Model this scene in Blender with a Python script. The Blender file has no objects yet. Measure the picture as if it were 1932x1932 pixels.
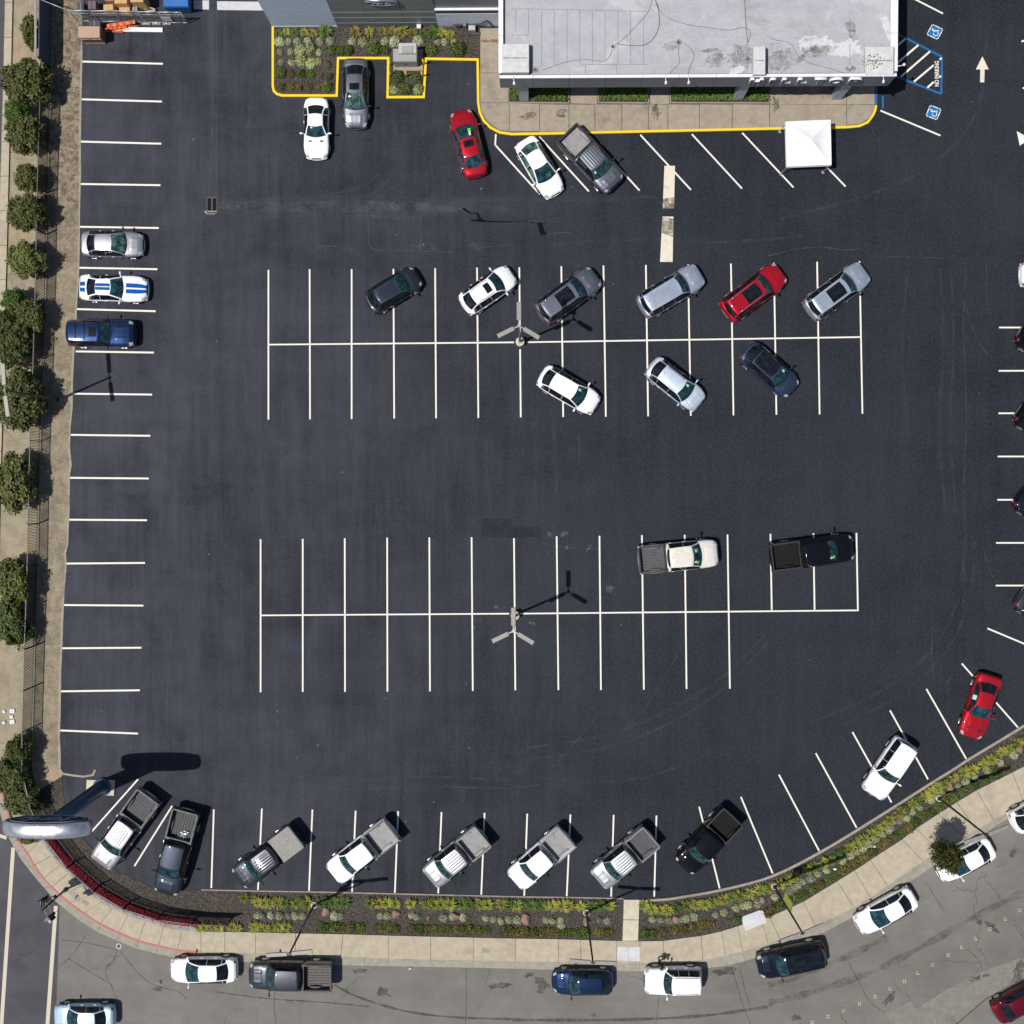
import bpy, bmesh, math, random
import numpy as np
from mathutils import Vector, Matrix, Quaternion

random.seed(7)
rng = random.Random(7)
scene = bpy.context.scene
COL = scene.collection

# ------------------------------------------------------------------ camera
CAM_H = 85.0          # flying height in metres
FOC = 2254.0          # focal length in units of a 1932-wide picture
NX, NY = 1000.0, 905.0  # where the vertical below the camera lands
d_n = Vector(((NX - 966) / FOC, -(NY - 966) / FOC, -1.0)).normalized()
CAM_Q = d_n.rotation_difference(Vector((0, 0, -1)))
cam_data = bpy.data.cameras.new("camera")
cam = bpy.data.objects.new("camera", cam_data)
COL.objects.link(cam)
cam.location = (0, 0, CAM_H)
cam.rotation_mode = 'QUATERNION'
cam.rotation_quaternion = CAM_Q
cam_data.sensor_width = 36.0
cam_data.sensor_fit = 'HORIZONTAL'
cam_data.lens = 36.0 * FOC / 1932.0
cam_data.clip_start = 1.0
cam_data.clip_end = 3000.0
scene.camera = cam

# ------------------------------------------------------------------ sky, sun, exposure
SUN_EL = math.radians(66.0)
SUN_AZ = Vector((-0.918, -0.397)).normalized()
world = bpy.data.worlds.new("World")
scene.world = world
world.use_nodes = True
wn = world.node_tree
wn.nodes.clear()
sky = wn.nodes.new('ShaderNodeTexSky')
sky.sky_type = 'NISHITA'
sky.sun_disc = False
sky.sun_elevation = SUN_EL
sky.sun_rotation = math.atan2(SUN_AZ.x, SUN_AZ.y)
bg = wn.nodes.new('ShaderNodeBackground')
bg.inputs['Strength'].default_value = 0.075
wo = wn.nodes.new('ShaderNodeOutputWorld')
wn.links.new(sky.outputs[0], bg.inputs[0])
wn.links.new(bg.outputs[0], wo.inputs[0])
sun_data = bpy.data.lights.new("sun", 'SUN')
sun_data.energy = 4.6
sun_data.angle = math.radians(0.5)
sun_data.color = (1.0, 0.955, 0.89)
sun = bpy.data.objects.new("sun", sun_data)
COL.objects.link(sun)
to_sun = Vector((SUN_AZ.x * math.cos(SUN_EL), SUN_AZ.y * math.cos(SUN_EL), math.sin(SUN_EL)))
sun.rotation_mode = 'QUATERNION'
sun.rotation_quaternion = to_sun.to_track_quat('Z', 'Y')
sun.location = to_sun * 120
scene.view_settings.view_transform = 'Standard'
scene.view_settings.look = 'None'
scene.view_settings.exposure = 0.0
scene.view_settings.gamma = 1.0
scene.view_settings.use_curve_mapping = False
scene.cycles.max_bounces = 6
scene.cycles.sample_clamp_indirect = 6.0

# ------------------------------------------------------------------ survey helpers
def P(dx, dy, z=0.0):
    """map position (1932 grid over the site) -> world point on the level z"""
    d = CAM_Q @ Vector(((dx - 966) / FOC, -(dy - 966) / FOC, -1.0))
    t = (z - CAM_H) / d.z
    return Vector((d.x * t, d.y * t, z))

def T(c, r, x, y):
    """sheet (column,row) of the 4x4 survey, quarter units -> map position"""
    return (483 * c + x / 4.0, 483 * r + y / 4.0)

def TP(c, r, x, y, z=0.0):
    a = T(c, r, x, y)
    return P(a[0], a[1], z)

def TL(c, r, pts, z=0.0):
    return [TP(c, r, x, y, z) for x, y in pts]

# ------------------------------------------------------------------ material helpers
class NB:
    def __init__(self, name):
        self.m = bpy.data.materials.new(name)
        self.m.use_nodes = True
        self.nt = self.m.node_tree
        self.nt.nodes.clear()
        self.out = self.nt.nodes.new('ShaderNodeOutputMaterial')
        self.b = self.nt.nodes.new('ShaderNodeBsdfPrincipled')
        self.nt.links.new(self.b.outputs[0], self.out.inputs[0])
        self._pos = None
    def n(self, t): return self.nt.nodes.new(t)
    def put(self, v, sock):
        if hasattr(v, 'is_output'):
            self.nt.links.new(v, sock)
        else:
            if sock.type == 'RGBA' and len(v) == 3: v = (*v, 1)
            sock.default_value = v
    def set(self, **kw):
        for k, v in kw.items():
            self.put(v, self.b.inputs[k.replace('_', ' ')])
        return self
    def pos(self):
        if self._pos is None:
            self._pos = self.n('ShaderNodeNewGeometry').outputs['Position']
        return self._pos
    def obj(self): return self.n('ShaderNodeTexCoord').outputs['Object']
    def rnd(self): return self.n('ShaderNodeObjectInfo').outputs['Random']
    def math(self, op, a, b=0.0, c=None):
        nd = self.n('ShaderNodeMath'); nd.operation = op
        self.put(a, nd.inputs[0]); self.put(b, nd.inputs[1])
        if c is not None: self.put(c, nd.inputs[2])
        return nd.outputs[0]
    def add(self, a, b): return self.math('ADD', a, b)
    def sub(self, a, b): return self.math('SUBTRACT', a, b)
    def mul(self, a, b): return self.math('MULTIPLY', a, b)
    def xyz(self, v=None):
        nd = self.n('ShaderNodeSeparateXYZ'); self.put(v if v is not None else self.pos(), nd.inputs[0])
        return nd.outputs
    def scale(self, v, s, rot=0.0, loc=(0, 0, 0)):
        nd = self.n('ShaderNodeMapping'); self.put(v, nd.inputs[0])
        nd.inputs['Scale'].default_value = s; nd.inputs['Rotation'].default_value = (0, 0, rot)
        nd.inputs['Location'].default_value = loc
        return nd.outputs[0]
    def noise(self, scale, detail=4.0, rough=0.55, vec=None, dist=0.0):
        nd = self.n('ShaderNodeTexNoise')
        self.put(vec if vec is not None else self.pos(), nd.inputs['Vector'])
        nd.inputs['Scale'].default_value = scale; nd.inputs['Detail'].default_value = detail
        nd.inputs['Roughness'].default_value = rough; nd.inputs['Distortion'].default_value = dist
        return nd.outputs[0]
    def voro(self, scale, vec=None, feature='F1', out='Distance'):
        nd = self.n('ShaderNodeTexVoronoi'); nd.feature = feature
        self.put(vec if vec is not None else self.pos(), nd.inputs['Vector'])
        nd.inputs['Scale'].default_value = scale
        return nd.outputs[out]
    def rng(self, x, a, b, c=0.0, d=1.0, smooth=True):
        nd = self.n('ShaderNodeMapRange')
        nd.interpolation_type = 'SMOOTHSTEP' if smooth else 'LINEAR'
        self.put(x, nd.inputs[0])
        for i, v in enumerate((a, b, c, d)): nd.inputs[i + 1].default_value = v
        return nd.outputs[0]
    def mix(self, f, a, b, mode='MIX'):
        nd = self.n('ShaderNodeMix'); nd.data_type = 'RGBA'; nd.blend_type = mode
        self.put(f, nd.inputs[0])
        self.put(a, nd.inputs[6]); self.put(b, nd.inputs[7])
        return nd.outputs[2]
    def bump(self, h, strength=0.3, dist=0.02):
        nd = self.n('ShaderNodeBump')
        nd.inputs['Strength'].default_value = strength; nd.inputs['Distance'].default_value = dist
        self.put(h, nd.inputs['Height']); self.nt.links.new(nd.outputs[0], self.b.inputs['Normal'])
        return self

MATS = {}
def simple(name, col, rough=0.5, metal=0.0, var=0.12, nscale=3.0, spec=0.5, coat=0.0, fine=0.0):
    """plain painted / cast surface with faint procedural unevenness"""
    b = NB(name)
    nz = b.noise(nscale, 5.0, 0.6, vec=b.obj())
    lo = tuple(c * (1 - var) for c in col); hi = tuple(min(1, c * (1 + var)) for c in col)
    c = b.mix(b.rng(nz, 0.3, 0.7), lo, hi)
    b.set(Base_Color=c, Roughness=b.rng(nz, 0.2, 0.8, max(0.02, rough - 0.06), min(1, rough + 0.06)), Metallic=metal)
    b.b.inputs['Specular IOR Level'].default_value = spec
    b.b.inputs['Coat Weight'].default_value = coat
    b.b.inputs['Coat Roughness'].default_value = 0.04
    if fine: b.bump(b.noise(nscale * 20, 3, vec=b.obj()), fine)
    MATS[name] = b.m
    return b.m

def band(b, x, c, w, soft):
    """1 within c-w..c+w, soft edges"""
    d = b.math('ABSOLUTE', b.sub(x, c))
    return b.rng(d, w, w + soft, 1.0, 0.0)

# --- car park asphalt: sealed, blue black, cloudy with wear streaks
def make_lot():
    b = NB("lot_asphalt")
    p = b.pos(); o = b.xyz()
    big = b.noise(0.07, 4, 0.55)
    mid = b.noise(0.35, 5, 0.6, dist=0.6)
    stx = b.noise(1.0, 4, 0.6, vec=b.scale(p, (0.9, 0.06, 1), 0.06))
    sty = b.noise(1.0, 4, 0.6, vec=b.scale(p, (0.07, 0.8, 1), -0.1, (7, 3, 0)))
    arc = b.noise(1.0, 4, 0.6, vec=b.scale(p, (0.9, 0.09, 1), 0.75, (3, 9, 0)))
    fine = b.noise(9.0, 4, 0.8)
    grit = b.noise(40.0, 2, 0.9)
    swr = b.noise(1.0, 5, 0.62, vec=b.scale(p, (0.55, 0.05, 1), 0.35, (13, 1, 0)), dist=0.9)
    v = b.add(b.mul(big, 0.30), b.mul(mid, 0.27))
    v = b.add(v, b.mul(stx, 0.11)); v = b.add(v, b.mul(sty, 0.09)); v = b.add(v, b.mul(arc, 0.11)); v = b.add(v, b.mul(swr, 0.12))
    v = b.rng(v, 0.42, 0.58, 0, 1, False)
    c = b.mix(v, (0.0120, 0.0134, 0.0205), (0.0480, 0.0508, 0.0660))
    st2 = b.noise(1.0, 4, 0.6, vec=b.scale(p, (2.6, 0.16, 1), 0.08, (31, 5, 0)), dist=0.5)
    st3 = b.noise(1.0, 4, 0.6, vec=b.scale(p, (2.2, 0.15, 1), 0.9, (11, 15, 0)), dist=0.7)
    brush = b.rng(b.add(b.mul(st2, 0.6), b.mul(st3, 0.4)), 0.40, 0.62, 0, 1, False)
    c = b.mix(b.mul(brush, b.rng(mid, 0.35, 0.65, 0.10, 0.42)), c, (0.063, 0.066, 0.082))
    # greyer west, blacker east; the west's sunlit sheen is put into the colour
    ew = b.rng(b.add(o[0], b.mul(b.noise(0.12, 3), 14.0)), -26.0, 24.0)
    c = b.mix(b.mul(ew, 0.70), c, (0.0080, 0.0105, 0.0175))
    # worn drainage swale crossing the lot north of the rows
    swale_y = P(700, 392).y
    wob = b.mul(b.sub(b.noise(0.12, 4), 0.5), 2.6)
    yy = b.add(o[1], wob)
    m1 = b.mul(band(b, yy, swale_y, 0.35, 0.7), b.rng(o[0], P(1080, 0).x, P(900, 0).x))
    m1 = b.mul(m1, b.rng(o[0], P(380, 0).x, P(470, 0).x))
    m1 = b.mul(m1, b.rng(b.noise(0.9, 5, 0.65), 0.32, 0.66))
    c = b.mix(b.mul(m1, 0.22), c, (0.088, 0.092, 0.104))
    m2 = b.mul(band(b, yy, P(700, 470).y, 0.10, 0.5), b.rng(b.noise(0.5, 5, 0.7, vec=b.scale(p, (1, 1, 1), 0, (20, 0, 0))), 0.5, 0.72))
    m2 = b.mul(m2, b.mul(b.rng(o[0], P(520, 0).x, P(640, 0).x), b.rng(o[0], P(1010, 0).x, P(880, 0).x)))
    c = b.mix(b.mul(m2, 0.5), c, (0.10, 0.105, 0.115))
    # pale line of the old trench down to the drain
    m3 = b.mul(band(b, b.add(o[0], b.mul(wob, 0.06)), P(401, 200).x, 0.10, 0.45), b.rng(o[1], P(400, 390).y, P(400, 360).y))
    c = b.mix(b.mul(b.mul(m3, b.rng(b.noise(0.7, 4), 0.3, 0.6)), 0.16), c, (0.085, 0.09, 0.10))
    # eastern seam running down beside the lane
    m4 = b.mul(band(b, b.add(o[0], b.mul(wob, 0.28)), P(1822, 800).x, 0.05, 0.25), b.mul(b.rng(o[1], P(0, 1350).y, P(0, 1200).y), b.rng(o[1], P(0, 470).y, P(0, 520).y)))
    c = b.mix(b.mul(b.mul(m4, b.rng(b.noise(1.1, 4), 0.35, 0.65)), 0.0), c, (0.075, 0.085, 0.095))
    # scattered pale scuffs and dark drips
    sp = b.rng(b.noise(0.8, 6, 0.72, vec=b.scale(p, (1, 1, 1), 0.3, (50, 10, 0))), 0.685, 0.74)
    c = b.mix(b.mul(sp, 0.30), c, (0.085, 0.09, 0.10))
    oil = b.rng(b.noise(0.55, 5, 0.6, vec=b.scale(p, (1, 1, 1), 0.0, (-30, 33, 0))), 0.66, 0.74)
    c = b.mix(b.mul(oil, 0.4), c, (0.008, 0.009, 0.013))
    dots = b.rng(b.voro(0.45), 0.028, 0.016)
    c = b.mix(b.mul(dots, 0.5), c, (0.3, 0.32, 0.33))
    gr = b.noise(5.5, 3, 0.85, vec=b.scale(p, (1, 1, 1), 0.2, (3, 4, 0)))
    c = b.mix(b.mul(b.rng(gr, 0.46, 0.72, 0, 1, False), 0.34), c, (0.066, 0.068, 0.077))
    c = b.mix(b.mul(b.rng(fine, 0.52, 0.34, 0, 1, False), 0.30), c, (0.007, 0.008, 0.011))
    c = b.mix(b.mul(b.rng(grit, 0.5, 0.85), 0.25), c, (0.085, 0.088, 0.098))
    b.set(Base_Color=c, Roughness=b.rng(mid, 0.3, 0.7, 0.70, 0.84))
    b.b.inputs['Specular IOR Level'].default_value = 0.16
    b.bump(b.add(grit, fine), 0.35, 0.012)
    MATS["lot_asphalt"] = b.m
make_lot()

def make_road(name, lo, hi, crackcol, patch=True):
    b = NB(name)
    p = b.pos(); o = b.xyz()
    big = b.noise(0.13, 4, 0.6); mid = b.noise(0.7, 6, 0.65, dist=0.4); fine = b.noise(14.0, 4, 0.85)
    lane = b.noise(1.0, 4, 0.55, vec=b.scale(p, (0.05, 0.9, 1), 0.0))
    v = b.rng(b.add(b.add(b.mul(big, 0.33), b.mul(mid, 0.25)), b.add(b.mul(fine, 0.26), b.mul(lane, 0.16))), 0.40, 0.60, 0, 1, False)
    c = b.mix(v, lo, hi)
    # thermal cracks
    wv = b.n('ShaderNodeVectorMath'); wv.operation = 'ADD'
    nz = b.n('ShaderNodeTexNoise'); nz.inputs['Scale'].default_value = 0.9; nz.inputs['Detail'].default_value = 5
    b.put(p, nz.inputs['Vector']); b.put(p, wv.inputs[0])
    sc = b.n('ShaderNodeVectorMath'); sc.operation = 'SCALE'; b.put(nz.outputs['Color'], sc.inputs[0]); sc.inputs['Scale'].default_value = 1.5
    b.put(sc.outputs[0], wv.inputs[1])
    cr = b.voro(0.17, vec=wv.outputs[0], feature='DISTANCE_TO_EDGE')
    cm = b.mul(b.rng(cr, 0.009, 0.003), b.rng(b.noise(0.2, 3), 0.45, 0.56))
    c = b.mix(b.mul(cm, 0.42), c, crackcol)
    drip = b.rng(b.noise(0.75, 6, 0.7, vec=b.scale(p, (1, 1, 1), 0.4, (9, 70, 0))), 0.66, 0.72)
    c = b.mix(b.mul(drip, 0.35), c, crackcol)
    dots = b.rng(b.voro(0.9), 0.06, 0.03)
    c = b.mix(b.mul(b.mul(dots, b.rng(b.noise(0.3, 2), 0.45, 0.6)), 0.7), c, crackcol)
    b.set(Base_Color=c, Roughness=0.86)
    b.b.inputs['Specular IOR Level'].default_value = 0.3
    b.bump(b.add(fine, cm), 0.3, 0.012)
    MATS[name] = b.m
make_road("road_asphalt", (0.118, 0.113, 0.104), (0.182, 0.174, 0.160), (0.035, 0.034, 0.034))
make_road("road_dark", (0.046, 0.047, 0.056), (0.078, 0.079, 0.088), (0.022, 0.022, 0.026))
def make_decal(name, lo, hi, a0, a1, scale=2.2, amax=0.8):
    """thin worn film: patchy, lets the surface below show through"""
    b = NB(name)
    n1 = b.noise(scale, 5, 0.7); n2 = b.noise(scale * 6, 4, 0.8)
    b.set(Base_Color=b.mix(n2, lo, hi), Roughness=0.9, Alpha=b.rng(b.add(b.mul(n1, 0.6), b.mul(n2, 0.4)), a0, a1, 0.0, amax))
    b.b.inputs['Specular IOR Level'].default_value = 0.15
    MATS[name] = b.m
make_decal("tyre_film", (0.05, 0.048, 0.046), (0.10, 0.097, 0.092), 0.34, 0.62, 1.6, 0.75)
make_decal("oil_film", (0.040, 0.039, 0.038), (0.08, 0.077, 0.073), 0.36, 0.62, 2.0, 0.68)
make_decal("crack_film", (0.028, 0.026, 0.024), (0.06, 0.057, 0.052), 0.25, 0.45, 3.0, 0.85)
make_decal("scuff_film", (0.08, 0.083, 0.09), (0.16, 0.165, 0.175), 0.36, 0.6, 2.4, 0.75)
make_decal("lane_film", (0.07, 0.067, 0.063), (0.10, 0.097, 0.092), 0.38, 0.66, 0.9, 0.5)
make_decal("swale_film", (0.085, 0.09, 0.10), (0.13, 0.135, 0.15), 0.42, 0.66, 0.9, 0.55)
make_decal("seam_film", (0.075, 0.081, 0.092), (0.15, 0.158, 0.175), 0.36, 0.62, 1.2, 0.52)
make_decal("sweep_film", (0.075, 0.079, 0.092), (0.10, 0.105, 0.12), 0.40, 0.66, 0.7, 0.32)
make_decal("patch_film", (0.006, 0.007, 0.011), (0.014, 0.015, 0.021), 0.32, 0.62, 0.9, 0.22)
make_decal("grime_film", (0.06, 0.052, 0.044), (0.12, 0.105, 0.09), 0.36, 0.62, 2.0, 0.75)
make_decal("rust_film", (0.20, 0.075, 0.03), (0.30, 0.13, 0.06), 0.34, 0.6, 2.0, 0.8)
make_decal("roof_dirt", (0.10, 0.095, 0.088), (0.20, 0.19, 0.17), 0.40, 0.66, 1.8, 0.55)
make_decal("roof_white", (0.58, 0.58, 0.60), (0.68, 0.68, 0.69), 0.3, 0.5, 1.5, 0.8)

def make_ground():
    b = NB("dry_ground")
    p = b.pos()
    big = b.noise(0.12, 4, 0.6); mid = b.noise(0.8, 6, 0.7, dist=0.5); fine = b.noise(11, 4, 0.85)
    c = b.mix(b.rng(b.add(b.mul(mid, 0.5), b.mul(fine, 0.5)), 0.34, 0.66), (0.185, 0.155, 0.112), (0.36, 0.315, 0.235))
    c = b.mix(b.mul(b.rng(big, 0.5, 0.66), 0.30), c, (0.40, 0.285, 0.15))
    c = b.mix(b.mul(b.rng(mid, 0.58, 0.7), 0.6), c, (0.115, 0.075, 0.05))
    b.set(Base_Color=c, Roughness=0.95); b.b.inputs['Specular IOR Level'].default_value = 0.15
    b.bump(b.add(mid, fine), 0.6, 0.04)
    MATS["dry_ground"] = b.m
make_ground()

def make_trodden():
    b = NB("trodden_ground")
    o = b.xyz(); mid = b.noise(1.1, 6, 0.75, dist=0.6); fine = b.noise(12, 4, 0.9)
    c = b.mix(b.rng(b.add(b.mul(mid, 0.4), b.mul(fine, 0.6)), 0.38, 0.62), (0.125, 0.104, 0.076), (0.335, 0.285, 0.205))
    north = b.rng(b.add(o[1], b.mul(mid, 6.0)), P(0, 520).y, P(0, 250).y)
    lit = b.mul(b.rng(b.noise(2.4, 5, 0.8), 0.44, 0.60), b.add(b.mul(north, 0.75), 0.12))
    c = b.mix(lit, c, b.mix(fine, (0.05, 0.035, 0.025), (0.15, 0.11, 0.075)))
    b.set(Base_Color=c, Roughness=0.95); b.b.inputs['Specular IOR Level'].default_value = 0.15
    b.bump(b.add(mid, fine), 0.6, 0.03)
    MATS["trodden_ground"] = b.m
make_trodden()

def make_mulch():
    b = NB("mulch")
    mid = b.noise(0.9, 5, 0.7); fine = b.noise(8.0, 5, 0.9); ch = b.voro(9.0)
    c = b.mix(b.rng(b.add(b.mul(fine, 0.6), b.mul(ch, 0.4)), 0.3, 0.62), (0.016, 0.0135, 0.012), (0.088, 0.076, 0.067))
    c = b.mix(b.mul(b.rng(mid, 0.55, 0.72), 0.45), c, (0.15, 0.125, 0.10))
    b.set(Base_Color=c, Roughness=0.95); b.b.inputs['Specular IOR Level'].default_value = 0.15
    b.bump(b.add(fine, ch), 0.9, 0.05)
    MATS["mulch"] = b.m
make_mulch()

def make_concrete(name, lo, hi, stain, amt=0.5):
    b = NB(name)
    p = b.pos()
    big = b.noise(0.35, 5, 0.65, dist=0.5); mid = b.noise(2.2, 5, 0.65); fine = b.noise(18, 3, 0.8)
    c = b.mix(b.rng(b.add(b.mul(mid, 0.6), b.mul(fine, 0.4)), 0.35, 0.65), lo, hi)
    c = b.mix(b.mul(b.rng(big, 0.53, 0.74), amt), c, stain)
    c = b.mix(b.mul(b.rng(b.rnd(), 0, 1, 0, 1, False), 0.16), c, b.mix(0.5, c, stain))
    b.set(Base_Color=c, Roughness=0.88); b.b.inputs['Specular IOR Level'].default_value = 0.25
    b.bump(fine, 0.25, 0.01)
    MATS[name] = b.m
make_concrete("sidewalk_concrete", (0.335, 0.29, 0.215), (0.43, 0.378, 0.288), (0.215, 0.19, 0.16), 0.5)
make_concrete("walk_concrete", (0.255, 0.218, 0.170), (0.335, 0.290, 0.232), (0.105, 0.092, 0.080), 0.7)
make_concrete("gutter_concrete", (0.235, 0.225, 0.185), (0.33, 0.31, 0.25), (0.135, 0.125, 0.11), 0.5)
make_concrete("kerb_concrete", (0.24, 0.215, 0.175), (0.33, 0.30, 0.245), (0.12, 0.105, 0.09), 0.6)
make_concrete("apron_grey", (0.155, 0.148, 0.130), (0.215, 0.205, 0.18), (0.10, 0.096, 0.088), 0.5)
make_concrete("pale_concrete", (0.43, 0.44, 0.46), (0.55, 0.555, 0.57), (0.3, 0.3, 0.31), 0.4)
make_concrete("cream_concrete", (0.45, 0.40, 0.30), (0.55, 0.50, 0.38), (0.32, 0.28, 0.22), 0.4)
make_concrete("cobble_stone", (0.24, 0.235, 0.245), (0.37, 0.36, 0.37), (0.2, 0.19, 0.19), 0.5)
make_concrete("joint_grey", (0.10, 0.09, 0.075), (0.15, 0.13, 0.11), (0.06, 0.055, 0.05), 0.5)

def make_paint(name, col, wear, under=(0.07, 0.07, 0.08), scale=2.5):
    b = NB(name)
    n1 = b.noise(scale, 6, 0.75); n2 = b.noise(25, 3, 0.8)
    c = b.mix(b.rng(n2, 0.3, 0.7), tuple(x * 0.93 for x in col), tuple(min(0.86, x * 1.05) for x in col))
    f = b.rng(b.add(b.mul(n1, 0.7), b.mul(n2, 0.3)), 0.66 - wear * 0.25, 0.78 - wear * 0.2)
    c = b.mix(b.mul(f, 0.8), c, under)
    b.set(Base_Color=c, Roughness=0.75); b.b.inputs['Specular IOR Level'].default_value = 0.3
    MATS[name] = b.m
make_paint("line_paint", (0.71, 0.685, 0.615), 0.34, (0.16, 0.155, 0.15), 1.8)
make_paint("stale_paint", (0.62, 0.57, 0.46), 0.55, (0.22, 0.205, 0.18), 1.0)
make_paint("old_road_paint", (0.50, 0.455, 0.36), 0.35, (0.2, 0.19, 0.17), 3.0)
make_paint("yellow_paint", (0.76, 0.545, 0.025), 0.38, (0.46, 0.33, 0.07), 1.6)
make_paint("red_paint", (0.42, 0.13, 0.135), 0.55, (0.36, 0.27, 0.22), 2.0)
make_paint("blue_paint", (0.010, 0.115, 0.29), 0.12, (0.03, 0.06, 0.1))
make_paint("sign_blue_paint", (0.008, 0.13, 0.34), 0.05, (0.03, 0.06, 0.1))

def make_roof():
    b = NB("roof_membrane")
    p = b.pos()
    big = b.noise(0.25, 5, 0.65, dist=0.6); mid = b.noise(1.3, 6, 0.7); fine = b.noise(14, 3, 0.8)
    c = b.mix(b.rng(b.add(b.mul(mid, 0.5), b.mul(fine, 0.5)), 0.34, 0.66), (0.300, 0.304, 0.330), (0.392, 0.398, 0.425))
    o = b.xyz()
    dirt = b.mul(b.rng(b.noise(0.42, 6, 0.65, vec=b.scale(p, (0.6, 1.3, 1), 0, (4, 2, 0))), 0.55, 0.72), b.rng(o[0], P(1150, 80, 6).x, P(1400, 80, 6).x))
    c = b.mix(b.mul(dirt, 0.62), c, (0.2, 0.19, 0.175))
    c = b.mix(b.mul(b.rng(big, 0.56, 0.64), 0.5), c, (0.47, 0.475, 0.49))
    b.set(Base_Color=c, Roughness=0.7); b.b.inputs['Specular IOR Level'].default_value = 0.3
    b.bump(b.add(mid, fine), 0.2, 0.02)
    MATS["roof_membrane"] = b.m
make_roof()

def make_paintwork(name, col, metal=0.0, rough=0.35, coat=1.0, flake=0.0):
    b = NB(name)
    nz = b.noise(1.6, 4, 0.6, vec=b.obj()); fl = b.noise(90, 2, 0.9, vec=b.obj())
    c = b.mix(b.rng(nz, 0.3, 0.7), tuple(x * 0.92 for x in col), tuple(min(0.85, x * 1.06) for x in col))
    if flake: c = b.mix(b.mul(b.rng(fl, 0.5, 0.8), flake), c, tuple(min(0.9, x * 1.8 + 0.01) for x in col))
    b.set(Base_Color=c, Roughness=rough, Metallic=metal)
    b.b.inputs['Specular IOR Level'].default_value = 0.0
    b.b.inputs['Coat Weight'].default_value = coat
    b.b.inputs['Coat Roughness'].default_value = 0.05
    MATS[name] = b.m
PW = make_paintwork
PW("paint_white", (0.78, 0.79, 0.80))
PW("paint_silver", (0.345, 0.35, 0.365), 0.7, 0.46, 1, 0.3)
PW("paint_blue_silver", (0.36, 0.41, 0.50), 0.55, 0.42, 1, 0.3)
PW("paint_ice_blue", (0.52, 0.60, 0.70), 0.35, 0.4, 1, 0.2)
PW("paint_steel_blue", (0.030, 0.046, 0.090), 0.5, 0.40, 1, 0.3)
PW("paint_grey", (0.130, 0.142, 0.170), 0.65, 0.42, 1, 0.3)
PW("paint_dark_grey", (0.045, 0.048, 0.058), 0.55, 0.36, 1, 0.3)
PW("paint_black", (0.0035, 0.0035, 0.005), 0.0, 0.3)
PW("paint_red", (0.36, 0.008, 0.018), 0.35, 0.36, 1, 0.3)
PW("paint_dark_red", (0.12, 0.004, 0.012), 0.4, 0.36, 1, 0.3)
PW("paint_navy", (0.010, 0.022, 0.062), 0.45, 0.36, 1, 0.3)
PW("paint_blue", (0.0075, 0.020, 0.062), 0.4, 0.36, 1, 0.4)
PW("paint_slate", (0.026, 0.032, 0.046), 0.5, 0.40, 1, 0.3)
PW("paint_ink", (0.007, 0.009, 0.018), 0.4, 0.36, 1, 0.3)
PW("paint_sky", (0.42, 0.55, 0.68), 0.25, 0.36, 1)
PW("paint_gold_white", (0.66, 0.64, 0.58), 0.1, 0.36, 1)
PW("stripe_blue", (0.006, 0.085, 0.36), 0.0, 0.35)

def make_glass(name, a, c2):
    b = NB(name)
    nz = b.noise(2.6, 3, 0.6, vec=b.scale(b.obj(), (1.0, 1.6, 1.0)), dist=0.8)
    c = b.mix(b.rng(nz, 0.42, 0.62), a, c2)
    b.set(Base_Color=c, Roughness=0.06)
    b.b.inputs['Specular IOR Level'].default_value = 0.5
    MATS[name] = b.m
make_glass("glass_teal", (0.006, 0.020, 0.026), (0.020, 0.070, 0.082))
make_glass("glass_dark", (0.004, 0.005, 0.008), (0.010, 0.013, 0.018))
make_glass("glass_green", (0.012, 0.035, 0.032), (0.09, 0.16, 0.14))
make_glass("pane_glass", (0.02, 0.026, 0.032), (0.05, 0.06, 0.07))
simple("trim_black", (0.012, 0.012, 0.014), 0.5)
simple("trim_grey", (0.16, 0.16, 0.165), 0.45)
simple("tyre_rubber", (0.016, 0.016, 0.017), 0.85)
simple("chrome", (0.62, 0.63, 0.65), 0.2, 0.9, 0.05)
simple("lamp_clear", (0.45, 0.47, 0.5), 0.12, 0.3, 0.1)
simple("lamp_red", (0.28, 0.008, 0.012), 0.15, 0, 0.1)
simple("bed_dark", (0.020, 0.020, 0.022), 0.8, spec=0.2)
simple("bed_grey", (0.085, 0.085, 0.09), 0.8, spec=0.25)
simple("bed_light", (0.26, 0.26, 0.265), 0.75, spec=0.3)
simple("bed_worn", (0.10, 0.088, 0.085), 0.75, 0, 0.25, 5)
simple("bed_black", (0.010, 0.010, 0.011), 0.85, spec=0.2)
simple("tonneau_grey", (0.235, 0.225, 0.21), 0.75, 0, 0.15, 6)
simple("sticker_white", (0.62, 0.68, 0.68), 0.5)
simple("sticker_green", (0.16, 0.62, 0.08), 0.5)
simple("sticker_mint", (0.30, 0.62, 0.52), 0.5)
simple("steel_grey", (0.30, 0.30, 0.29), 0.45, 0.5, 0.12)
simple("lamp_head_grey", (0.235, 0.225, 0.205), 0.55, 0.2, 0.08)
simple("pole_black", (0.018, 0.02, 0.02), 0.45)
simple("pole_green", (0.03, 0.045, 0.04), 0.4)
simple("fence_black", (0.016, 0.016, 0.017), 0.5)
simple("fence_top", (0.15, 0.17, 0.16), 0.5)
simple("screen_blue", (0.035, 0.055, 0.105), 0.8, 0, 0.1, 2)
simple("galvanised", (0.42, 0.45, 0.46), 0.45, 0.5, 0.12)
simple("wall_panel_grey", (0.17, 0.19, 0.19), 0.5, 0.15, 0.06)
simple("wall_panel_blue", (0.46, 0.53, 0.66), 0.55, 0, 0.06, 2)
simple("fascia_grey", (0.155, 0.168, 0.205), 0.5, 0.2, 0.06)
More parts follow.
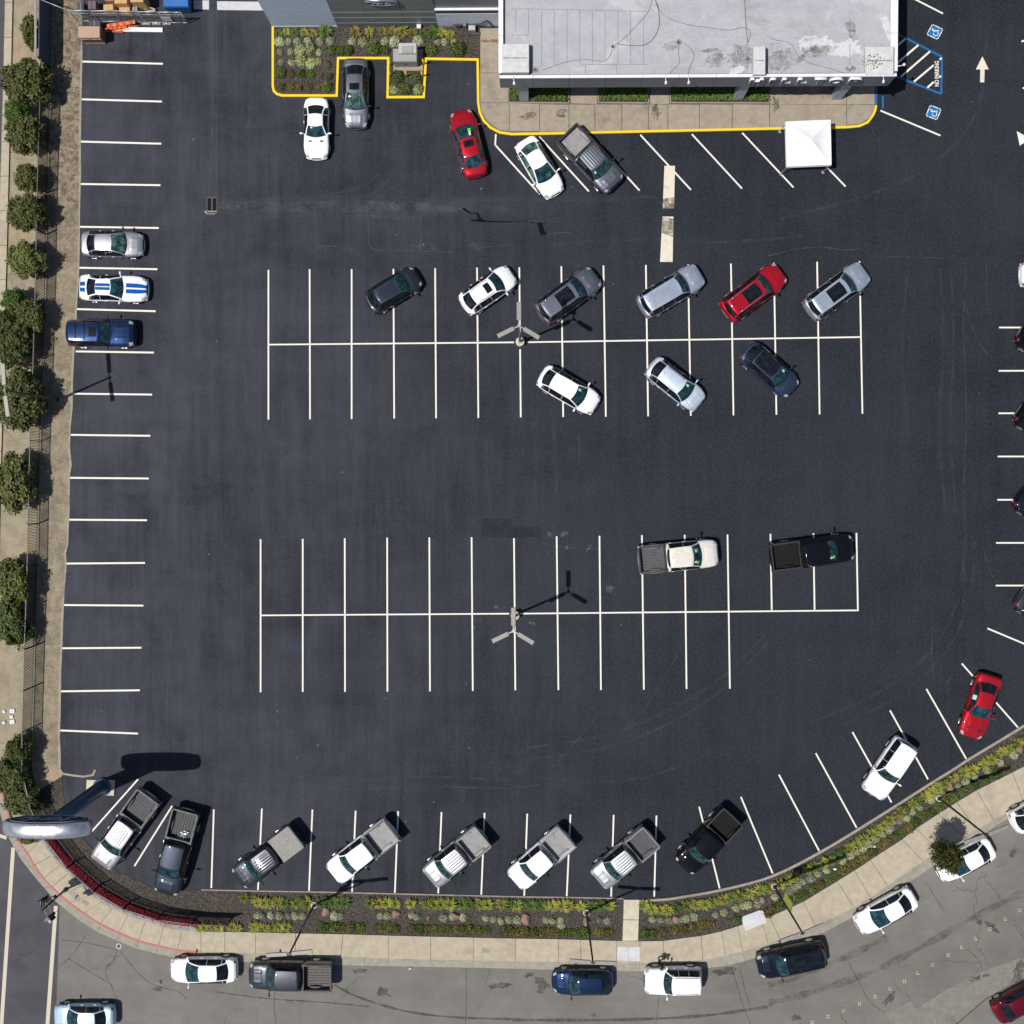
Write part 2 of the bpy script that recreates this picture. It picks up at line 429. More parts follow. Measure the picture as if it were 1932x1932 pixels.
simple("stucco_white", (0.56, 0.60, 0.68), 0.85, 0, 0.10, 3, fine=1.0)
simple("parapet_white", (0.66, 0.67, 0.71), 0.6, 0, 0.06)
simple("hatch_white", (0.50, 0.495, 0.49), 0.6, 0, 0.1)
simple("column_grey", (0.30, 0.32, 0.37), 0.6, 0, 0.06)
simple("roof_wire", (0.05, 0.05, 0.055), 0.6)
simple("roof_wire_pale", (0.55, 0.55, 0.55), 0.6)
simple("seam_grey", (0.20, 0.20, 0.205), 0.8, 0, 0.3)
simple("rust_brown", (0.13, 0.065, 0.035), 0.9, 0, 0.4)
simple("letter_navy", (0.012, 0.028, 0.105), 0.35, 0, 0.05)
simple("letter_white", (0.72, 0.73, 0.75), 0.4, 0, 0.05)
simple("emblem_blue", (0.012, 0.030, 0.085), 0.6, 0, 0.08, spec=0.15)
simple("script_silver", (0.34, 0.37, 0.42), 0.5, 0, 0.05)
simple("emblem_silver", (0.55, 0.56, 0.58), 0.3, 0.85, 0.05)
simple("mast_blue", (0.050, 0.095, 0.185), 0.4, 0.2, 0.08)
simple("canvas_white", (0.80, 0.81, 0.82), 0.7, 0, 0.03)
simple("cabinet_grey", (0.27, 0.275, 0.27), 0.55, 0.1, 0.08)
simple("cabinet_pale", (0.40, 0.395, 0.375), 0.6, 0.1, 0.1)
simple("bollard_yellow", (0.75, 0.52, 0.03), 0.5)
simple("cardboard", (0.50, 0.31, 0.13), 0.85, 0, 0.12, 4)
simple("cardboard_dark", (0.40, 0.235, 0.10), 0.85, 0, 0.12, 4)
simple("bin_brown", (0.40, 0.255, 0.185), 0.7, 0, 0.06)
simple("bin_brown_dark", (0.16, 0.095, 0.062), 0.7, 0, 0.1)
simple("pallet_wood", (0.28, 0.20, 0.12), 0.9, 0, 0.2)
simple("skip_blue", (0.012, 0.115, 0.36), 0.5, 0, 0.08)
simple("crate_black", (0.035, 0.04, 0.048), 0.6, 0, 0.2, 5)
simple("crate_mauve", (0.12, 0.085, 0.105), 0.7, 0, 0.2)
simple("barrier_orange", (0.62, 0.16, 0.02), 0.5, 0, 0.15, 5)
simple("barrier_red", (0.50, 0.03, 0.02), 0.5, 0, 0.15, 5)
simple("plank_white", (0.70, 0.71, 0.75), 0.6, 0, 0.05)
simple("skin", (0.42, 0.24, 0.16), 0.55)
simple("cloth_black", (0.015, 0.015, 0.017), 0.9)
simple("hair_brown", (0.085, 0.028, 0.014), 0.6)
simple("shoe_white", (0.6, 0.6, 0.6), 0.6)
simple("banner_blue", (0.05, 0.10, 0.24), 0.6, 0, 0.3, 6)
simple("banner_lime", (0.42, 0.46, 0.08), 0.6, 0, 0.3, 6)
simple("tar_black", (0.004, 0.004, 0.006), 0.85, spec=0.1)
simple("stud_yellow", (0.52, 0.46, 0.24), 0.5, 0, 0.1)
simple("stud_amber", (0.50, 0.34, 0.14), 0.5, 0, 0.1)
simple("litter_white", (0.72, 0.72, 0.70), 0.7)
simple("rock_pink", (0.235, 0.145, 0.105), 0.9, 0, 0.3, 4, fine=0.8)
simple("rock_tan", (0.23, 0.185, 0.12), 0.9, 0, 0.3, 4, fine=0.8)
simple("bark", (0.10, 0.075, 0.055), 0.9, 0, 0.3, 6, fine=0.8)

def make_leaf(name, lo, hi, tip=None, amt=0.0, s=1.6):
    b = NB(name)
    n1 = b.noise(s, 4, 0.65); n2 = b.noise(14.0, 2, 0.8)
    c = b.mix(b.rng(b.add(b.mul(n1, 0.5), b.mul(n2, 0.5)), 0.34, 0.66), lo, hi)
    if tip: c = b.mix(b.mul(b.rng(n2, 0.5, 0.66), amt), c, tip)
    r = b.rng(b.rnd(), 0, 1, 0.75, 1.2, False)
    c = b.mix(1.0, c, b.mix(r, (0, 0, 0), (1, 1, 1)), 'MULTIPLY') if False else c
    hs = b.n('ShaderNodeHueSaturation'); b.put(c, hs.inputs['Color']); b.put(r, hs.inputs['Value'])
    b.set(Base_Color=hs.outputs[0], Roughness=0.6); b.b.inputs['Specular IOR Level'].default_value = 0.25
    b.b.inputs['Subsurface Weight'].default_value = 0.0
    MATS[name] = b.m
make_leaf("leaf_olive", (0.052, 0.070, 0.018), (0.150, 0.160, 0.048), (0.16, 0.105, 0.04), 0.3)
make_leaf("leaf_bright", (0.050, 0.105, 0.020), (0.115, 0.195, 0.045))
make_leaf("leaf_dark", (0.036, 0.055, 0.015), (0.105, 0.120, 0.034))
make_leaf("leaf_street", (0.030, 0.045, 0.010), (0.095, 0.095, 0.020), (0.13, 0.07, 0.02), 0.4)
make_leaf("strap_yellow", (0.12, 0.135, 0.025), (0.33, 0.30, 0.055))
make_leaf("strap_green", (0.040, 0.075, 0.016), (0.105, 0.16, 0.032))
make_leaf("strap_lime", (0.09, 0.13, 0.02), (0.25, 0.26, 0.04))
make_leaf("strap_rust", (0.10, 0.095, 0.02), (0.26, 0.19, 0.04))
make_leaf("sage_pale", (0.27, 0.30, 0.165), (0.52, 0.54, 0.33))
make_leaf("sage_grey", (0.21, 0.225, 0.15), (0.37, 0.38, 0.26))
make_leaf("sage_lime", (0.30, 0.36, 0.13), (0.50, 0.54, 0.25))
make_leaf("mound_green", (0.055, 0.095, 0.018), (0.125, 0.17, 0.035))
make_leaf("mound_olive", (0.075, 0.075, 0.020), (0.17, 0.15, 0.042), (0.28, 0.18, 0.06), 0.5)
make_leaf("mound_brown", (0.085, 0.065, 0.028), (0.17, 0.125, 0.055), (0.22, 0.13, 0.06), 0.5)
make_leaf("hedge_green", (0.055, 0.11, 0.015), (0.14, 0.23, 0.035), (0.35, 0.38, 0.2), 0.15, 3.0)
make_leaf("flower_red", (0.16, 0.006, 0.014), (0.42, 0.018, 0.045), (0.03, 0.045, 0.015), 0.4, 3.0)

# ------------------------------------------------------------------ mesh helpers
def mk(name, verts, faces, mat=None, smooth=False):
    me = bpy.data.meshes.new(name)
    me.from_pydata([tuple(v) for v in verts], [], faces)
    if mat is not None:
        me.materials.append(MATS[mat] if isinstance(mat, str) else mat)
    if smooth:
        me.polygons.foreach_set('use_smooth', [True] * len(me.polygons))
    me.update()
    return me

def link(name, me, parent=None, loc=None, rotz=None, scl=None):
    o = bpy.data.objects.new(name, me)
    COL.objects.link(o)
    if parent is not None: o.parent = parent
    if loc is not None: o.location = loc
    if rotz is not None: o.rotation_euler = (0, 0, rotz)
    if scl is not None: o.scale = scl
    return o

def tag(o, label=None, cat=None, group=None, kind=None):
    if label: o['label'] = label
    if cat: o['category'] = cat
    if group: o['group'] = group
    if kind: o['kind'] = kind
    return o

def empty(name, loc, rotz=0.0, label=None, cat=None, group=None, kind=None):
    o = bpy.data.objects.new(name, None)
    o.empty_display_size = 0.3
    COL.objects.link(o)
    o.location = loc; o.rotation_euler = (0, 0, rotz)
    return tag(o, label, cat, group, kind)

class MB:
    """collects shapes into one mesh"""
    def __init__(self): self.v = []; self.f = []
    def raw(self, v, f):
        k = len(self.v); self.v += [Vector(x) for x in v]; self.f += [tuple(i + k for i in q) for q in f]; return self
    def box(self, a, b, bev=0.0):
        x0, y0, z0 = a; x1, y1, z1 = b
        if bev <= 0:
            return self.raw([(x0, y0, z0), (x1, y0, z0), (x1, y1, z0), (x0, y1, z0), (x0, y0, z1), (x1, y0, z1), (x1, y1, z1), (x0, y1, z1)],
                            [(3, 2, 1, 0), (4, 5, 6, 7), (0, 1, 5, 4), (1, 2, 6, 5), (2, 3, 7, 6), (3, 0, 4, 7)])
        e = bev
        r1 = [(x0, y0), (x1, y0), (x1, y1), (x0, y1)]
        r2 = [(x0 + e, y0 + e), (x1 - e, y0 + e), (x1 - e, y1 - e), (x0 + e, y1 - e)]
        vs = [(*p, z0) for p in r1] + [(*p, z1 - e) for p in r1] + [(*p, z1) for p in r2]
        fs = [(3, 2, 1, 0), (8, 9, 10, 11)]
        for i in range(4):
            j = (i + 1) % 4
            fs += [(i, j, j + 4, i + 4), (i + 4, j + 4, j + 8, i + 8)]
        return self.raw(vs, fs)
    def obox(self, c, ax, L, W, H, bev=0.0):
        """box centred on c (base), long axis angle ax"""
        m = MB().box((-L / 2, -W / 2, 0), (L / 2, W / 2, H), bev)
        R = Matrix.Rotation(ax, 3, 'Z'); c = Vector(c)
        return self.raw([R @ v + c for v in m.v], m.f)
    def beam(self, a, b, w, h):
        """square bar from a to b"""
        a = Vector(a); b = Vector(b); d = (b - a).normalized()
        up = Vector((0, 0, 1)) if abs(d.z) < 0.95 else Vector((1, 0, 0))
        s = d.cross(up).normalized() * (w / 2); u = s.cross(d).normalized() * (h / 2)
        vs = []
        for p in (a, b): vs += [p - s - u, p + s - u, p + s + u, p - s + u]
        return self.raw(vs, [(0, 1, 2, 3), (7, 6, 5, 4), (0, 4, 5, 1), (1, 5, 6, 2), (2, 6, 7, 3), (3, 7, 4, 0)])
    def tube(self, pts, r, n=8, cap=True):
        pts = [Vector(p) for p in pts]
        rs = r if isinstance(r, (list, tuple)) else [r] * len(pts)
        vs = []; fs = []
        ref = None
        for i, p in enumerate(pts):
            d = (pts[min(i + 1, len(pts) - 1)] - pts[max(i - 1, 0)]).normalized()
            if ref is None:
                ref = Vector((0, 0, 1)) if abs(d.z) < 0.9 else Vector((1, 0, 0))
            s = d.cross(ref).normalized(); u = s.cross(d).normalized(); ref = u
            for k in range(n):
                a = 2 * math.pi * k / n
                vs.append(p + (s * math.cos(a) + u * math.sin(a)) * rs[i])
        for i in range(len(pts) - 1):
            for k in range(n):
                k2 = (k + 1) % n
                fs.append((i * n + k, i * n + k2, (i + 1) * n + k2, (i + 1) * n + k))
        if cap:
            fs.append(tuple(reversed(range(n)))); fs.append(tuple((len(pts) - 1) * n + k for k in range(n)))
        return self.raw(vs, fs)
    def cyl(self, c, r, z0, z1, n=20, r2=None):
        c = Vector((c[0], c[1], 0))
        return self.tube([c + Vector((0, 0, z0)), c + Vector((0, 0, z1))], [r, r if r2 is None else r2], n)
    def prism(self, poly, z0, z1):
        n = len(poly)
        a = sum(poly[i][0] * poly[(i + 1) % n][1] - poly[(i + 1) % n][0] * poly[i][1] for i in range(n))
        if a < 0: poly = poly[::-1]
        vs = [(p[0], p[1], z0) for p in poly] + [(p[0], p[1], z1) for p in poly]
        fs = [tuple(range(n, 2 * n)), tuple(reversed(range(n)))]
        fs += [(i, (i + 1) % n, n + (i + 1) % n, n + i) for i in range(n)]
        return self.raw(vs, fs)
    def sheet(self, poly, z):
        n = len(poly)
        a = sum(poly[i][0] * poly[(i + 1) % n][1] - poly[(i + 1) % n][0] * poly[i][1] for i in range(n))
        if a < 0: poly = poly[::-1]
        return self.raw([(p[0], p[1], z) for p in poly], [tuple(range(n))])
    def sweep(self, line, w, z0, z1, ch=0.025, closed=False, side=0.0):
        """kerb-like bar along a line; side shifts it sideways"""
        pts = [Vector((p[0], p[1])) for p in line]
        n = len(pts); rows = []
        for i, p in enumerate(pts):
            a = pts[i - 1] if (i > 0 or closed) else None
            b = pts[(i + 1) % n] if (i < n - 1 or closed) else None
            d1 = (p - a).normalized() if a is not None else None
            d2 = (b - p).normalized() if b is not None else None
            if d1 is None: d1 = d2
            if d2 is None: d2 = d1
            nrm = Vector((-(d1 + d2).y, (d1 + d2).x)).normalized()
            k = 1.0 / max(0.4, nrm.dot(Vector((-d1.y, d1.x))))
            rows.append((p, nrm * k))
        prof = [(-w / 2, z0), (-w / 2, z1 - ch), (-w / 2 + ch, z1), (w / 2 - ch, z1), (w / 2, z1 - ch), (w / 2, z0)]
        vs = []
        for p, nm in rows:
            for o, z in prof:
                q = p + nm * (o + side); vs.append((q.x, q.y, z))
        m = len(prof); fs = []
        for i in range(n if closed else n - 1):
            j = (i + 1) % n
            for k in range(m - 1):
                fs.append((i * m + k, j * m + k, j * m + k + 1, i * m + k + 1))
        if not closed:
            fs.append(tuple(range(m))); fs.append(tuple((n - 1) * m + k for k in reversed(range(m))))
        return self.raw(vs, fs)
    def strip(self, A, B, z):
        n = len(A)
        vs = [(p[0], p[1], z) for p in A] + [(p[0], p[1], z) for p in B]
        return self.raw(vs, [(i, i + 1, n + i + 1, n + i) for i in range(n - 1)])
    def line(self, a, b, w, z):
        a = Vector((a[0], a[1])); b = Vector((b[0], b[1])); d = (b - a).normalized(); s = Vector((-d.y, d.x)) * (w / 2)
        return self.raw([(*(a - s), z), (*(b - s), z), (*(b + s), z), (*(a + s), z)], [(0, 1, 2, 3)])
    def mesh(self, name, mat, smooth=False): 
        me = mk(name, self.v, self.f, mat, smooth)
        bm = bmesh.new(); bm.from_mesh(me)
        bmesh.ops.recalc_face_normals(bm, faces=bm.faces)
        bm.to_mesh(me); bm.free()
        return me
    def build(self, name, mat, parent=None, smooth=False, origin=None):
        """world-space shapes -> one object; origin (or the parent's place) becomes its own origin"""
        org = Vector(origin) if origin is not None else (Vector(parent.location) if parent is not None else Vector((0, 0, 0)))
        if org.length > 0: self.v = [v - org for v in self.v]
        me = self.mesh(name, mat, smooth)
        o = link(name, me, parent)
        if parent is None: o.location = org
        return o

def sub(parent_part, mb, name, mat, root, smooth=False):
    """a sub-part: shapes given in world space, root holds the place"""
    org = Vector(root.location)
    mb.v = [v - org for v in mb.v]
    o = link(name, mb.mesh(name, mat, smooth), parent_part)
    return o

def flatmesh(name, poly, z, mat, parent=None):
    m = MB().sheet(poly, z)
    me = mk(name, m.v, m.f, mat)
    return link(name, me, parent)

def dens(line, step=0.5):
    out = []
    for i in range(len(line) - 1):
        a = Vector(line[i]); b = Vector(line[i + 1]); n = max(1, int((b - a).length / step))
        for k in range(n): out.append(a.lerp(b, k / n))
    out.append(Vector(line[-1]))
    return out

def smoothline(line, it=2):
    pts = [Vector(p) for p in line]
    for _ in range(it):
        out = [pts[0]]
        for i in range(len(pts) - 1):
            out.append(pts[i].lerp(pts[i + 1], 0.25)); out.append(pts[i].lerp(pts[i + 1], 0.75))
        out.append(pts[-1]); pts = out
    return pts

def resample(line, n):
    pts = [Vector(p) for p in line]
    ds = [0.0]
    for i in range(len(pts) - 1): ds.append(ds[-1] + (pts[i + 1] - pts[i]).length)
    out = []
    for k in range(n):
        t = ds[-1] * k / (n - 1)
        i = 0
        while i < len(ds) - 2 and ds[i + 1] < t: i += 1
        u = (t - ds[i]) / max(1e-9, ds[i + 1] - ds[i])
        out.append(pts[i].lerp(pts[i + 1], min(1, u)))
    return out

def seglen(line): return sum((Vector(line[i + 1]) - Vector(line[i])).length for i in range(len(line) - 1))

# ================================================================== THE SETTING
Z_ROAD, Z_DARK, Z_LOT, Z_GUT, Z_WALK = 0.006, 0.012, 0.014, 0.020, 0.130
ground = tag(flatmesh('ground', [(-400, -400), (400, -400), (400, 400), (-400, 400)], 0.0, 'dry_ground'), kind='structure')

# --- kerb line K, inner pavement edge I, gutter edge G, station by station
KIG = []
def st(c, r, *rows):
    for k, i, g in rows: KIG.append((TP(c, r, *k), TP(c, r, *i), TP(c, r, *g)))
st(0, 3, ((-60, -120), (-40, -125), (-120, -110)), ((0, 120), (14, 118), (-55, 140)),
   ((45, 270), (60, 268), (-10, 300)), ((100, 450), (112, 447), (40, 470)), ((140, 535), (165, 560), (90, 570)),
   ((175, 590), (205, 575), (130, 640)), ((210, 640), (315, 540), (160, 690)), ((265, 730), (390, 660), (210, 755)),
   ((330, 830), (455, 730), (270, 830)), ((395, 895), (520, 790), (335, 905)), ((460, 955), (610, 890), (405, 990)),
   ((530, 1015), (690, 950), (490, 1065)), ((640, 1095), (765, 1005), (600, 1150)), ((760, 1175), (850, 1055), (740, 1240)),
   ((900, 1240), (970, 1105), (880, 1300)), ((1050, 1303), (1100, 1152), (1030, 1362)), ((1200, 1338), (1240, 1192), (1180, 1400)),
   ((1340, 1370), (1380, 1220), (1320, 1430)), ((1520, 1388), (1520, 1228), (1500, 1445)), ((1700, 1393), (1700, 1232), (1700, 1455)),
   ((1932, 1400), (1932, 1236), (1932, 1466)))
st(1, 3, ((300, 1412), (300, 1243), (300, 1477)), ((640, 1425), (660, 1250), (640, 1487)), ((1000, 1440), (1000, 1260), (1000, 1494)),
   ((1320, 1448), (1320, 1268), (1320, 1500)), ((1640, 1455), (1640, 1275), (1640, 1506)))
st(2, 3, ((25, 1460), (25, 1282), (25, 1514)), ((350, 1466), (350, 1287), (350, 1522)), ((520, 1470), (518, 1292), (520, 1526)),
   ((790, 1475), (790, 1300), (790, 1531)), ((960, 1475), (965, 1302), (960, 1533)), ((1150, 1468), (1140, 1300), (1150, 1531)),
   ((1440, 1450), (1425, 1262), (1450, 1512)), ((1610, 1420), (1580, 1228), (1630, 1488)), ((1740, 1385), (1700, 1190), (1760, 1455)),
   ((1932, 1330), (1880, 1130), (1960, 1395)))
st(3, 3, ((90, 1290), (10, 1120), (110, 1350)), ((360, 1195), (265, 1005), (400, 1250)), ((650, 1055), (520, 850), (680, 1105)),
   ((770, 975), (650, 770), (800, 1035)), ((900, 890), (770, 690), (935, 950)), ((1170, 705), (1010, 535), (1200, 770)),
   ((1300, 625), (1110, 455), (1330, 690)), ((1480, 515), (1280, 345), (1510, 575)), ((1570, 465), (1420, 255), (1600, 520)),
   ((1700, 395), (1570, 165), (1725, 430)), ((1932, 275), (1840, 30), (1960, 295)), ((2200, 140), (2110, -105), (2230, 165)))
Kl = [a[0] for a in KIG]; Il = [a[1] for a in KIG]; Gl = [a[2] for a in KIG]

# --- street
far = [P(2300, 1500), P(2300, 2300), P(-400, 2300), P(-400, -300), P(11, -300), P(11, 0), P(0, 350), P(-5, 830), P(-14, 1300)]
road = flatmesh('road', [(p.x, p.y) for p in ([P(-14, 1300)] + Gl + far[:5] + [P(11, 0), P(0, 350), P(-5, 830)])], Z_ROAD, 'road_asphalt')
tag(road, kind='structure')
dk = [T(0, 3, 450, 1050), T(0, 3, 420, 1932)]
lane = flatmesh('side_road', [(p.x, p.y) for p in [P(-14, 1300)] + [g for g in Gl[:11]] + [TP(0, 3, 450, 1042), TP(0, 3, 436, 1500), TP(0, 3, 418, 1960), TP(0, 3, 400, 3000), P(-300, 2250), P(-300, -200), P(10, -200), P(10.5, 0), P(-0.5, 350), P(-5.5, 830)]], Z_DARK, 'road_dark')
tag(lane, kind='structure')

# old seal boundaries and patches on the street
def patch(name, pts, z, mat, parent): return flatmesh(name, [(p.x, p.y) for p in pts], z, mat, parent)
# opposite side of the street: concrete gutter and driveway apron
og = [TP(3, 3, 2300, 1240), TP(3, 3, 1932, 1420), TP(3, 3, 1640, 1525), TP(3, 3, 1400, 1640), TP(3, 3, 1110, 1815), TP(3, 3, 1080, 1757), TP(3, 3, 885, 1845), TP(3, 3, 945, 1960), TP(3, 3, 1000, 2300), TP(3, 3, 2300, 2300)]
gut2 = tag(patch('apron', og, Z_GUT, 'apron_grey', None), kind='structure')
ow = [TP(3, 3, 2300, 1420), TP(3, 3, 1932, 1585), TP(3, 3, 1640, 1740), TP(3, 3, 1500, 1860), TP(3, 3, 1350, 1990), TP(3, 3, 1300, 2300), TP(3, 3, 2300, 2300)]
far_walk = MB().prism([(p.x, p.y) for p in ow], 0.0, 0.13).build('far_pavement', 'road_asphalt'); tag(far_walk, kind='structure')
oil = flatmesh('square_patch', [(p.x, p.y) for p in [TP(3, 3, 1590, 1420), TP(3, 3, 1700, 1365), TP(3, 3, 1775, 1395), TP(3, 3, 1765, 1440), TP(3, 3, 1635, 1520)]], Z_ROAD + 0.004, 'road_asphalt', road)

def blob(name, c, rx, ry, rot, z, mat, parent, seed, n=26, jag=0.35):
    r = random.Random(seed); pts = []
    for k in range(n):
        a = 2 * math.pi * k / n; q = 1 + jag * (r.random() - 0.5) * 2
        x = math.cos(a) * rx * q; y = math.sin(a) * ry * q
        pts.append((c.x + x * math.cos(rot) - y * math.sin(rot), c.y + x * math.sin(rot) + y * math.cos(rot)))
    return flatmesh(name, pts, z, mat, parent)
for i, (c, r, x, y, rx, ry, ro) in enumerate([(2, 3, 225, 1620, .9, .5, -.5), (2, 3, 215, 1680, .5, .3, .3), (1, 3, 960, 1690, .75, .5, -.6), (0, 3, 1190, 1665, .55, .3, 0), (0, 3, 1215, 1612, .25, .2, 0),
                                            (2, 3, 1600, 1540, 1.3, .45, .15), (3, 3, 1690, 1200, .9, .35, -.7), (3, 3, 1595, 1160, .4, .3, 0), (3, 3, 1850, 635, .7, .4, 1.2), (3, 3, 210, 1885, .6, .35, .2),
                                            (2, 3, 618, 1862, .25, .25, 0), (3, 3, 915, 1740, 1.0, .35, .8), (3, 3, 1560, 1590, .7, .35, .4), (3, 3, 1640, 1565, .4, .2, .2), (3, 3, 1890, 1540, .55, 1.6, -.3), (3, 3, 1245, 1860, .25, 1.6, -.9),
                                            (1, 3, 1840, 1640, 1.6, .3, .05), (1, 3, 780, 1530, .8, .25, 0), (2, 3, 130, 1560, .6, .25, .3)]):
    blob('oil_stain', TP(c, r, x, y), rx * 0.62, ry * 0.62, ro, Z_ROAD + (0.018 if (c == 3 and y > 1500 and x > 1500) else 0.004), 'oil_film', road, i, 22, .42)
# long dark tyre sweep left by a turning truck, and a lane streak
def ribbon(name, pts, w, z, mat, parent):
    pts = smoothline(pts, 3); m = MB()
    A = []; B = []
    for i, p in enumerate(pts):
        d = (pts[min(i + 1, len(pts) - 1)] - pts[max(0, i - 1)]).normalized(); s = Vector((-d.y, d.x, 0)) * w * (0.6 + 0.4 * math.sin(i * 0.9) * 0.5)
        A.append(p - s / 2); B.append(p + s / 2)
    m.strip(A, B, z)
    return link(name, mk(name, m.v, m.f, mat), parent)
ribbon('tyre_mark', TL(1, 3, [(590, 1635), (720, 1710), (900, 1775), (1150, 1845), (1500, 1885), (1932, 1895)]), 0.26, Z_ROAD + 0.005, 'tyre_film', road)
ribbon('tyre_mark', TL(2, 3, [(0, 1900), (600, 1905), (1200, 1890), (1600, 1855), (1932, 1800)]), 0.34, Z_ROAD + 0.005, 'tyre_film', road)
ribbon('tyre_mark', TL(1, 3, [(-300, 1690), (100, 1745), (500, 1765), (850, 1800)]), 0.16, Z_ROAD + 0.006, 'tyre_film', road)
for ptsq in ([(0, 1775), (350, 1690), (800, 1540), (1200, 1330), (1600, 1100), (1932, 935)], [(0, 1640), (300, 1545), (500, 1470), (900, 1280)]):
    ribbon('tyre_mark', TL(3, 3, ptsq), 0.75, Z_ROAD + 0.005, 'lane_film', road)
for (c, r, pts) in [(0, 3, [(890, 1345), (870, 1440), (780, 1530), (840, 1635), (880, 1740)]), (0, 3, [(905, 1380), (1010, 1510), (1135, 1640), (1350, 1680), (1410, 1745)]), (0, 3, [(470, 1297), (640, 1315), (880, 1370)]),
                    (0, 3, [(520, 1440), (690, 1545), (850, 1640)]), (0, 3, [(640, 1270), (560, 1400), (450, 1500)]), (1, 3, [(1588, 1510), (1585, 1640), (1590, 1760), (1580, 1932)]), (2, 3, [(1110, 1710), (1100, 1820), (1085, 1932)]),
                    (2, 3, [(1665, 1530), (1710, 1680), (1745, 1800), (1800, 1932)]), (2, 3, [(1720, 1520), (1760, 1680), (1800, 1800)]), (3, 3, [(1190, 860), (1250, 960), (1330, 1080)]), (3, 3, [(610, 1470), (700, 1640), (760, 1770), (890, 1850)]),
                    (3, 3, [(1500, 1370), (1590, 1440), (1620, 1520)]), (3, 3, [(1860, 1180), (1932, 1300)]), (1, 3, [(140, 1690), (135, 1800), (150, 1932)])]:
    ribbon('crack', TL(c, r, pts), 0.05, Z_ROAD + 0.007, 'crack_film', road)

# --- crossing lines on the side road
for a, b, w in [((0, 3, 100, 600), (0, 3, 10, 1960), 0.27), ((0, 3, 422, 1040), (0, 3, 357, 1960), 0.28)]:
    link('crossing_line', mk('crossing_line', *(lambda m: (m.v, m.f))(MB().line(TP(*a), TP(*b), w, Z_DARK + 0.004)), 'old_road_paint'), lane)
link('crossing_line', mk('crossing_line', *(lambda m: (m.v, m.f))(MB().line(TP(0, 3, -60, 490), TP(0, 3, 50, 528), 0.25, Z_DARK + 0.004)), 'old_road_paint'), lane)

# --- gutter, kerb, pavement slabs
pavement = tag(MB().strip(Kl, Il, 0.105).build('pavement', 'joint_grey'), kind='structure')
n = 0
for i in range(len(KIG) - 1):
    k0, k1, i0, i1 = Kl[i], Kl[i + 1], Il[i], Il[i + 1]
    L1 = (k1 - k0).length; g = 0.017 / max(0.3, L1)
    a0 = k0.lerp(k1, g); a1 = k0.lerp(k1, 1 - g); b0 = i0.lerp(i1, g); b1 = i0.lerp(i1, 1 - g)
    if (i0 - k0).length < 0.25 and (i1 - k1).length < 0.25: continue
    MB().prism([(p.x, p.y) for p in (a0, a1, b1, b0)], 0.03, Z_WALK + rng.uniform(-.003, .003)).build('slab', 'sidewalk_concrete', pavement)
gutter = MB().strip(Kl, Gl, Z_GUT - .006).build('gutter', 'joint_grey'); tag(gutter, kind='structure')
for i in range(len(KIG) - 1):
    L1 = (Kl[i + 1] - Kl[i]).length; nsp = max(1, round(L1 / 2.2))
    for j in range(nsp):
        g = .012 / L1; u0, u1 = j / nsp + g, (j + 1) / nsp - g
        MB().prism([(p.x, p.y) for p in (Kl[i].lerp(Kl[i + 1], u0), Kl[i].lerp(Kl[i + 1], u1), Gl[i].lerp(Gl[i + 1], u1), Gl[i].lerp(Gl[i + 1], u0))], .0, Z_GUT + rng.uniform(-.001, .001)).build('slab', 'gutter_concrete', gutter)
kerb = tag(MB().sweep([(p.x, p.y) for p in Kl[18:]], 0.15, 0.0, 0.142).build('street_kerb', 'gutter_concrete'), kind='structure')
rk = MB().sweep([(p.x, p.y) for p in smoothline(Kl[:19], 2)], 0.165, 0.0, 0.145).build('painted_kerb', 'red_paint'); tag(rk, kind='structure')
lk = [P(25, -60), P(25, 0), P(19, 275), P(14, 475), P(11, 583), P(4.5, 833), P(0, 966), P(-6, 1300)]
lo = [P(11, -60), P(11, 0), P(5, 275), P(-2, 475), P(-3, 583), P(-6, 833), P(-10, 966), P(-16, 1300)]
lpav = tag(MB().strip(lo, lk, 0.10).build('kerb_strip', 'joint_grey'), kind='structure')
la = resample(lk, 22); lb = resample(lo, 22)
for i in range(21):
    q = (la[i].lerp(la[i + 1], .01), la[i].lerp(la[i + 1], .99), lb[i].lerp(lb[i + 1], .99), lb[i].lerp(lb[i + 1], .01))
    MB().prism([(p.x, p.y) for p in q], 0.02, Z_WALK).build('slab', 'sidewalk_concrete', lpav)
# newer pale squares by the path, and box lids let into the pavement
for q in ([(793, 1345), (877, 1345), (877, 1449), (791, 1446)], [(880, 1345), (963, 1345), (963, 1452), (880, 1449)]):
    MB().prism([(p.x, p.y) for p in TL(2, 3, q)], 0.08, Z_WALK + 0.008).build('slab', 'pale_concrete', pavement)
for cc, q in [((0, 3), [(545, 915), (600, 955), (570, 985), (525, 945)]), ((0, 3), [(590, 950), (612, 968), (600, 1003), (565, 985)]), ((0, 3), [(635, 985), (680, 1015), (660, 1035), (615, 1010)]), ((1, 3), [(1705, 1355), (1760, 1355), (1760, 1390), (1705, 1390)])]:
    MB().prism([(p.x, p.y) for p in TL(cc[0], cc[1], q)], 0.1, Z_WALK + 0.009).build('box_lid', 'gutter_concrete', pavement)
for sd, (c, r, x, y, rx, ry) in enumerate([(3, 3, 930, 790, 1.1, .5), (3, 3, 1640, 170, .8, .3), (3, 3, 1250, 390, .9, .4)]):
    pass

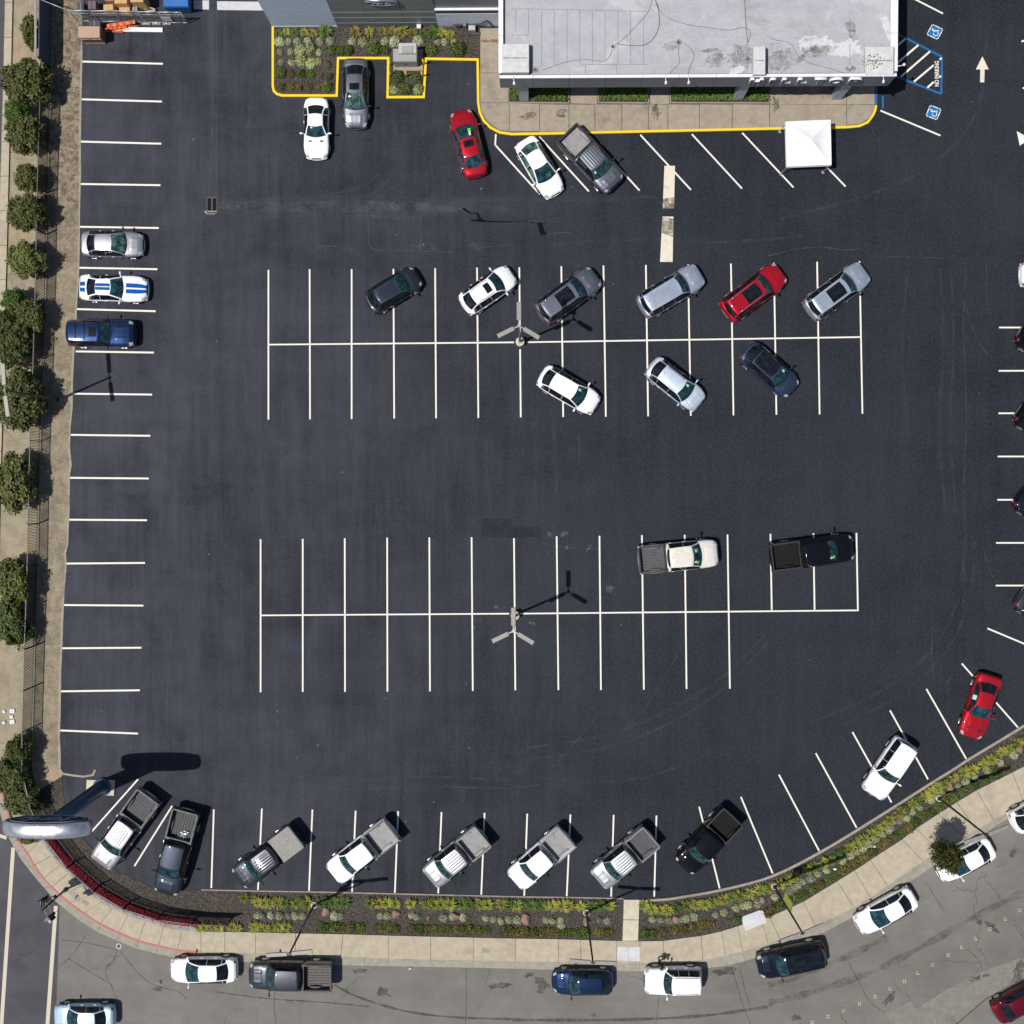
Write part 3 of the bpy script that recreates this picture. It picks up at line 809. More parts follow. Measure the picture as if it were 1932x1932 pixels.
# --- car park surface
lot_left = [T(0, 0, 620, -300), T(0, 0, 620, 340), T(0, 0, 619, 470), T(0, 0, 612, 800), T(0, 0, 608, 1100), T(0, 0, 610, 1300), T(0, 0, 604, 1500), T(0, 0, 600, 1800), T(0, 1, 600, 0), T(0, 1, 592, 200), T(0, 1, 578, 400), T(0, 1, 577, 560),
            T(0, 1, 560, 720), T(0, 1, 553, 850), T(0, 1, 548, 950), T(0, 1, 546, 1150), T(0, 1, 531, 1290), T(0, 1, 527, 1450), T(0, 1, 540, 1580), T(0, 1, 526, 1650), T(0, 1, 523, 1932), T(0, 2, 520, 60), T(0, 2, 512, 250), T(0, 2, 496, 310),
            T(0, 2, 500, 360), T(0, 2, 500, 420), T(0, 2, 488, 560), T(0, 2, 476, 800), T(0, 2, 470, 1000), T(0, 2, 460, 1200), T(0, 2, 456, 1500), T(0, 2, 450, 1700), T(0, 2, 457, 1850), T(0, 3, 455, 0), T(0, 3, 470, 60), T(0, 3, 478, 200), T(0, 3, 510, 350),
            T(0, 3, 640, 540), T(0, 3, 760, 680), T(0, 3, 900, 790), T(0, 3, 1050, 850), T(0, 3, 1160, 905), T(0, 3, 1400, 922), T(0, 3, 1520, 917)]
lot_edge = [T(0, 3, 1520, 917), T(1, 3, 0, 926), T(1, 3, 600, 936), T(1, 3, 1100, 949), T(1, 3, 1660, 962), T(2, 3, 0, 969), T(2, 3, 500, 976), T(2, 3, 840, 984), T(2, 3, 1040, 1000), T(2, 3, 1180, 992), T(2, 3, 1300, 972), T(2, 3, 1450, 948), T(2, 3, 1600, 918), T(2, 3, 1760, 880), T(2, 3, 1932, 832),
            T(3, 3, 160, 762), T(3, 3, 350, 662), T(3, 3, 510, 570), T(3, 3, 670, 472), T(3, 3, 820, 378), T(3, 3, 970, 284), T(3, 3, 1240, 110), T(3, 3, 1420, 0), T(3, 2, 1500, 1876), T(3, 2, 1720, 1745), T(3, 2, 1932, 1615), T(3, 2, 2300, 1390)]
edgeP = [P(*a) for a in lot_edge]
lotpoly = [P(*a) for a in lot_left] + edgeP[1:] + [P(2060, 1250), P(2060, -80)]
lot = tag(flatmesh('car_park', [(p.x, p.y) for p in lotpoly], Z_LOT, 'lot_asphalt'), kind='structure')
# broken concrete lip at the edge of the seal
lipA = [P(*a) for a in lot_left[1:34]]
rr = random.Random(3); lipB = [p + Vector((-0.07 - 0.10 * rr.random(), 0, 0)) for p in lipA]
lip = MB()
for i in range(len(lipA) - 1):
    lip.prism([(p.x, p.y) for p in (lipA[i] + Vector((0.03, 0, 0)), lipA[i + 1] + Vector((0.03, 0, 0)), lipB[i + 1], lipB[i])], 0.0, 0.03)
tag(lip.build('seal_edge', 'kerb_concrete'), kind='structure')
tag(MB().sweep([(p.x, p.y) for p in TL(0, 3, [(455, 5), (475, 40), (560, 55), (640, 62), (705, 50), (722, 10)])], 0.16, 0, 0.10).build('kerb_stub', 'kerb_concrete'), kind='structure')

# planting strip and kerbs
stripP = [P(*a) for a in lot_left[34:-1]]
inner = [i for i in Il[4:]]
bed = tag(flatmesh('planting_strip', [(p.x, p.y) for p in stripP + edgeP + inner[::-1] + [P(40, 1560), P(60, 1500)]], 0.05, 'mulch'), kind='structure')
tag(MB().sweep([(p.x, p.y) for p in edgeP[:8]], 0.10, 0.0, 0.085).build('bed_edging', 'kerb_concrete'), kind='structure')
tag(MB().sweep([(p.x, p.y) for p in smoothline(edgeP[8:], 2)], 0.19, 0.0, 0.15, side=0.05).build('lot_kerb', 'kerb_concrete'), kind='structure')

# concrete path through the strip
pth = tag(empty('garden_path', TP(2, 3, 897, 1140), kind='structure'))
for q in ([(843, 990), (960, 990), (955, 1140), (839, 1138)], [(839, 1142), (955, 1144), (949, 1298), (833, 1298)]):
    MB().prism([(p.x, p.y) for p in TL(2, 3, q)], 0.0, 0.135).build('slab', 'cream_concrete', pth)
MB().prism([(p.x, p.y) for p in TL(2, 3, [(962, 992), (1020, 992), (1018, 1004), (962, 1006)])], 0.0, 0.155).build('slab', 'cream_concrete', pth)

# --- painted bay lines (each a part of the car park)
ZL = Z_LOT + 0.004
def bay(a, b, w=0.11, mat='line_paint', z=ZL):
    m = MB().line(a, b, w, z); return link('painted_line', mk('painted_line', m.v, m.f, mat), lot)
def bays(c, r, rows, **k):
    for x0, y0, x1, y1 in rows: bay(TP(c, r, x0, y0), TP(c, r, x1, y1), **k)
bays(0, 0, [(620, 465, 1230, 482), (618, 750, 1222, 767), (612, 1069, 1217, 1085), (611, 1389, 1211, 1398), (601, 1712, 1198, 1721)], w=.125)
bays(0, 1, [(600, 89, 1188, 100), (580, 401, 1175, 417), (573, 720, 1162, 729), (545, 1039, 1148, 1046), (535, 1350, 1135, 1357), (526, 1674, 1123, 1679)], w=.125)
bays(0, 2, [(520, 58, 1110, 62), (502, 389, 1095, 384), (484, 702, 1082, 706), (469, 1028, 1068, 1024), (460, 1353, 1055, 1345), (452, 1648, 1042, 1672)], w=.125)
bays(1, 1, [(94, 105, 94, 1235), (405, 100, 408, 1232), (722, 100, 722, 1230), (1037, 97, 1043, 1226), (1352, 93, 1359, 1224), (1668, 88, 1678, 1222)])
bays(2, 1, [(55, 85, 60, 610), (61, 705, 66, 1217), (372, 78, 386, 1215), (690, 72, 708, 1213), (1010, 68, 1027, 1210), (1328, 64, 1349, 1205), (1652, 58, 1671, 1202)])
bays(3, 1, [(44, 52, 63, 1198), (370, 44, 389, 1195), (690, 40, 712, 1190)])
ZX = ZL + 0.003
bay(TP(1, 1, 94, 669), TP(2, 1, 15, 652), z=ZX, w=.105); bay(TP(2, 1, 112, 651), TP(3, 1, 703, 612), z=ZX, w=.105)
bays(1, 2, [(35, 205, 35, 1360), (353, 203, 353, 1357), (670, 198, 672, 1357), (990, 193, 992, 1355), (1308, 192, 1313, 1353), (1627, 190, 1636, 1350)])
bays(2, 2, [(15, 198, 20, 735), (20, 815, 25, 1345), (337, 183, 350, 1343), (660, 180, 671, 1343), (980, 175, 995, 1340), (1303, 172, 1317, 1335), (1626, 170, 1644, 1333)])
bays(3, 2, [(18, 165, 28, 740), (342, 160, 351, 740), (667, 158, 678, 745)])
bay(TP(1, 2, 35, 780), TP(1, 2, 1910, 767), z=ZX, w=.105); bay(TP(2, 2, 60, 767), TP(3, 2, 684, 742), z=ZX, w=.105)
bays(0, 3, [(1042, 85, 690, 482), (1300, 285, 1015, 740), (1614, 312, 1595, 905)])
bays(1, 3, [(45, 305, 15, 920), (426, 313, 400, 930), (752, 322, 725, 933), (1073, 325, 1048, 945), (1400, 333, 1375, 945), (1725, 338, 1700, 955)])
bays(2, 3, [(115, 345, 92, 963), (441, 350, 413, 967), (767, 353, 748, 970), (1090, 358, 1073, 970), (1412, 292, 1568, 912), (1727, 217, 1967, 795)])
bays(3, 3, [(82, 50, 387, 628), (360, -112, 668, 450), (637, -272, 932, 260), (920, -435, 1207, 85)])
bays(3, 2, [(1195, 1335, 1495, 1862), (1462, 1143, 1885, 1625), (1655, 878, 2150, 1085), (1718, 555, 2200, 555), (1720, 233, 2200, 233)])
bays(3, 1, [(1743, 540, 2200, 540), (1740, 867, 2200, 865), (1738, 1187, 2200, 1187), (1733, 1513, 2200, 1513), (1730, 1840, 2200, 1840)])
bays(1, 0, [(1810, 1012, 1805, 1097)]); bays(1, 0, [(1806, 1095, 2127, 1450)])
bays(2, 0, [(205, 1032, 580, 1445), (585, 1025, 962, 1438), (968, 1018, 1350, 1433), (1357, 1013, 1735, 1423), (1737, 1003, 2124, 1415)])
bays(3, 0, [(190, 1000, 585, 1408), (848, 835, 1300, 1023), (1040, -40, 1320, 103), (1912, 315, 1960, 296), (1922, 668, 1960, 650)])
def ppoly(pts, mat, z=ZL, name='painted_marking'): return flatmesh(name, [(p.x, p.y) for p in pts], z, mat, lot)
ppoly(TL(2, 0, [(1150, 1252), (1230, 1252), (1222, 1573), (1137, 1573)]), 'stale_paint', ZL + .006)
ppoly(TL(2, 0, [(1135, 1635), (1218, 1635), (1212, 1977), (1117, 1977)]), 'stale_paint', ZL + .006)
ppoly(TL(0, 0, [(1460, 3), (1578, 3), (1578, 73), (1462, 70)]), 'pale_concrete'); ppoly(TL(0, 0, [(1638, 10), (2000, 14), (1990, 80), (1640, 76)]), 'pale_concrete')
Z5 = lambda x, y: P((3340 + x / 3.864) / 1.98758, (60 + y / 3.864) / 1.98758)
ppoly([Z5(*q) for q in [(1328, 585), (1420, 775), (1360, 775), (1355, 962), (1293, 962), (1297, 775), (1233, 775)]], 'stale_paint', name='painted_arrow')
ppoly([Z5(*q) for q in [(1825, 1670), (2060, 1800), (1960, 1850), (2080, 2000), (2040, 2040), (1925, 1840), (1870, 1880)]], 'line_paint', name='painted_arrow')
hp = [Z5(-150, 130), Z5(742, 592), Z5(732, 1130), Z5(-150, 790)]
for a, b in ((0, 1), (1, 2), (2, 3)): bay(hp[a], hp[b], 0.14, 'blue_paint', ZL + 0.003 * (a + 1))
for q in [(215, 330, -40, 545), (398, 423, 30, 740), (568, 515, 148, 880), (620, 715, 335, 955), (622, 958, 530, 1040), (735, 610, 708, 635), (728, 868, 700, 890)]:
    bay(Z5(q[0], q[1]), Z5(q[2], q[3]), 0.13, 'line_paint', ZL + .012)
bay(TP(3, 0, 866, 725), TP(3, 0, 866, 820), 0.13, 'blue_paint')

def text_mesh(s, size, ext=0.0, bev=0.0, space=1.0, bold=0.0):
    cu = bpy.data.curves.new('lettering', 'FONT'); cu.body = s; cu.size = size; cu.extrude = ext; cu.bevel_depth = bev
    cu.space_character = space; cu.offset = bold; cu.align_x = 'CENTER'; cu.align_y = 'CENTER'; cu.resolution_u = 3
    ob = bpy.data.objects.new('lettering', cu); COL.objects.link(ob)
    dg = bpy.context.evaluated_depsgraph_get()
    me = bpy.data.meshes.new_from_object(ob.evaluated_get(dg), depsgraph=dg)
    bpy.data.objects.remove(ob); bpy.data.curves.remove(cu)
    me.materials.clear()
    return me
def fit_text(me, w, h):
    xs = [v.co.x for v in me.vertices]; ys = [v.co.y for v in me.vertices]
    cx, cy = (min(xs) + max(xs)) / 2, (min(ys) + max(ys)) / 2
    sx = w / (max(xs) - min(xs)); sy = h / (max(ys) - min(ys))
    for v in me.vertices: v.co.x = (v.co.x - cx) * sx; v.co.y = (v.co.y - cy) * sy
    return me
a0, a1 = Z5(667, 1022), Z5(667, 655)
np_me = fit_text(text_mesh('NO PARKING', 0.5, bold=0.012), (a1 - a0).length, (Z5(700, 800) - Z5(636, 800)).length)
np_me.materials.append(MATS['line_paint'])
o = link('painted_lettering', np_me, lot); o.location = (a0 + a1) / 2 + Vector((0, 0, ZL + .016)); o.rotation_euler = (0, 0, math.atan2((a1 - a0).y, (a1 - a0).x))

def wheelchair(corners):
    A, B, C, D = [Z5(*q) for q in corners]
    cx = (A + B + C + D) / 4; ux = ((B - A) + (C - D)) / 2; uy = ((A - D) + (B - C)) / 2   # right, up of the sign
    f = lambda x, y: cx + ux * x + uy * y
    rect = lambda w: [f(-w, -w), f(w, -w), f(w, w), f(-w, w)]
    ppoly(rect(0.43), 'sign_blue_paint', ZL + .004, 'painted_symbol')
    # stencilled white frame, broken at the bridges
    for s in range(4):
        for u0, u1 in ((-0.5, -0.30), (-0.25, 0.22), (0.27, 0.5)):
            q = [(u0, 0.42), (u1, 0.42), (u1, 0.5), (u0, 0.5)]
            for _ in range(s): q = [(-y, x) for x, y in q]
            ppoly([f(*t) for t in q], 'line_paint', ZL, 'painted_symbol')
    # figure: head, trunk, thigh, shin, wheel ring; drawn lying towards the kerb
    T2 = lambda x, y: (-y, x) 
    def arc(c, r, a0, a1, w, nn=14):
        m = MB(); A_ = []; B_ = []
        for k in range(nn + 1):
            a = a0 + (a1 - a0) * k / nn
            A_.append(f(c[0] + math.cos(a) * (r - w / 2), c[1] + math.sin(a) * (r - w / 2))); B_.append(f(c[0] + math.cos(a) * (r + w / 2), c[1] + math.sin(a) * (r + w / 2)))
        m.strip(A_, B_, ZL + .009); link('painted_symbol', mk('painted_symbol', m.v, m.f, 'line_paint'), lot)
    arc((0.12, -0.10), 0.185, math.radians(-170), math.radians(75), 0.055)
    def seg(a, b, w, dz=0.0):
        m = MB().line(f(*a), f(*b), w, ZL + .010 + dz); link('painted_symbol', mk('painted_symbol', m.v, m.f, 'line_paint'), lot)
    seg((-0.33, 0.13), (-0.25, 0.11), 0.085); seg((-0.25, 0.02), (-0.02, 0.03), 0.06, .001); seg((-0.17, 0.03), (-0.15, 0.15), 0.05, .002); seg((-0.02, 0.02), (0.0, 0.16), 0.055, .003); seg((0.0, 0.14), (0.16, 0.12), 0.055, .004); seg((0.16, 0.1), (0.22, 0.26), 0.05, .005)
wheelchair([(600, 115), (765, 190), (680, 350), (515, 270)])
wheelchair([(570, 1285), (738, 1350), (670, 1512), (503, 1448)])

# worn swale film, pale seams of older repairs
ppoly(TL(1, 0, [(-280, 1500), (200, 1490), (700, 1470), (1200, 1480), (1700, 1540), (1932, 1600), (1600, 1590), (1200, 1570), (700, 1580), (200, 1560), (-280, 1560)]), 'sweep_film', ZL - .0027, 'worn_band')
ppoly(TL(1, 0, [(-280, 1522), (300, 1520), (800, 1512), (1300, 1530), (1570, 1572), (1510, 1604), (1200, 1592), (800, 1602), (400, 1590), (-100, 1586), (-280, 1572)]), 'swale_film', ZL - .002, 'worn_band')
for c_, r_, pts_, w_ in [(3, 1, [(790, 0), (1250, 14), (1440, 10), (1480, 40), (1497, 90), (1485, 250), (1476, 400), (1470, 520), (1490, 900), (1500, 1300), (1478, 1600), (1480, 1932)], .07), (3, 2, [(1480, 0), (1500, 300), (1475, 600), (1470, 760)], .06), (3, 1, [(1650, 60), (1645, 250), (1660, 420)], .05), (3, 1, [(1480, 330), (1560, 620), (1700, 800)], .05),
                        (1, 0, [(850, 1650), (850, 1780), (858, 1890), (1000, 1888), (1250, 1896), (1490, 1905)], .09), (1, 0, [(1247, 1620), (1245, 1890)], .08), (1, 0, [(1482, 1610), (1478, 1890)], .07), (1, 0, [(735, 1690), (738, 1850), (790, 1932)], .05), (1, 0, [(800, 1620), (950, 1638), (1200, 1650)], .08), (1, 0, [(460, 1855), (560, 1862), (620, 1855)], .10),
                        (1, 0, [(-200, 1590), (200, 1596), (600, 1600), (800, 1592)], .05), (1, 0, [(785, 1540), (800, 1570), (770, 1600)], .10), (1, 0, [(1650, 1870), (1800, 1858), (1932, 1840)], .08), (0, 0, [(1602, 100), (1606, 500), (1604, 900), (1596, 1200), (1575, 1480)], .10), (0, 0, [(1632, 60), (1640, 600), (1634, 1300), (1632, 1490)], .06),
                        (1, 3, [(1430, 135), (1540, 150), (1700, 146), (1932, 152)], .07), (2, 3, [(0, 142), (120, 138), (220, 132), (226, 98)], .06), (0, 2, [(1300, 700), (1290, 1100), (1258, 1420), (1268, 1650), (1272, 1800)], .06), (1, 2, [(490, 660), (430, 900), (390, 980)], .06), (1, 2, [(130, 1820), (160, 1760), (150, 1880)], .05), (1, 2, [(240, 1780), (200, 1900)], .05), (1, 2, [(1700, 1580), (1600, 1700), (1500, 1780)], .06),
                        (2, 2, [(700, 1450), (600, 1600), (420, 1800), (300, 1932)], .06), (2, 2, [(1250, 1080), (1000, 1500), (780, 1700)], .05), (2, 2, [(230, 235), (400, 275), (520, 268), (650, 285)], .08), (3, 2, [(1245, 850), (1230, 1100), (1260, 1330)], .08), (3, 2, [(1620, 250), (1660, 430), (1720, 520)], .06), (3, 2, [(1390, 1230), (1340, 1300), (1360, 1380)], .06), (3, 0, [(0, 1932), (200, 1880), (420, 1860), (560, 1890), (690, 1880)], .09), (3, 0, [(780, 960), (800, 1020), (860, 1080)], .05),
                        (2, 0, [(0, 1680), (300, 1660), (480, 1720), (540, 1760)], .06), (2, 0, [(270, 1770), (400, 1750), (470, 1770)], .08), (0, 0, [(1880, 800), (1870, 1100), (1880, 1390)], .05)]:
    ribbon('old_seam', TL(c_, r_, pts_), w_, ZL - .001, 'seam_film', lot)
for c_, r_, pts_, w_ in [(2, 1, [(160, 1250), (190, 1500), (170, 1750), (200, 1932)], .3), (2, 1, [(300, 1260), (340, 1500), (330, 1800)], .35), (2, 1, [(480, 1220), (520, 1500), (450, 1850)], .3), (1, 1, [(1750, 1300), (1730, 1600), (1780, 1932)], .3), (1, 1, [(700, 1300), (760, 1600), (720, 1932)], .35), (1, 1, [(1090, 1260), (1060, 1500), (1110, 1800)], .3),
                        (2, 2, [(1932, 900), (1600, 1250), (1200, 1500), (700, 1700), (100, 1780)], .3), (2, 2, [(1932, 980), (1620, 1330), (1220, 1590), (720, 1790), (100, 1870)], .3), (3, 2, [(1480, 200), (1460, 600), (1300, 1000), (900, 1350), (300, 1600)], .3), (3, 2, [(1560, 220), (1540, 640), (1370, 1060), (960, 1430), (340, 1690)], .3),
                        (1, 2, [(60, 1500), (200, 1700), (260, 1932)], .25), (1, 2, [(500, 250), (480, 500), (560, 700)], .25), (1, 3, [(100, 40), (700, 100), (1300, 60), (1900, 90)], .35), (1, 3, [(100, 110), (700, 170), (1300, 130), (1900, 160)], .35), (2, 3, [(60, 60), (600, 120), (1100, 60), (1500, -120)], .3), (3, 1, [(1300, 100), (1330, 700), (1280, 1300), (1340, 1932)], .35), (3, 1, [(1380, 100), (1410, 700), (1360, 1300), (1420, 1932)], .3), (3, 1, [(1050, 150), (1000, 700), (1060, 1400)], .3),
                        (2, 0, [(-900, 1560), (-200, 1500), (600, 1520), (1100, 1480)], .4), (2, 0, [(300, 1850), (900, 1800), (1600, 1840), (2200, 1780)], .35), (3, 0, [(100, 1650), (700, 1500), (1200, 1300), (1600, 900), (1650, 300)], .35), (0, 1, [(1400, 100), (1480, 700), (1420, 1300), (1450, 1932)], .4), (0, 1, [(1560, 50), (1620, 700), (1570, 1400), (1600, 1932)], .35), (0, 2, [(1400, 0), (1350, 700), (1420, 1400)], .4), (0, 0, [(1750, 200), (1800, 800), (1740, 1400)], .5), (1, 0, [(900, 800), (1000, 1100), (900, 1400), (500, 1480)], .3), (1, 0, [(1010, 820), (1090, 1120), (980, 1450), (560, 1540)], .3)]:
    ribbon('tyre_sweep', TL(c_, r_, pts_), w_, ZL - .0024, 'sweep_film', lot)
for c_, r_, q_ in [(1, 2, [(1700, 50), (1930, 45), (1932, 195), (1700, 190)]), (2, 2, [(0, 115), (215, 108), (222, 190), (0, 192)])]:
    ppoly(TL(c_, r_, q_), 'patch_film', ZL - .003, 'repair_patch')
for q_ in ([(1140, 1500), (1222, 1490), (1222, 1573), (1137, 1573)], [(1135, 1640), (1218, 1650), (1214, 1790), (1130, 1760)]):
    ppoly(TL(2, 0, q_), 'grime_film', ZL + .0085, 'grime')
# tar spill and crack sealing in the swale
tarpts = TL(1, 0, [(1555, 1575), (1572, 1565), (1590, 1585), (1625, 1607), (1680, 1605), (1692, 1640), (1735, 1665), (1932, 1672), (1932, 1680), (1700, 1676), (1630, 1668), (1615, 1640), (1640, 1660), (1680, 1650), (1665, 1615), (1612, 1612), (1575, 1592)])
ppoly(tarpts, 'tar_black', ZL, 'tar_seal')
ribbon('tar_seal', TL(2, 0, [(-10, 1676), (80, 1670), (130, 1678), (190, 1684), (260, 1680)]), 0.07, ZL + .002, 'tar_black', lot)
ppoly(TL(2, 0, [(190, 1684), (230, 1684), (242, 1740), (262, 1768), (228, 1776), (222, 1785), (205, 1745)]), 'tar_black', ZL + .004, 'tar_seal')
for i, (c, r, x, y, rx, ry, m) in enumerate([(1, 2, 1810, 715, .28, .14, 'trim_grey'), (2, 2, 400, 165, .4, .2, 'trim_grey'), (2, 2, 285, 175, .35, .25, 'trim_grey'), (2, 2, 735, 580, .38, .3, 'trim_grey'), (2, 2, 580, 270, .3, .2, 'trim_grey'), (2, 2, 410, 270, .3, .14, 'trim_grey'), (2, 2, 150, 840, .12, .3, 'trim_grey'), (1, 2, 465, 1757, .13, .13, 'trim_grey'), (1, 2, 1648, 870, .12, .12, 'trim_grey'), (1, 2, 1780, 1890, .15, .15, 'trim_grey'), (1, 2, 305, 1853, .12, .12, 'trim_grey')]):
    blob('scuff_mark', TP(c, r, x, y), rx * .8, ry * .8, 0.2 * i, ZL + .001, 'scuff_film', lot, 40 + i, 18, .45)

# strip of trodden ground between the verge fence and the seal
tag(flatmesh('trodden_strip', [(p.x, p.y) for p in [P(98, -60), P(97, 60)] + TL(0, 0, [(388, 500), (374, 900), (366, 1150), (354, 1500), (350, 1800)]) + TL(0, 1, [(350, 100), (332, 700), (306, 1350), (290, 1932)]) + TL(0, 2, [(284, 400), (262, 1000), (246, 1600), (242, 1880)]) + [P(*a) + Vector((-.06, 0, 0)) for a in lot_left[33:0:-1]] + [P(155, -60)]], .004, 'trodden_ground'), kind='structure')
# --- yard drain
dr = empty('storm_drain', TP(0, 0, 1600, 1550), label='iron storm drain grate at the head of the worn swale', cat='drain')
m = MB(); q = [TP(0, 0, 1562, 1492), TP(0, 0, 1638, 1492), TP(0, 0, 1636, 1608), TP(0, 0, 1560, 1608)]
x0, x1 = q[0].x, q[1].x; y0, y1 = q[2].y, q[0].y
MB().box((x0, y0, 0.0), (x1, y1, Z_LOT + .004)).build('pit', 'tar_black', dr)
fr = MB(); fr.box((x0 - .02, y0 - .02, 0), (x0 + .04, y1 + .05, Z_LOT + .02)); fr.box((x1 - .04, y0 - .02, 0), (x1 + .02, y1 + .02, Z_LOT + .02)); fr.box((x0 + .04, y1 - .04, 0), (x1 - .04, y1 + .05, Z_LOT + .02)); fr.box((x0 + .04, y0 - .05, 0), (x1 - .04, y0 + .04, Z_LOT + .02))
fr.build('frame', 'bed_grey', dr)
for k in range(9):
    yy = y0 + .06 + (y1 - y0 - .12) * k / 8
    MB().box((x0 + .04, yy - .018, 0), (x1 - .04, yy + .018, Z_LOT + .016)).build('bar', 'bed_dark', dr)
MB().box(((x0 + x1) / 2 - .02, y0 + .04, 0), ((x0 + x1) / 2 + .02, y1 - .04, Z_LOT + .018)).build('bar', 'trim_grey', dr)
MB().prism([(p.x, p.y) for p in TL(0, 0, [(1545, 1590), (1640, 1590), (1642, 1605), (1620, 1618), (1565, 1618), (1545, 1605)])], 0, Z_LOT + .006).build('collar', 'kerb_concrete', dr)
mh = empty('manhole', TP(0, 3, 896, 1344), label='round manhole cover in the grey street near the crossing', cat='manhole')
MB().cyl(TP(0, 3, 896, 1344), .20, 0, Z_ROAD + .014, 24).build('ring', 'pale_concrete', mh); MB().cyl(TP(0, 3, 896, 1344), .135, 0, Z_ROAD + .02, 20).build('lid', 'road_dark', mh); MB().cyl(TP(0, 3, 896, 1344), .03, 0, Z_ROAD + .03, 10).build('boss', 'cobble_stone', mh)

# --- raised studs marking the street's centre line
stud = MB().cyl((0, 0), .05, 0, .016, 10, .036).mesh('road_stud', 'stud_yellow', False); stud2 = MB().cyl((0, 0), .05, 0, .016, 10, .036).mesh('road_stud', 'stud_amber', False)
spots = [(1900, 1075), (1792, 1140), (1675, 1215), (1568, 1287), (1462, 1352), (1360, 1412), (1240, 1485), (1130, 1548), (1030, 1610), (922, 1665), (808, 1725), (690, 1780), (568, 1832), (452, 1876), (333, 1920)]
for i, (x, y) in enumerate(spots):
    am = i in (0, 6, 12)
    for dx, dy in ((-7, -8), (8, -9), (-7, 8), (8, 7)):
        if i in (1, 3, 4, 7, 9) and (dx < 0) == (dy > 0) and dx > 0: continue
        o = link('road_stud', stud2 if am else stud); o.location = TP(3, 3, x + dx * .95, y + dy, Z_ROAD)
        tag(o, ('small amber road stud in the dotted line along the street' if am else 'small yellow road stud in the dotted line along the street'), 'road stud', 'amber studs on the street centre line' if am else 'yellow studs on the street centre line')

# ================================================================== SHOWROOM BUILDING
RZ = 6.0
bx0 = P(942, 144, RZ).x; bx1 = P(1692, 146, RZ).x; byF = P(1300, 145, RZ).y; byB = byF + 15.0
hall = empty('showroom_building', ((bx0 + bx1) / 2, (byF + byB) / 2, 0), label='flat-roofed grey showroom with dark fascia and pale roof above the walkway', cat='building')
wy = byF + 2.0
MB().box((bx0 + .6, wy, 0), (bx1 - .6, byB, 5.2)).build('wall', 'wall_panel_grey', hall)
MB().box((bx0 + .12, byF + .12, 4.05), (bx1 - .12, byB - .12, 5.62)).build('eave_box', 'fascia_grey', hall)
MB().box((bx0 + .3, byF + .3, 5.62), (bx1 - .3, byB - .3, 5.70)).build('roof', 'roof_membrane', hall)
# shop windows under the overhang
npn = 11
for k in range(npn):
    xa = bx0 + 1.0 + (bx1 - bx0 - 2.0) * k / npn; xb = bx0 + 1.0 + (bx1 - bx0 - 2.0) * (k + 1) / npn
    w = MB().box((xa + .06, wy - .05, .35), (xb - .06, wy - .004, 3.3)).build('window', 'fascia_grey', hall)
    sub(w, MB().box((xa + .14, wy - .07, .45), (xb - .14, wy - .052, 3.2)), 'pane', 'pane_glass', hall)
# fascia panels, two courses, each its own plate
cuts = [bx0, *[P(966 + t / 4, 160, 5.0).x for t in (160, 430, 703, 978, 1252, 1527, 1805)], *[P(1449 + t / 4, 160, 5.0).x for t in (150, 427, 707)], bx1]
for i in range(len(cuts) - 1):
    for za, zb in ((4.0, 4.98), (5.0, 5.93)):
        MB().box((cuts[i] + .012, byF, za), (cuts[i + 1] - .012, byF + .1, zb)).build('fascia_panel', 'fascia_grey', hall)
ny = 6
for i in range(ny):
    ya = byF + .13 + (byB - byF - .13) * i / ny; yb = byF + .13 + (byB - byF - .13) * (i + 1) / ny
    for xx, s in ((bx1 - .1, 1), (bx0, -1)):
        MB().box((xx, ya + .012, 4.0), (xx + .1, yb - .012, 5.93)).build('fascia_panel', 'fascia_grey', hall)
# white metal parapet caps in lengths
for i in range(len(cuts) - 1):
    MB().box((cuts[i] + .008, byF - .03, 5.93), (cuts[i + 1] - .008, byF + .17, RZ + .02), .015).build('parapet_cap', 'parapet_white', hall)
for i in range(ny):
    ya = byF + .3 + (byB - byF - .3) * i / ny; yb = byF + .3 + (byB - byF - .3) * (i + 1) / ny
    MB().box((bx0 - .05, ya + .008, 5.935), (bx0 + .26, yb - .008, RZ + .025), .015).build('parapet_cap', 'parapet_white', hall)
    MB().box((bx1 - .42, ya + .008, 5.935), (bx1 + .05, yb - .008, RZ + .025), .015).build('parapet_cap', 'parapet_white', hall)
# membrane laps on the roof
R2 = lambda c, x, y, z=5.72: TP(c, 0, x, y, z)
def lap(a, b, w=.022, mat='seam_grey', z=5.712):
    MB().beam((a.x, a.y, z), (b.x, b.y, z), w, .02).build('roof_seam', mat, hall)
for x, y0, y1 in [(27, 70, 245), (125, 70, 250), (222, 85, 500), (318, 75, 480), (414, 70, 475), (510, 75, 485), (605, 80, 480), (702, 85, 475), (798, 85, 480), (894, 85, 488), (990, 95, 490), (555, 490, 555), (787, 490, 555)]:
    lap(R2(2, x, y0), R2(2, x + (1 if x > 400 else 0), y1))
lap(R2(2, 0, 66), R2(2, 500, 72)); lap(R2(2, 500, 74), R2(2, 1020, 86)); lap(R2(2, 520, 486), R2(2, 1028, 486)); lap(R2(2, 0, 262), R2(2, 130, 264), .02)
for yy in (12, 108, 205, 300, 395, 488):
    lap(R2(2, 1040, yy), R2(2, 1745, yy + 1), .016, 'hatch_white'); lap(R2(3, 0, yy + 12), R2(3, 920, yy + 14), .016, 'hatch_white')
for xx in (1143, 1520, 1600):
    lap(R2(2, xx, 10), R2(2, xx, 108), .014, 'hatch_white', 5.716)
lap(R2(2, 1752, -40), R2(2, 1762, 150), .06, 'seam_grey', 5.73); lap(R2(2, 1762, 150), R2(2, 1778, 345), .05, 'seam_grey', 5.735)
lap(R2(3, 618, 330), R2(3, 618, 490), .03)
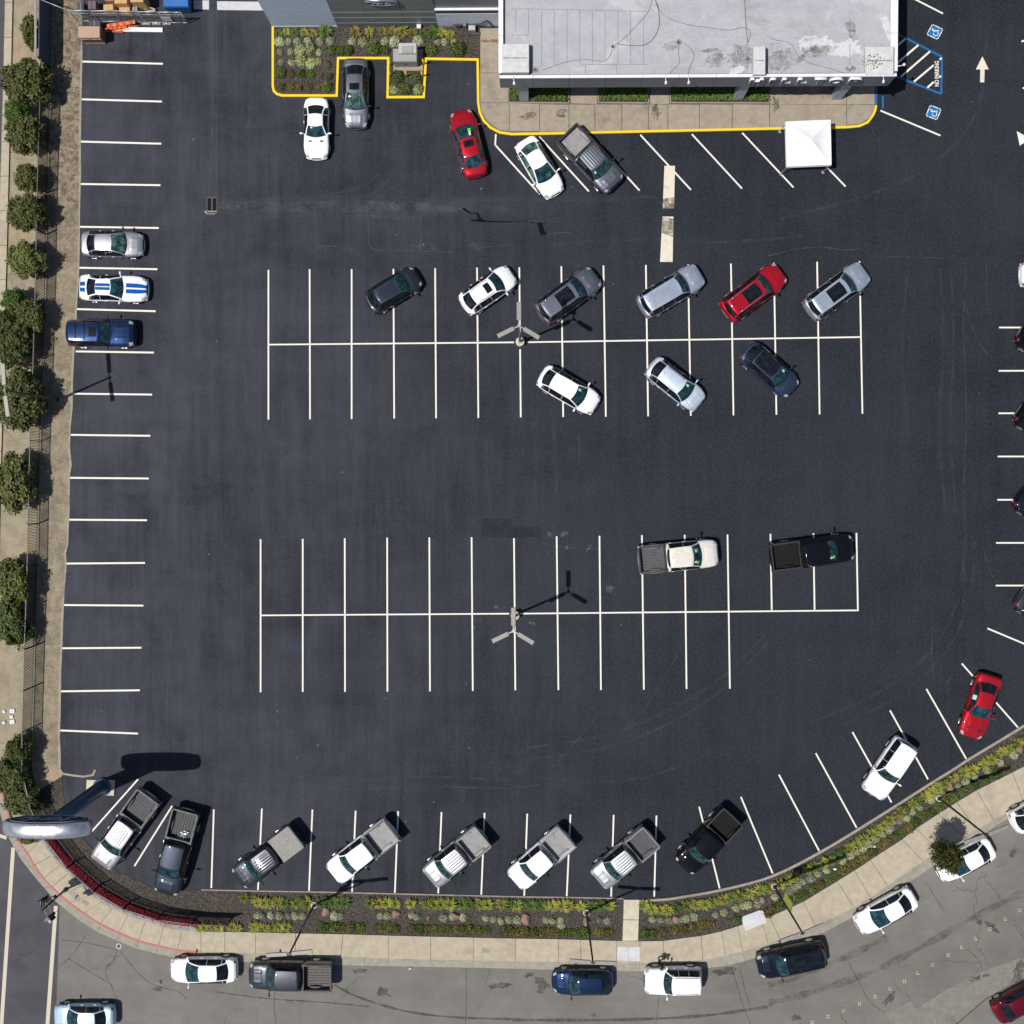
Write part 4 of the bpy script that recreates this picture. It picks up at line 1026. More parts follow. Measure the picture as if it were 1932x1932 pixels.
# raised hatch boxes on the roof
def roofbox(c0, a, c1, b, z1, mat='hatch_white', lid=True):
    p = TP(c0, 0, a[0], a[1], z1); q = TP(c1, 0, b[0], b[1], z1)
    o = MB().box((p.x, q.y, 5.69), (q.x, p.y, z1), .02).build('roof_hatch', mat, hall)
    if lid:
        sub(o, MB().box((p.x + .1, (p.y + q.y) / 2 - .025, z1), (q.x - .1, (p.y + q.y) / 2 + .025, z1 + .03)), 'hatch_seam', 'seam_grey', hall)
        sub(o, MB().box((q.x - .03, q.y + .04, 5.72), (q.x + .05, p.y - .04, z1 - .03)), 'dark_side', 'crate_black', hall)  # near-black plate along the right-hand side of the box
roofbox(1, (1855, 330), 2, (128, 545), 6.25); roofbox(2, (1822, 350), 2, (1912, 562), 6.35); roofbox(3, (735, 352), 3, (948, 565), 6.1)
# roof drains, cables, leaf litter
for i, (c, x, y) in enumerate([(2, 175, 527), (2, 762, 352), (2, 1258, 318), (2, 1780, 448)]):
    p = R2(c, x, y); d = MB().tube([(p.x + .16 * math.cos(t * math.pi / 8), p.y + .16 * math.sin(t * math.pi / 8), 5.73) for t in range(17)], .03, 6).build('roof_drain', 'seam_grey' if i != 1 else 'cream_concrete', hall, True)
    sub(d, MB().cyl(p, .09, 5.7, 5.74, 12), 'grate', 'crate_black', hall)
def cable(label, pts, r, mat, z=5.735):
    ln = smoothline([Vector((p.x, p.y, z)) for p in pts], 3)
    o = MB().tube(ln, r, 5).build('roof_cable', mat, None, True, origin=ln[0]); tag(o, label, 'cable', 'cables lying on the showroom roof')
cable('dark cable sweeping from the roof top to the cream drain collar', [R2(2, *q) for q in [(1060, -20), (1045, 60), (1000, 130), (900, 235), (835, 300), (765, 350)]], .009, 'roof_wire')
cable('thick dark cable looping down the middle of the roof', [R2(2, *q) for q in [(1075, -20), (1110, 90), (1115, 190), (1080, 280), (1010, 345), (890, 345), (790, 330)]], .016, 'roof_wire')
cable('long thin cable running right across the roof to the box', [R2(2, *q) for q in [(1090, 20), (1120, 100), (1200, 150), (1350, 195), (1500, 210), (1640, 235), (1745, 200), (1810, 240), (1780, 320)]], .010, 'roof_wire', 5.745)
cable('thin cable hanging from the grey drain down to the lamp', [R2(2, *q) for q in [(1260, 330), (1255, 420), (1270, 480), (1200, 540), (1165, 590)]], .009, 'roof_wire')
cable('thin cable dropping to the second fascia lamp', [R2(2, *q) for q in [(1290, 320), (1360, 380), (1378, 430), (1335, 520), (1328, 575)]], .009, 'roof_wire', 5.75)
cable('faint cable along the foot of the seamed roof part', [R2(2, *q) for q in [(230, 530), (400, 465), (560, 445), (690, 470), (740, 430), (755, 370)]], .008, 'roof_wire', 5.74)
cable('white cable crossing the others on the roof', [R2(2, *q) for q in [(910, 330), (875, 220), (910, 200), (1050, 240), (1200, 250), (1170, 180)]], .014, 'roof_wire_pale', 5.75)
cable('cable curling over the right-hand part of the roof', [R2(3, *q) for q in [(-20, 260), (60, 310), (170, 310), (220, 420), (300, 475), (440, 510), (560, 548), (620, 560)]], .010, 'roof_wire')
def litter(name, c, n, r, mat, label, seed):
    rr = random.Random(seed); m = MB()
    for k in range(n):
        a = rr.random() * 6.28; d = r * rr.random() ** .6; x = c.x + math.cos(a) * d; y = c.y + math.sin(a) * d * .7; b = rr.random() * 3.14; l = .02 + .05 * rr.random(); zz = c.z + .01 + .08 * rr.random()
        u = Vector((math.cos(b), math.sin(b), rr.uniform(-.3, .3))) * l; v = Vector((-math.sin(b), math.cos(b), rr.uniform(-.3, .3))) * l * .45; p = Vector((x, y, zz))
        m.raw([p - u, p - v, p + u, p + v], [(0, 1, 2, 3)])
    o = link(name, mk(name, m.v, m.f, mat)); tag(o, label, 'leaf litter', kind='stuff')
litter('leaf_litter', TP(3, 0, 620, 520, 5.72), 40, .35, 'rust_brown', 'brown leaf heap near the roof front', 1)
litter('leaf_litter', TP(3, 0, 790, 465, 6.12), 90, .75, 'crate_black', 'dark twig tangle on the right-hand roof box', 2)
litter('leaf_litter', TP(2, 0, 1745, 425, 5.72), 160, .8, 'seam_grey', 'brown debris heaped beside the roof box', 3)
litter('leaf_litter', TP(3, 0, 60, 400, 5.72), 70, .9, 'seam_grey', 'grey grit drift behind the lettering', 4)
for i, (c, x, y, rx, ry, m) in enumerate([(3, 360, 330, 1.8, .7, 'roof_white'), (3, 580, 370, 1.5, .8, 'roof_white'), (3, 390, 388, 1.7, .55, 'roof_dirt'), (3, 330, 293, .9, .16, 'roof_dirt'), (2, 1490, 380, .7, .2, 'roof_dirt'), (2, 1200, 350, .7, .4, 'roof_dirt'), (2, 1740, 430, 1.3, 1.2, 'roof_dirt'), (3, 90, 450, 1.5, .8, 'roof_dirt'), (3, 905, 220, .35, 1.6, 'roof_white'), (2, 1700, 530, .8, .35, 'roof_white'), (2, 1540, 450, .8, .6, 'roof_dirt'), (3, 620, 200, .5, .5, 'roof_dirt'), (3, 250, 440, 2.2, .25, 'roof_dirt'), (3, 640, 260, .35, .7, 'roof_dirt')]):
    q = blob('roof_patch', TP(c, 0, x, y, 5.7), rx * .72, ry * .72, .05 * i, 5.7035 + .0007 * i, m, None, 70 + i, 24, .3)
    q.parent = hall; q.location = -Vector(hall.location)
# fascia floodlights on bent arms
for i, (c, x, y) in enumerate([(2, 12, 575), (2, 1158, 575), (2, 1330, 575), (3, 868, 590)]):
    p = TP(c, 0, x, y, 6.0); r = empty('fascia_lamp', (p.x, byF - .05, 6.02), label=['white arm lamp at the left end of the showroom fascia', 'white arm lamp over the fascia, left of a close pair', 'white arm lamp over the fascia, right of a close pair', 'white arm lamp at the far right end of the fascia'][i], cat='lamp')
    MB().tube([(p.x, byF + .1, 6.02), (p.x, byF - .16, 6.10), (p.x + .03, byF - .32, 6.04)], .022, 6).build('arm', 'letter_white', r, True)
    MB().tube([(p.x + .03, byF - .28, 6.07), (p.x + .04, byF - .40, 5.92)], [.05, .11], 10).build('shade', 'letter_white', r, True)
r = empty('fascia_lamp', (bx1 + .05, TP(3, 0, 985, 500, 6).y, 6.02), label='white arm lamp on the east side of the showroom', cat='lamp')
yy = r.location.y
MB().tube([(bx1 - .05, yy, 6.02), (bx1 + .25, yy, 6.1), (bx1 + .42, yy + .08, 6.05)], .025, 6).build('arm', 'letter_white', r, True); MB().tube([(bx1 + .4, yy + .07, 6.07), (bx1 + .5, yy + .13, 5.95)], [.06, .12], 10).build('shade', 'letter_white', r, True)
# columns carrying the overhang
for c, x, y in ((2, 88, 655), (2, 1775, 660), (3, 622, 665)):
    p = TP(c, 0, x, y, 3.9)
    MB().box((p.x - .32, byF + .3, 0), (p.x + .32, byF + .8, 4.05)).build('column', 'column_grey', hall)

# HILLTOP lettering on the fascia
sg = empty('building_sign', (P(1515, 158, 4.6).x, byF - .15, 4.6), label='raised navy and white HILLTOP lettering on the grey fascia', cat='sign')
Z6 = lambda x, y, z=0.0: P((2720 + x / 3.45) / 1.98758, (220 + y / 3.45) / 1.98758, z)
def letter(ch, xa, xb):
    pa = Z6(xa, 330, 4.6).x; pb = Z6(xb, 330, 4.6).x; w = pb - pa; h = 0.95
    Rm = Matrix.Rotation(math.radians(90), 4, 'X')
    body = fit_text(text_mesh(ch, 1.0, 0.1, 0.0, bold=0.05), w, h); body.materials.append(MATS['letter_white'])
    zs = [v.co.z for v in body.vertices]; zr = max(zs) - min(zs)
    for v in body.vertices: v.co.z = v.co.z / zr * 0.16
    body.transform(Rm); ob = link('sign_letter', body, sg); ob.location = Vector(((pa + pb) / 2, byF - .09, 5.36)) - Vector(sg.location)
    fc = fit_text(text_mesh(ch, 1.0, 0.01, 0.0, bold=0.02), w * .92, h * .90); fc.materials.append(MATS['letter_navy'])
    fc.transform(Rm); of = link('letter_face', fc, ob); of.location = (0, -.092, 0)
for ch, a, b in (('H', 285, 455), ('I', 540, 608), ('L', 695, 822), ('L', 895, 1030), ('T', 1105, 1255), ('O', 1305, 1482), ('P', 1555, 1718)): letter(ch, a, b)

# ================================================================== WORKSHOP WING WITH THE OVAL
lwY = P(720, 50, 0).y; lx0 = P(514, 50, 0).x; lx1 = bx0 + .5
wing = empty('workshop_wing', ((lx0 + lx1) / 2, lwY + 3, 0), label='workshop wing with dark panel wall behind the planted bed', cat='building')
MB().box((lx0, lwY + .06, 0), (lx1, lwY + 9, 6.2)).build('wall', 'fascia_grey', wing)
xA = P(637, 50, 0).x; xB = P(826, 50, 0).x
for za, zb in ((.22, 3.1), (3.12, 6.15)):
    MB().box((lx0 + .01, lwY, za), (xA - .01, lwY + .058, zb)).build('wall_panel', 'wall_panel_blue', wing)
MB().box((lx0 + .01, lwY - .03, 0), (xA - .01, lwY + .058, .2)).build('plinth', 'pale_concrete', wing)
vx = [xA, P(699, 50, 0).x, P(765, 50, 0).x, xB]; hz = [0.03, .70, 1.66, 2.6, 3.5, 4.5, 5.4, 6.15]
for i in range(3):
    for j in range(7):
        MB().box((vx[i] + .012, lwY, hz[j] + .012), (vx[i + 1] - .012, lwY + .058, hz[j + 1] - .012)).build('wall_panel', 'wall_panel_grey', wing)
for j in range(1, 4):
    MB().box((xA + .02, lwY - .012, hz[j] - .012), (xB - .02, lwY + .01, hz[j] + .012)).build('joint_strip', 'column_grey', wing)
MB().box((xB + .012, lwY - .04, 0), (lx1, lwY + .058, 2.3)).build('stucco_wall', 'stucco_white', wing)
MB().box((xB + .012, lwY - .09, 2.95), (lx1, lwY + .058, 3.1)).build('ledge', 'parapet_white', wing)
MB().box((xB + .012, lwY - .02, 2.3), (lx1, lwY + .058, 2.95)).build('recess', 'crate_black', wing)
MB().box((lx0 + .1, lwY + .1, 6.2), (lx1 - .1, lwY + 9, 6.3)).build('roof', 'roof_membrane', wing)

# ---- oval script emblem (used on the wing and on the tall street sign)
SCRIPT = [  # strokes of the cursive word in a 1 x 0.38 box, centre 0,0
    [(-.40, .10), (-.36, .155), (-.28, .16), (-.19, .14), (-.10, .165), (-.05, .16)],
    [(-.22, .145), (-.25, .04), (-.29, -.08), (-.34, -.14), (-.39, -.13), (-.40, -.09), (-.36, -.06)],
    [(-.33, .015), (-.26, .03), (-.19, .025)],
    [(-.12, .03), (-.17, .00), (-.19, -.05), (-.16, -.09), (-.11, -.08), (-.08, -.03), (-.09, .02), (-.12, .03), (-.07, .01), (-.02, .03)],
    [(-.01, .035), (.00, -.03), (-.02, -.09)], [(-.005, -.03), (.03, .01), (.07, .035), (.10, .02)],
    [(.24, .02), (.19, .035), (.15, .00), (.14, -.06), (.17, -.09), (.22, -.05), (.25, .01)],
    [(.34, .16), (.30, .12), (.26, .02), (.245, -.05), (.27, -.09), (.32, -.08), (.37, -.03), (.40, .03)]]
def emblem(root, centre, W, H, depth, face_dir, name_rim, off=0.0):
    """upright ellipse; face_dir -1 looks to -y, +1 looks to +y"""
    def ring(rx, rz, n=44): return [(math.cos(2 * math.pi * k / n) * rx, math.sin(2 * math.pi * k / n) * rz) for k in range(n)]
    c = Vector(centre)
    def disc(rx, rz, y0, y1, mat, nm, bev=0.0, parent=root, smooth=False):
        R = ring(rx, rz); n = len(R); lay = [(y0, 1.0), (y1, 1.0)] if not bev else [(y0, 1 - bev), (y0 + (y1 - y0) * .12, 1 - bev * .25), (y0 + (y1 - y0) * .5, 1.0), (y0 + (y1 - y0) * .88, 1 - bev * .25), (y1, 1 - bev)]
        vs = []; 
        for y, s in lay: vs += [c + Vector((x * s, y, z * s)) for x, z in R]
        fs = [tuple(range(n)), tuple((len(lay) - 1) * n + k for k in reversed(range(n)))]
        for l in range(len(lay) - 1):
            for k in range(n): fs.append((l * n + k, l * n + (k + 1) % n, (l + 1) * n + (k + 1) % n, (l + 1) * n + k))
        m = MB().raw(vs, fs)
        o = sub(parent, m, nm, mat, root)
        if smooth:
            for p in o.data.polygons: p.use_smooth = len(p.vertices) == 4
        return o
    rim = disc(W / 2, H / 2, -depth / 2, depth / 2, 'emblem_silver', 'rim', .07, root, True)
    for s in ((-1, 1) if face_dir == 0 else (face_dir,)):
        y = s * depth / 2
        disc(W / 2 * .905, H / 2 * .86, y, y + s * .02, 'emblem_blue', 'face')
        m = MB(); R = ring(W / 2 * .845, H / 2 * .78); pts = [c + Vector((x, y + s * .028, z)) for x, z in R]
        m.tube(pts + [pts[0]], W * .0045, 5, False)
        sub(root, m, 'face_line', 'script_silver', root)
        for stk in SCRIPT:
            ln = smoothline([Vector((x, z, 0)) for x, z in stk], 2)
            pp = [c + Vector((-s * q.x * W * .76, y + s * .025, q.y * H * 1.9)) for q in ln]
            sub(root, MB().tube(pp, W * .0075, 5), 'script_stroke', 'script_silver', root)
em = empty('oval_emblem', (P(719, 4, 4.55).x, lwY - .2, 4.55), label='blue oval script emblem with silver rim high on the workshop wall', cat='sign')
emblem(em, (em.location.x, lwY - .13, 4.62), 2.2, .95, .14, -1, 'rim')

# ================================================================== ENTRANCE WALK, BEDS, YELLOW KERBS
kA = TL(1, 0, [(130, 190), (130, 655), (138, 690), (160, 712), (200, 724), (612, 725), (622, 442), (1000, 442), (995, 737), (1268, 735), (1284, 447), (1674, 453)])
kB = TL(1, 0, [(1674, 453), (1678, 780), (1690, 850), (1720, 915), (1770, 965), (1840, 1002), (1932, 1015)]) + TL(2, 0, [(300, 1010), (600, 1003), (1200, 990), (1932, 974)]) + TL(3, 0, [(300, 970), (600, 962), (690, 953), (750, 925), (788, 875), (806, 835), (812, 800)])
tag(MB().sweep([(p.x, p.y) for p in kA + kB[1:]], .175, 0, .15).build('yellow_kerb', 'yellow_paint'), kind='structure')
tag(MB().sweep([(p.x, p.y) for p in TL(3, 0, [(812, 797), (814, 700), (814, 560)])], .175, 0, .148).build('blue_kerb', 'blue_paint'), kind='structure')
bed2 = [p for p in kA] + TL(1, 0, [(1688, 455), (1688, 205), (130, 200)])
tag(flatmesh('garden_bed', [(p.x, p.y) for p in bed2], .09, 'mulch'), kind='structure')
walkpoly = TL(1, 0, [(1690, 215), (1690, 453)]) + kB[1:] + TL(3, 0, [(812, 560)]) + TL(2, 0, [(0, 560)]) + TL(1, 0, [(1880, 215)])
walk = tag(flatmesh('entrance_walk', [(p.x, p.y) for p in walkpoly], .10, 'joint_grey'), kind='structure')
def wslab(pts, mat='walk_concrete', z=Z_WALK): MB().prism([(p.x, p.y) for p in pts], .05, z + rng.uniform(-.002, .002)).build('slab', mat, walk)
e = 3.0
wslab(TL(1, 0, [(1694, 219), (1930, 219), (1930, 553), (1694, 553)])); wslab(TL(1, 0, [(1694, 557), (1930, 557), (1930, 778), (1694, 778)]))
wslab(TL(1, 0, [(1694, 782), (1910, 782), (1910, 992), (1840, 985), (1780, 948), (1735, 900), (1702, 840)]))
wslab(TL(1, 0, [(1914, 782), (2138, 790), (2138, 993), (1914, 993)]))
xs = [208, 430, 625, 828, 1028, 1175, 1412, 1660, 1942, 2522]
def ky(x): return 1000 - (x - 200) * 0.0185
for a, b in zip(xs[:-1], xs[1:]):
    wslab(TL(2, 0, [(a + e, 792), (b - e, 796), (b - e, ky(b)), (a + e, ky(a))]))
wslab(TL(3, 0, [(593, 796), (797, 796), (794, 830), (776, 870), (742, 908), (688, 938), (593, 948)]))
wslab(TL(2, 0, [(443, 640), (640, 640), (640, 788), (443, 785)])); wslab(TL(2, 0, [(1043, 640), (1183, 640), (1183, 790), (1043, 788)]))
wslab(TL(3, 0, [(16, 640), (587, 640), (587, 792), (16, 790)])); wslab(TL(3, 0, [(593, 640), (800, 640), (800, 792), (593, 792)]))
wslab(TL(2, 0, [(445, 560), (640, 560), (640, 636), (445, 636)])); wslab(TL(3, 0, [(16, 560), (800, 560), (800, 636), (16, 636)]))
st2 = blob('rust_stain', TP(1, 0, 1765, 315), .75, .11, 0, Z_WALK + .006, 'rust_film', walk, 5, 22, .4)
for i, (c, x, y, rx, ry) in enumerate([(3, 60, 790, .45, .8), (2, 1085, 850, .5, .7), (2, 130, 880, .9, .35), (2, 370, 850, .6, .5)]):
    blob('damp_stain', TP(c, 0, x, y), rx * .6, ry * .6, .2, Z_WALK + .006, 'grime_film', walk, 90 + i, 24, .5)
# three hedge planters under the overhang
def leafcloud(n, size, fn, seed, flat=0.0):
    rr = random.Random(seed); m = MB()
    V = []; F = []
    for k in range(n):
        p, nr = fn(rr)
        a = Vector((rr.gauss(0, 1), rr.gauss(0, 1), rr.gauss(0, 1))); nn = (nr * 1.1 + a.normalized()).normalized()
        u = nn.orthogonal().normalized(); v = nn.cross(u); t = rr.random() * 6.28
        u, v = u * math.cos(t) + v * math.sin(t), v * math.cos(t) - u * math.sin(t)
        s = size * rr.uniform(.6, 1.35); i = len(V)
        V += [p - u * s, p - v * s * .5, p + u * s, p + v * s * .5]; F.append((i, i + 1, i + 2, i + 3))
    return V, F
for i, (xa, xb, lab) in enumerate([(-25, 425, 'green hedge plants in the planter left of the first entrance path'), (655, 1025, 'green hedge plants in the planter between the two entrance paths'), (1198, 1938, 'long green hedge in the planter right of the second entrance path')]):
    q = TL(2, 0, [(xa, 640), (xb, 640), (xb, 775), (xa, 772)])
    c = sum(q, Vector()) / 4; pr = empty('hedge_planter', c, label=lab, cat='hedge')
    ed = MB().sweep([(p.x, p.y) for p in TL(2, 0, [(xa - 4, 640), (xa - 4, 778), (xb + 4, 781), (xb + 4, 640)])], .09, .0, .19).build('edging', 'walk_concrete', pr)
    MB().prism([(p.x, p.y) for p in q], .05, .16).build('soil', 'mulch', pr)
    ax, bx_ = q[0].x, q[1].x; ay, by_ = q[2].y, q[0].y
    def f(rr): return Vector((rr.uniform(ax + .05, bx_ - .05), rr.uniform(ay + .08, by_), .2 + .35 * rr.random() ** .7)), Vector((0, 0, 1))
    V, F = leafcloud(int(420 * (bx_ - ax)), .075, f, 200 + i)
    o = link('foliage', mk('foliage', [v - c for v in V], F, 'hedge_green'), pr); o['kind'] = 'stuff'

# ---- meter pipes and a white box at the foot of the stucco wall
mt = empty('gas_meter', TP(1, 0, 1640, 215), label='dark pipework and meters along the white stucco wall', cat='gas meter')
b0 = lambda x, y, z: TP(1, 0, x, y, 0) + Vector((0, 0, z))
MB().tube([b0(1490, 208, .5), b0(1560, 210, .55), b0(1625, 210, .5)], .05, 6).build('pipe', 'crate_black', mt); MB().tube([b0(1625, 210, .5), b0(1700, 208, .7), b0(1745, 205, 1.2), b0(1765, 205, .9), b0(1780, 210, .2)], .05, 6).build('pipe', 'crate_black', mt)
MB().obox(b0(1632, 232, .09), 0, .5, .35, .5, .03).build('meter', 'galvanised', mt); MB().obox(b0(1580, 215, .09), 0, .22, .22, .7, .03).build('meter', 'trim_grey', mt); MB().obox(b0(1655, 262, .09), 0, .7, .22, .14, .03).build('valve', 'crate_black', mt)
MB().obox(b0(1530, 207, .09), 0, .3, .2, .4, .03).build('meter', 'crate_black', mt)
vb = empty('vent_box', TP(1, 0, 1233, 222), label='small white vent box low on the workshop wall', cat='vent')
MB().obox(b0(1233, 214, .09), 0, .3, .26, .35, .03).build('case', 'letter_white', vb); MB().obox(b0(1233, 222, .14), 0, .22, .2, .2).build('grille', 'trim_grey', vb)

# ---- transformer cabinet with bollards
tz = 1.3
pa = TP(1, 0, 1033, 366, tz); pb = TP(1, 0, 1213, 460, tz)
tr = empty('transformer_cabinet', ((pa.x + pb.x) / 2, (pa.y + pb.y) / 2, 0), label='grey transformer cabinet on a pad among yellow bollards', cat='transformer')
MB().box((pa.x - .1, pb.y - .28, 0), (pb.x + .35, pa.y + .35, .18), .02).build('pad', 'walk_concrete', tr)
MB().box((pa.x, pb.y, .18), (pb.x, pa.y, tz), .03).build('cabinet', 'cabinet_grey', tr)
mx = (pa.x + pb.x) / 2
for s in (0, 1):
    d = MB().box(((pa.x + .02, mx + .008)[s], pb.y - .03, .22), ((mx - .008, pb.x - .02)[s], pb.y - .002, tz - .08), 0).build('door', 'cabinet_grey', tr)
    sub(d, MB().box((mx + (-.1, .05)[s], pb.y - .06, .7), (mx + (-.05, .1)[s], pb.y - .032, .85)), 'handle', 'trim_black', tr)
pc = TP(1, 0, 1075, 337, tz + .25); pd = TP(1, 0, 1212, 402, tz + .25)
MB().box((pc.x, pd.y, .18), (pd.x, max(pc.y, pa.y + .3), tz + .25), .03).build('tank', 'cabinet_pale', tr)
pe = TP(1, 0, 1100, 345, tz + .3); pf = TP(1, 0, 1183, 400, tz + .3)
MB().box((pe.x, pf.y, tz + .25), (pf.x, pe.y, tz + .3)).build('lid', 'cabinet_grey', tr)
bol = MB(); bol.cyl((0, 0), .06, 0, 1.0, 12); bol.tube([(0, 0, 1.0), (0, 0, 1.03), (0, 0, 1.045)], [.06, .045, .012], 12)
bme = bol.mesh('bollard', 'bollard_yellow', True)
for x, y, lab in [(1017, 575, 'yellow bollard at the front left corner of the transformer bed'), (1137, 578, 'yellow bollard in front of the transformer cabinet, between two green plants'), (1258, 580, 'yellow bollard at the front right corner of the transformer bed'), (1268, 487, 'yellow bollard right of the transformer cabinet'), (1016, 492, 'yellow bollard left of the transformer cabinet')]:
    o = link('bollard', bme); o.location = TP(1, 0, x, y, .08); tag(o, lab, 'bollard', 'bollards around the transformer')

# ---- white canopy tent
cs = [Z6(785, 812, 2.25), Z6(1362, 790, 2.25), Z6(1375, 1370, 2.25), Z6(800, 1395, 2.25)]
ctr = sum(cs, Vector()) / 4; ap = Z6(1125, 1030, 3.2); ap = Vector((ctr.x * .5 + ap.x * .5, ctr.y * .5 + ap.y * .5, 2.95))
tent = empty('canopy_tent', (ctr.x, ctr.y, 0), label='white pop-up canopy tent straddling the yellow kerb', cat='tent')
for i in range(4):
    a, b = cs[i], cs[(i + 1) % 4]; m = MB(); N = 8; V = []; F = []
    for r_ in range(N + 1):
        t = r_ / N
        for k in range(N + 1):
            s = k / N; q = a.lerp(b, s).lerp(ap, t); q = q + Vector((0, 0, -.10 * math.sin(math.pi * t) * (0.4 + 0.6 * math.sin(math.pi * s)))); V.append(q)
    for r_ in range(N):
        for k in range(N): F.append((r_ * (N + 1) + k, r_ * (N + 1) + k + 1, (r_ + 1) * (N + 1) + k + 1, (r_ + 1) * (N + 1) + k))
    m.raw(V, F); m.build('roof_panel', 'canvas_white', tent, True)
    out = ((a + b) / 2 - ctr); out.z = 0; out.normalize()
    MB().raw([a, b, b + out * .04 + Vector((0, 0, -.26)), a + out * .04 + Vector((0, 0, -.26))], [(0, 1, 2, 3)]).build('valance', 'canvas_white', tent)
    lg = MB(); f0 = a + (ctr - a) * .03; lg.beam(Vector((f0.x, f0.y, .0)), Vector((f0.x, f0.y, 2.24)), .05, .05); lg.box((f0.x - .09, f0.y - .09, .0), (f0.x + .09, f0.y + .09, .03)); lg.build('leg', 'galvanised', tent)

# ================================================================== STORAGE YARD, TOP LEFT
Y = lambda x, y, z=0.0: P((280 + x / 3.864) / 1.98758, (y / 3.864) / 1.98758, z)
def crate(name, x0, y0, x1, y1, z, mat, label, cat, z0=0.02, flaps=None, group=None):
    p = Y(x0, y0, z); q = Y(x1, y1, z); c = ((p.x + q.x) / 2, (p.y + q.y) / 2, z0)
    o = empty(name, c, label=label, cat=cat, group=group)
    MB().box((p.x, q.y, z0), (q.x, p.y, z), .015).build('box', mat, o)
    if flaps:
        MB().box(((p.x + q.x) / 2 - .035, q.y + .01, z), ((p.x + q.x) / 2 + .035, p.y - .01, z + .004)).build('tape', flaps, o)
        MB().box((p.x - .004, q.y - .005, z * .45), (q.x + .004, q.y + .003, z * .49)).build('strap', flaps, o)
    return o
crate('cardboard_box', 415, 62, 556, 150, .95, 'cardboard', 'small cardboard box behind the wire fence, beside the mauve crate', 'box', flaps='cardboard_dark')
crate('cardboard_box', 575, -90, 755, 50, 1.6, 'cardboard', 'tall cardboard box in the yard, largest one', 'box', flaps='cardboard_dark')
crate('cardboard_box', 645, 95, 795, 165, .9, 'cardboard', 'amber cardboard box against the wire fence', 'box', flaps='cardboard_dark')
crate('cardboard_box', 805, -90, 992, 28, 1.6, 'cardboard', 'cardboard box right of the tallest one at the picture edge', 'box', flaps='cardboard_dark')
crate('cardboard_box', 440, -60, 560, 8, 1.1, 'cardboard_dark', 'dark cardboard box at the picture edge behind the small one', 'box', flaps='cardboard')
crate('storage_crate', 35, 30, 132, 150, .9, 'crate_black', 'black crate of scrap by the dry grass', 'crate', flaps='trim_grey')
crate('storage_crate', 192, 10, 305, 130, .9, 'crate_mauve', 'mauve crate in the fenced yard', 'crate', flaps='crate_black')
crate('storage_crate', 835, 70, 905, 165, .8, 'cabinet_grey', 'dark green grey crate beside the amber cardboard box', 'crate', flaps='crate_black')
crate('storage_crate', 200, 298, 372, 372, .8, 'crate_black', 'black crate between the wire fence and the brown bin', 'crate', flaps='trim_grey')
# brown steel bin on a pallet
p = Y(50, 378, 1.35); q = Y(365, 545, 1.35)
bn = empty('brown_bin', ((p.x + q.x) / 2, (p.y + q.y) / 2, 0), label='big brown lidded bin on feet at the lot corner', cat='bin')
MB().box((p.x + .05, q.y + .05, .22), (q.x - .05, p.y - .05, 1.25), .02).build('body', 'bin_brown_dark', bn); MB().box((p.x, q.y, 1.25), (q.x, p.y, 1.36), .03).build('lid', 'bin_brown', bn)
MB().box((p.x + .02, q.y + .0, .95), (q.x - .02, q.y + .049, 1.02)).build('rail', 'bin_brown', bn); MB().box((p.x + .5, q.y + .005, 1.07), (p.x + .8, q.y + .049, 1.18)).build('plate', 'galvanised', bn)
MB().box((p.x + .03, q.y + .02, .14), (q.x - .03, p.y - .02, .2)).build('pallet', 'pallet_wood', bn)
for fx in (.12, .5, .88):
    xx = p.x + (q.x - p.x) * fx
    MB().box((xx - .08, q.y + .03, 0), (xx + .08, p.y - .03, .14)).build('foot', 'pallet_wood', bn)
# blue skip
p = Y(1285, -260, 1.5); q = Y(1640, 95, 1.5)
sk = empty('blue_skip', ((p.x + q.x) / 2, (p.y + q.y) / 2, 0), label='bright blue waste skip beside the wire fence', cat='skip')
MB().raw([(p.x + .12, q.y + .12, .15), (q.x - .12, q.y + .12, .15), (q.x - .12, p.y - .12, .15), (p.x + .12, p.y - .12, .15), (p.x, q.y, 1.38), (q.x, q.y, 1.38), (q.x, p.y, 1.38), (p.x, p.y, 1.38)], [(3, 2, 1, 0), (4, 5, 6, 7), (0, 1, 5, 4), (1, 2, 6, 5), (2, 3, 7, 6), (3, 0, 4, 7)]).build('body', 'skip_blue', sk)
for s in (0, 1):
    yy0 = q.y + (p.y - q.y) * .5 * s
    MB().box((p.x - .03, yy0 + .01, 1.385), (q.x + .03, yy0 + (p.y - q.y) * .5 - .01, 1.5), .04).build('lid', 'skip_blue', sk)
for fx in (.15, .85):
    for fy in (.1, .9):
        cx, cy = p.x + (q.x - p.x) * fx, q.y + (p.y - q.y) * fy
        MB().tube([(cx - .04, cy, .09), (cx + .04, cy, .09)], .09, 12).build('castor', 'trim_black', sk)
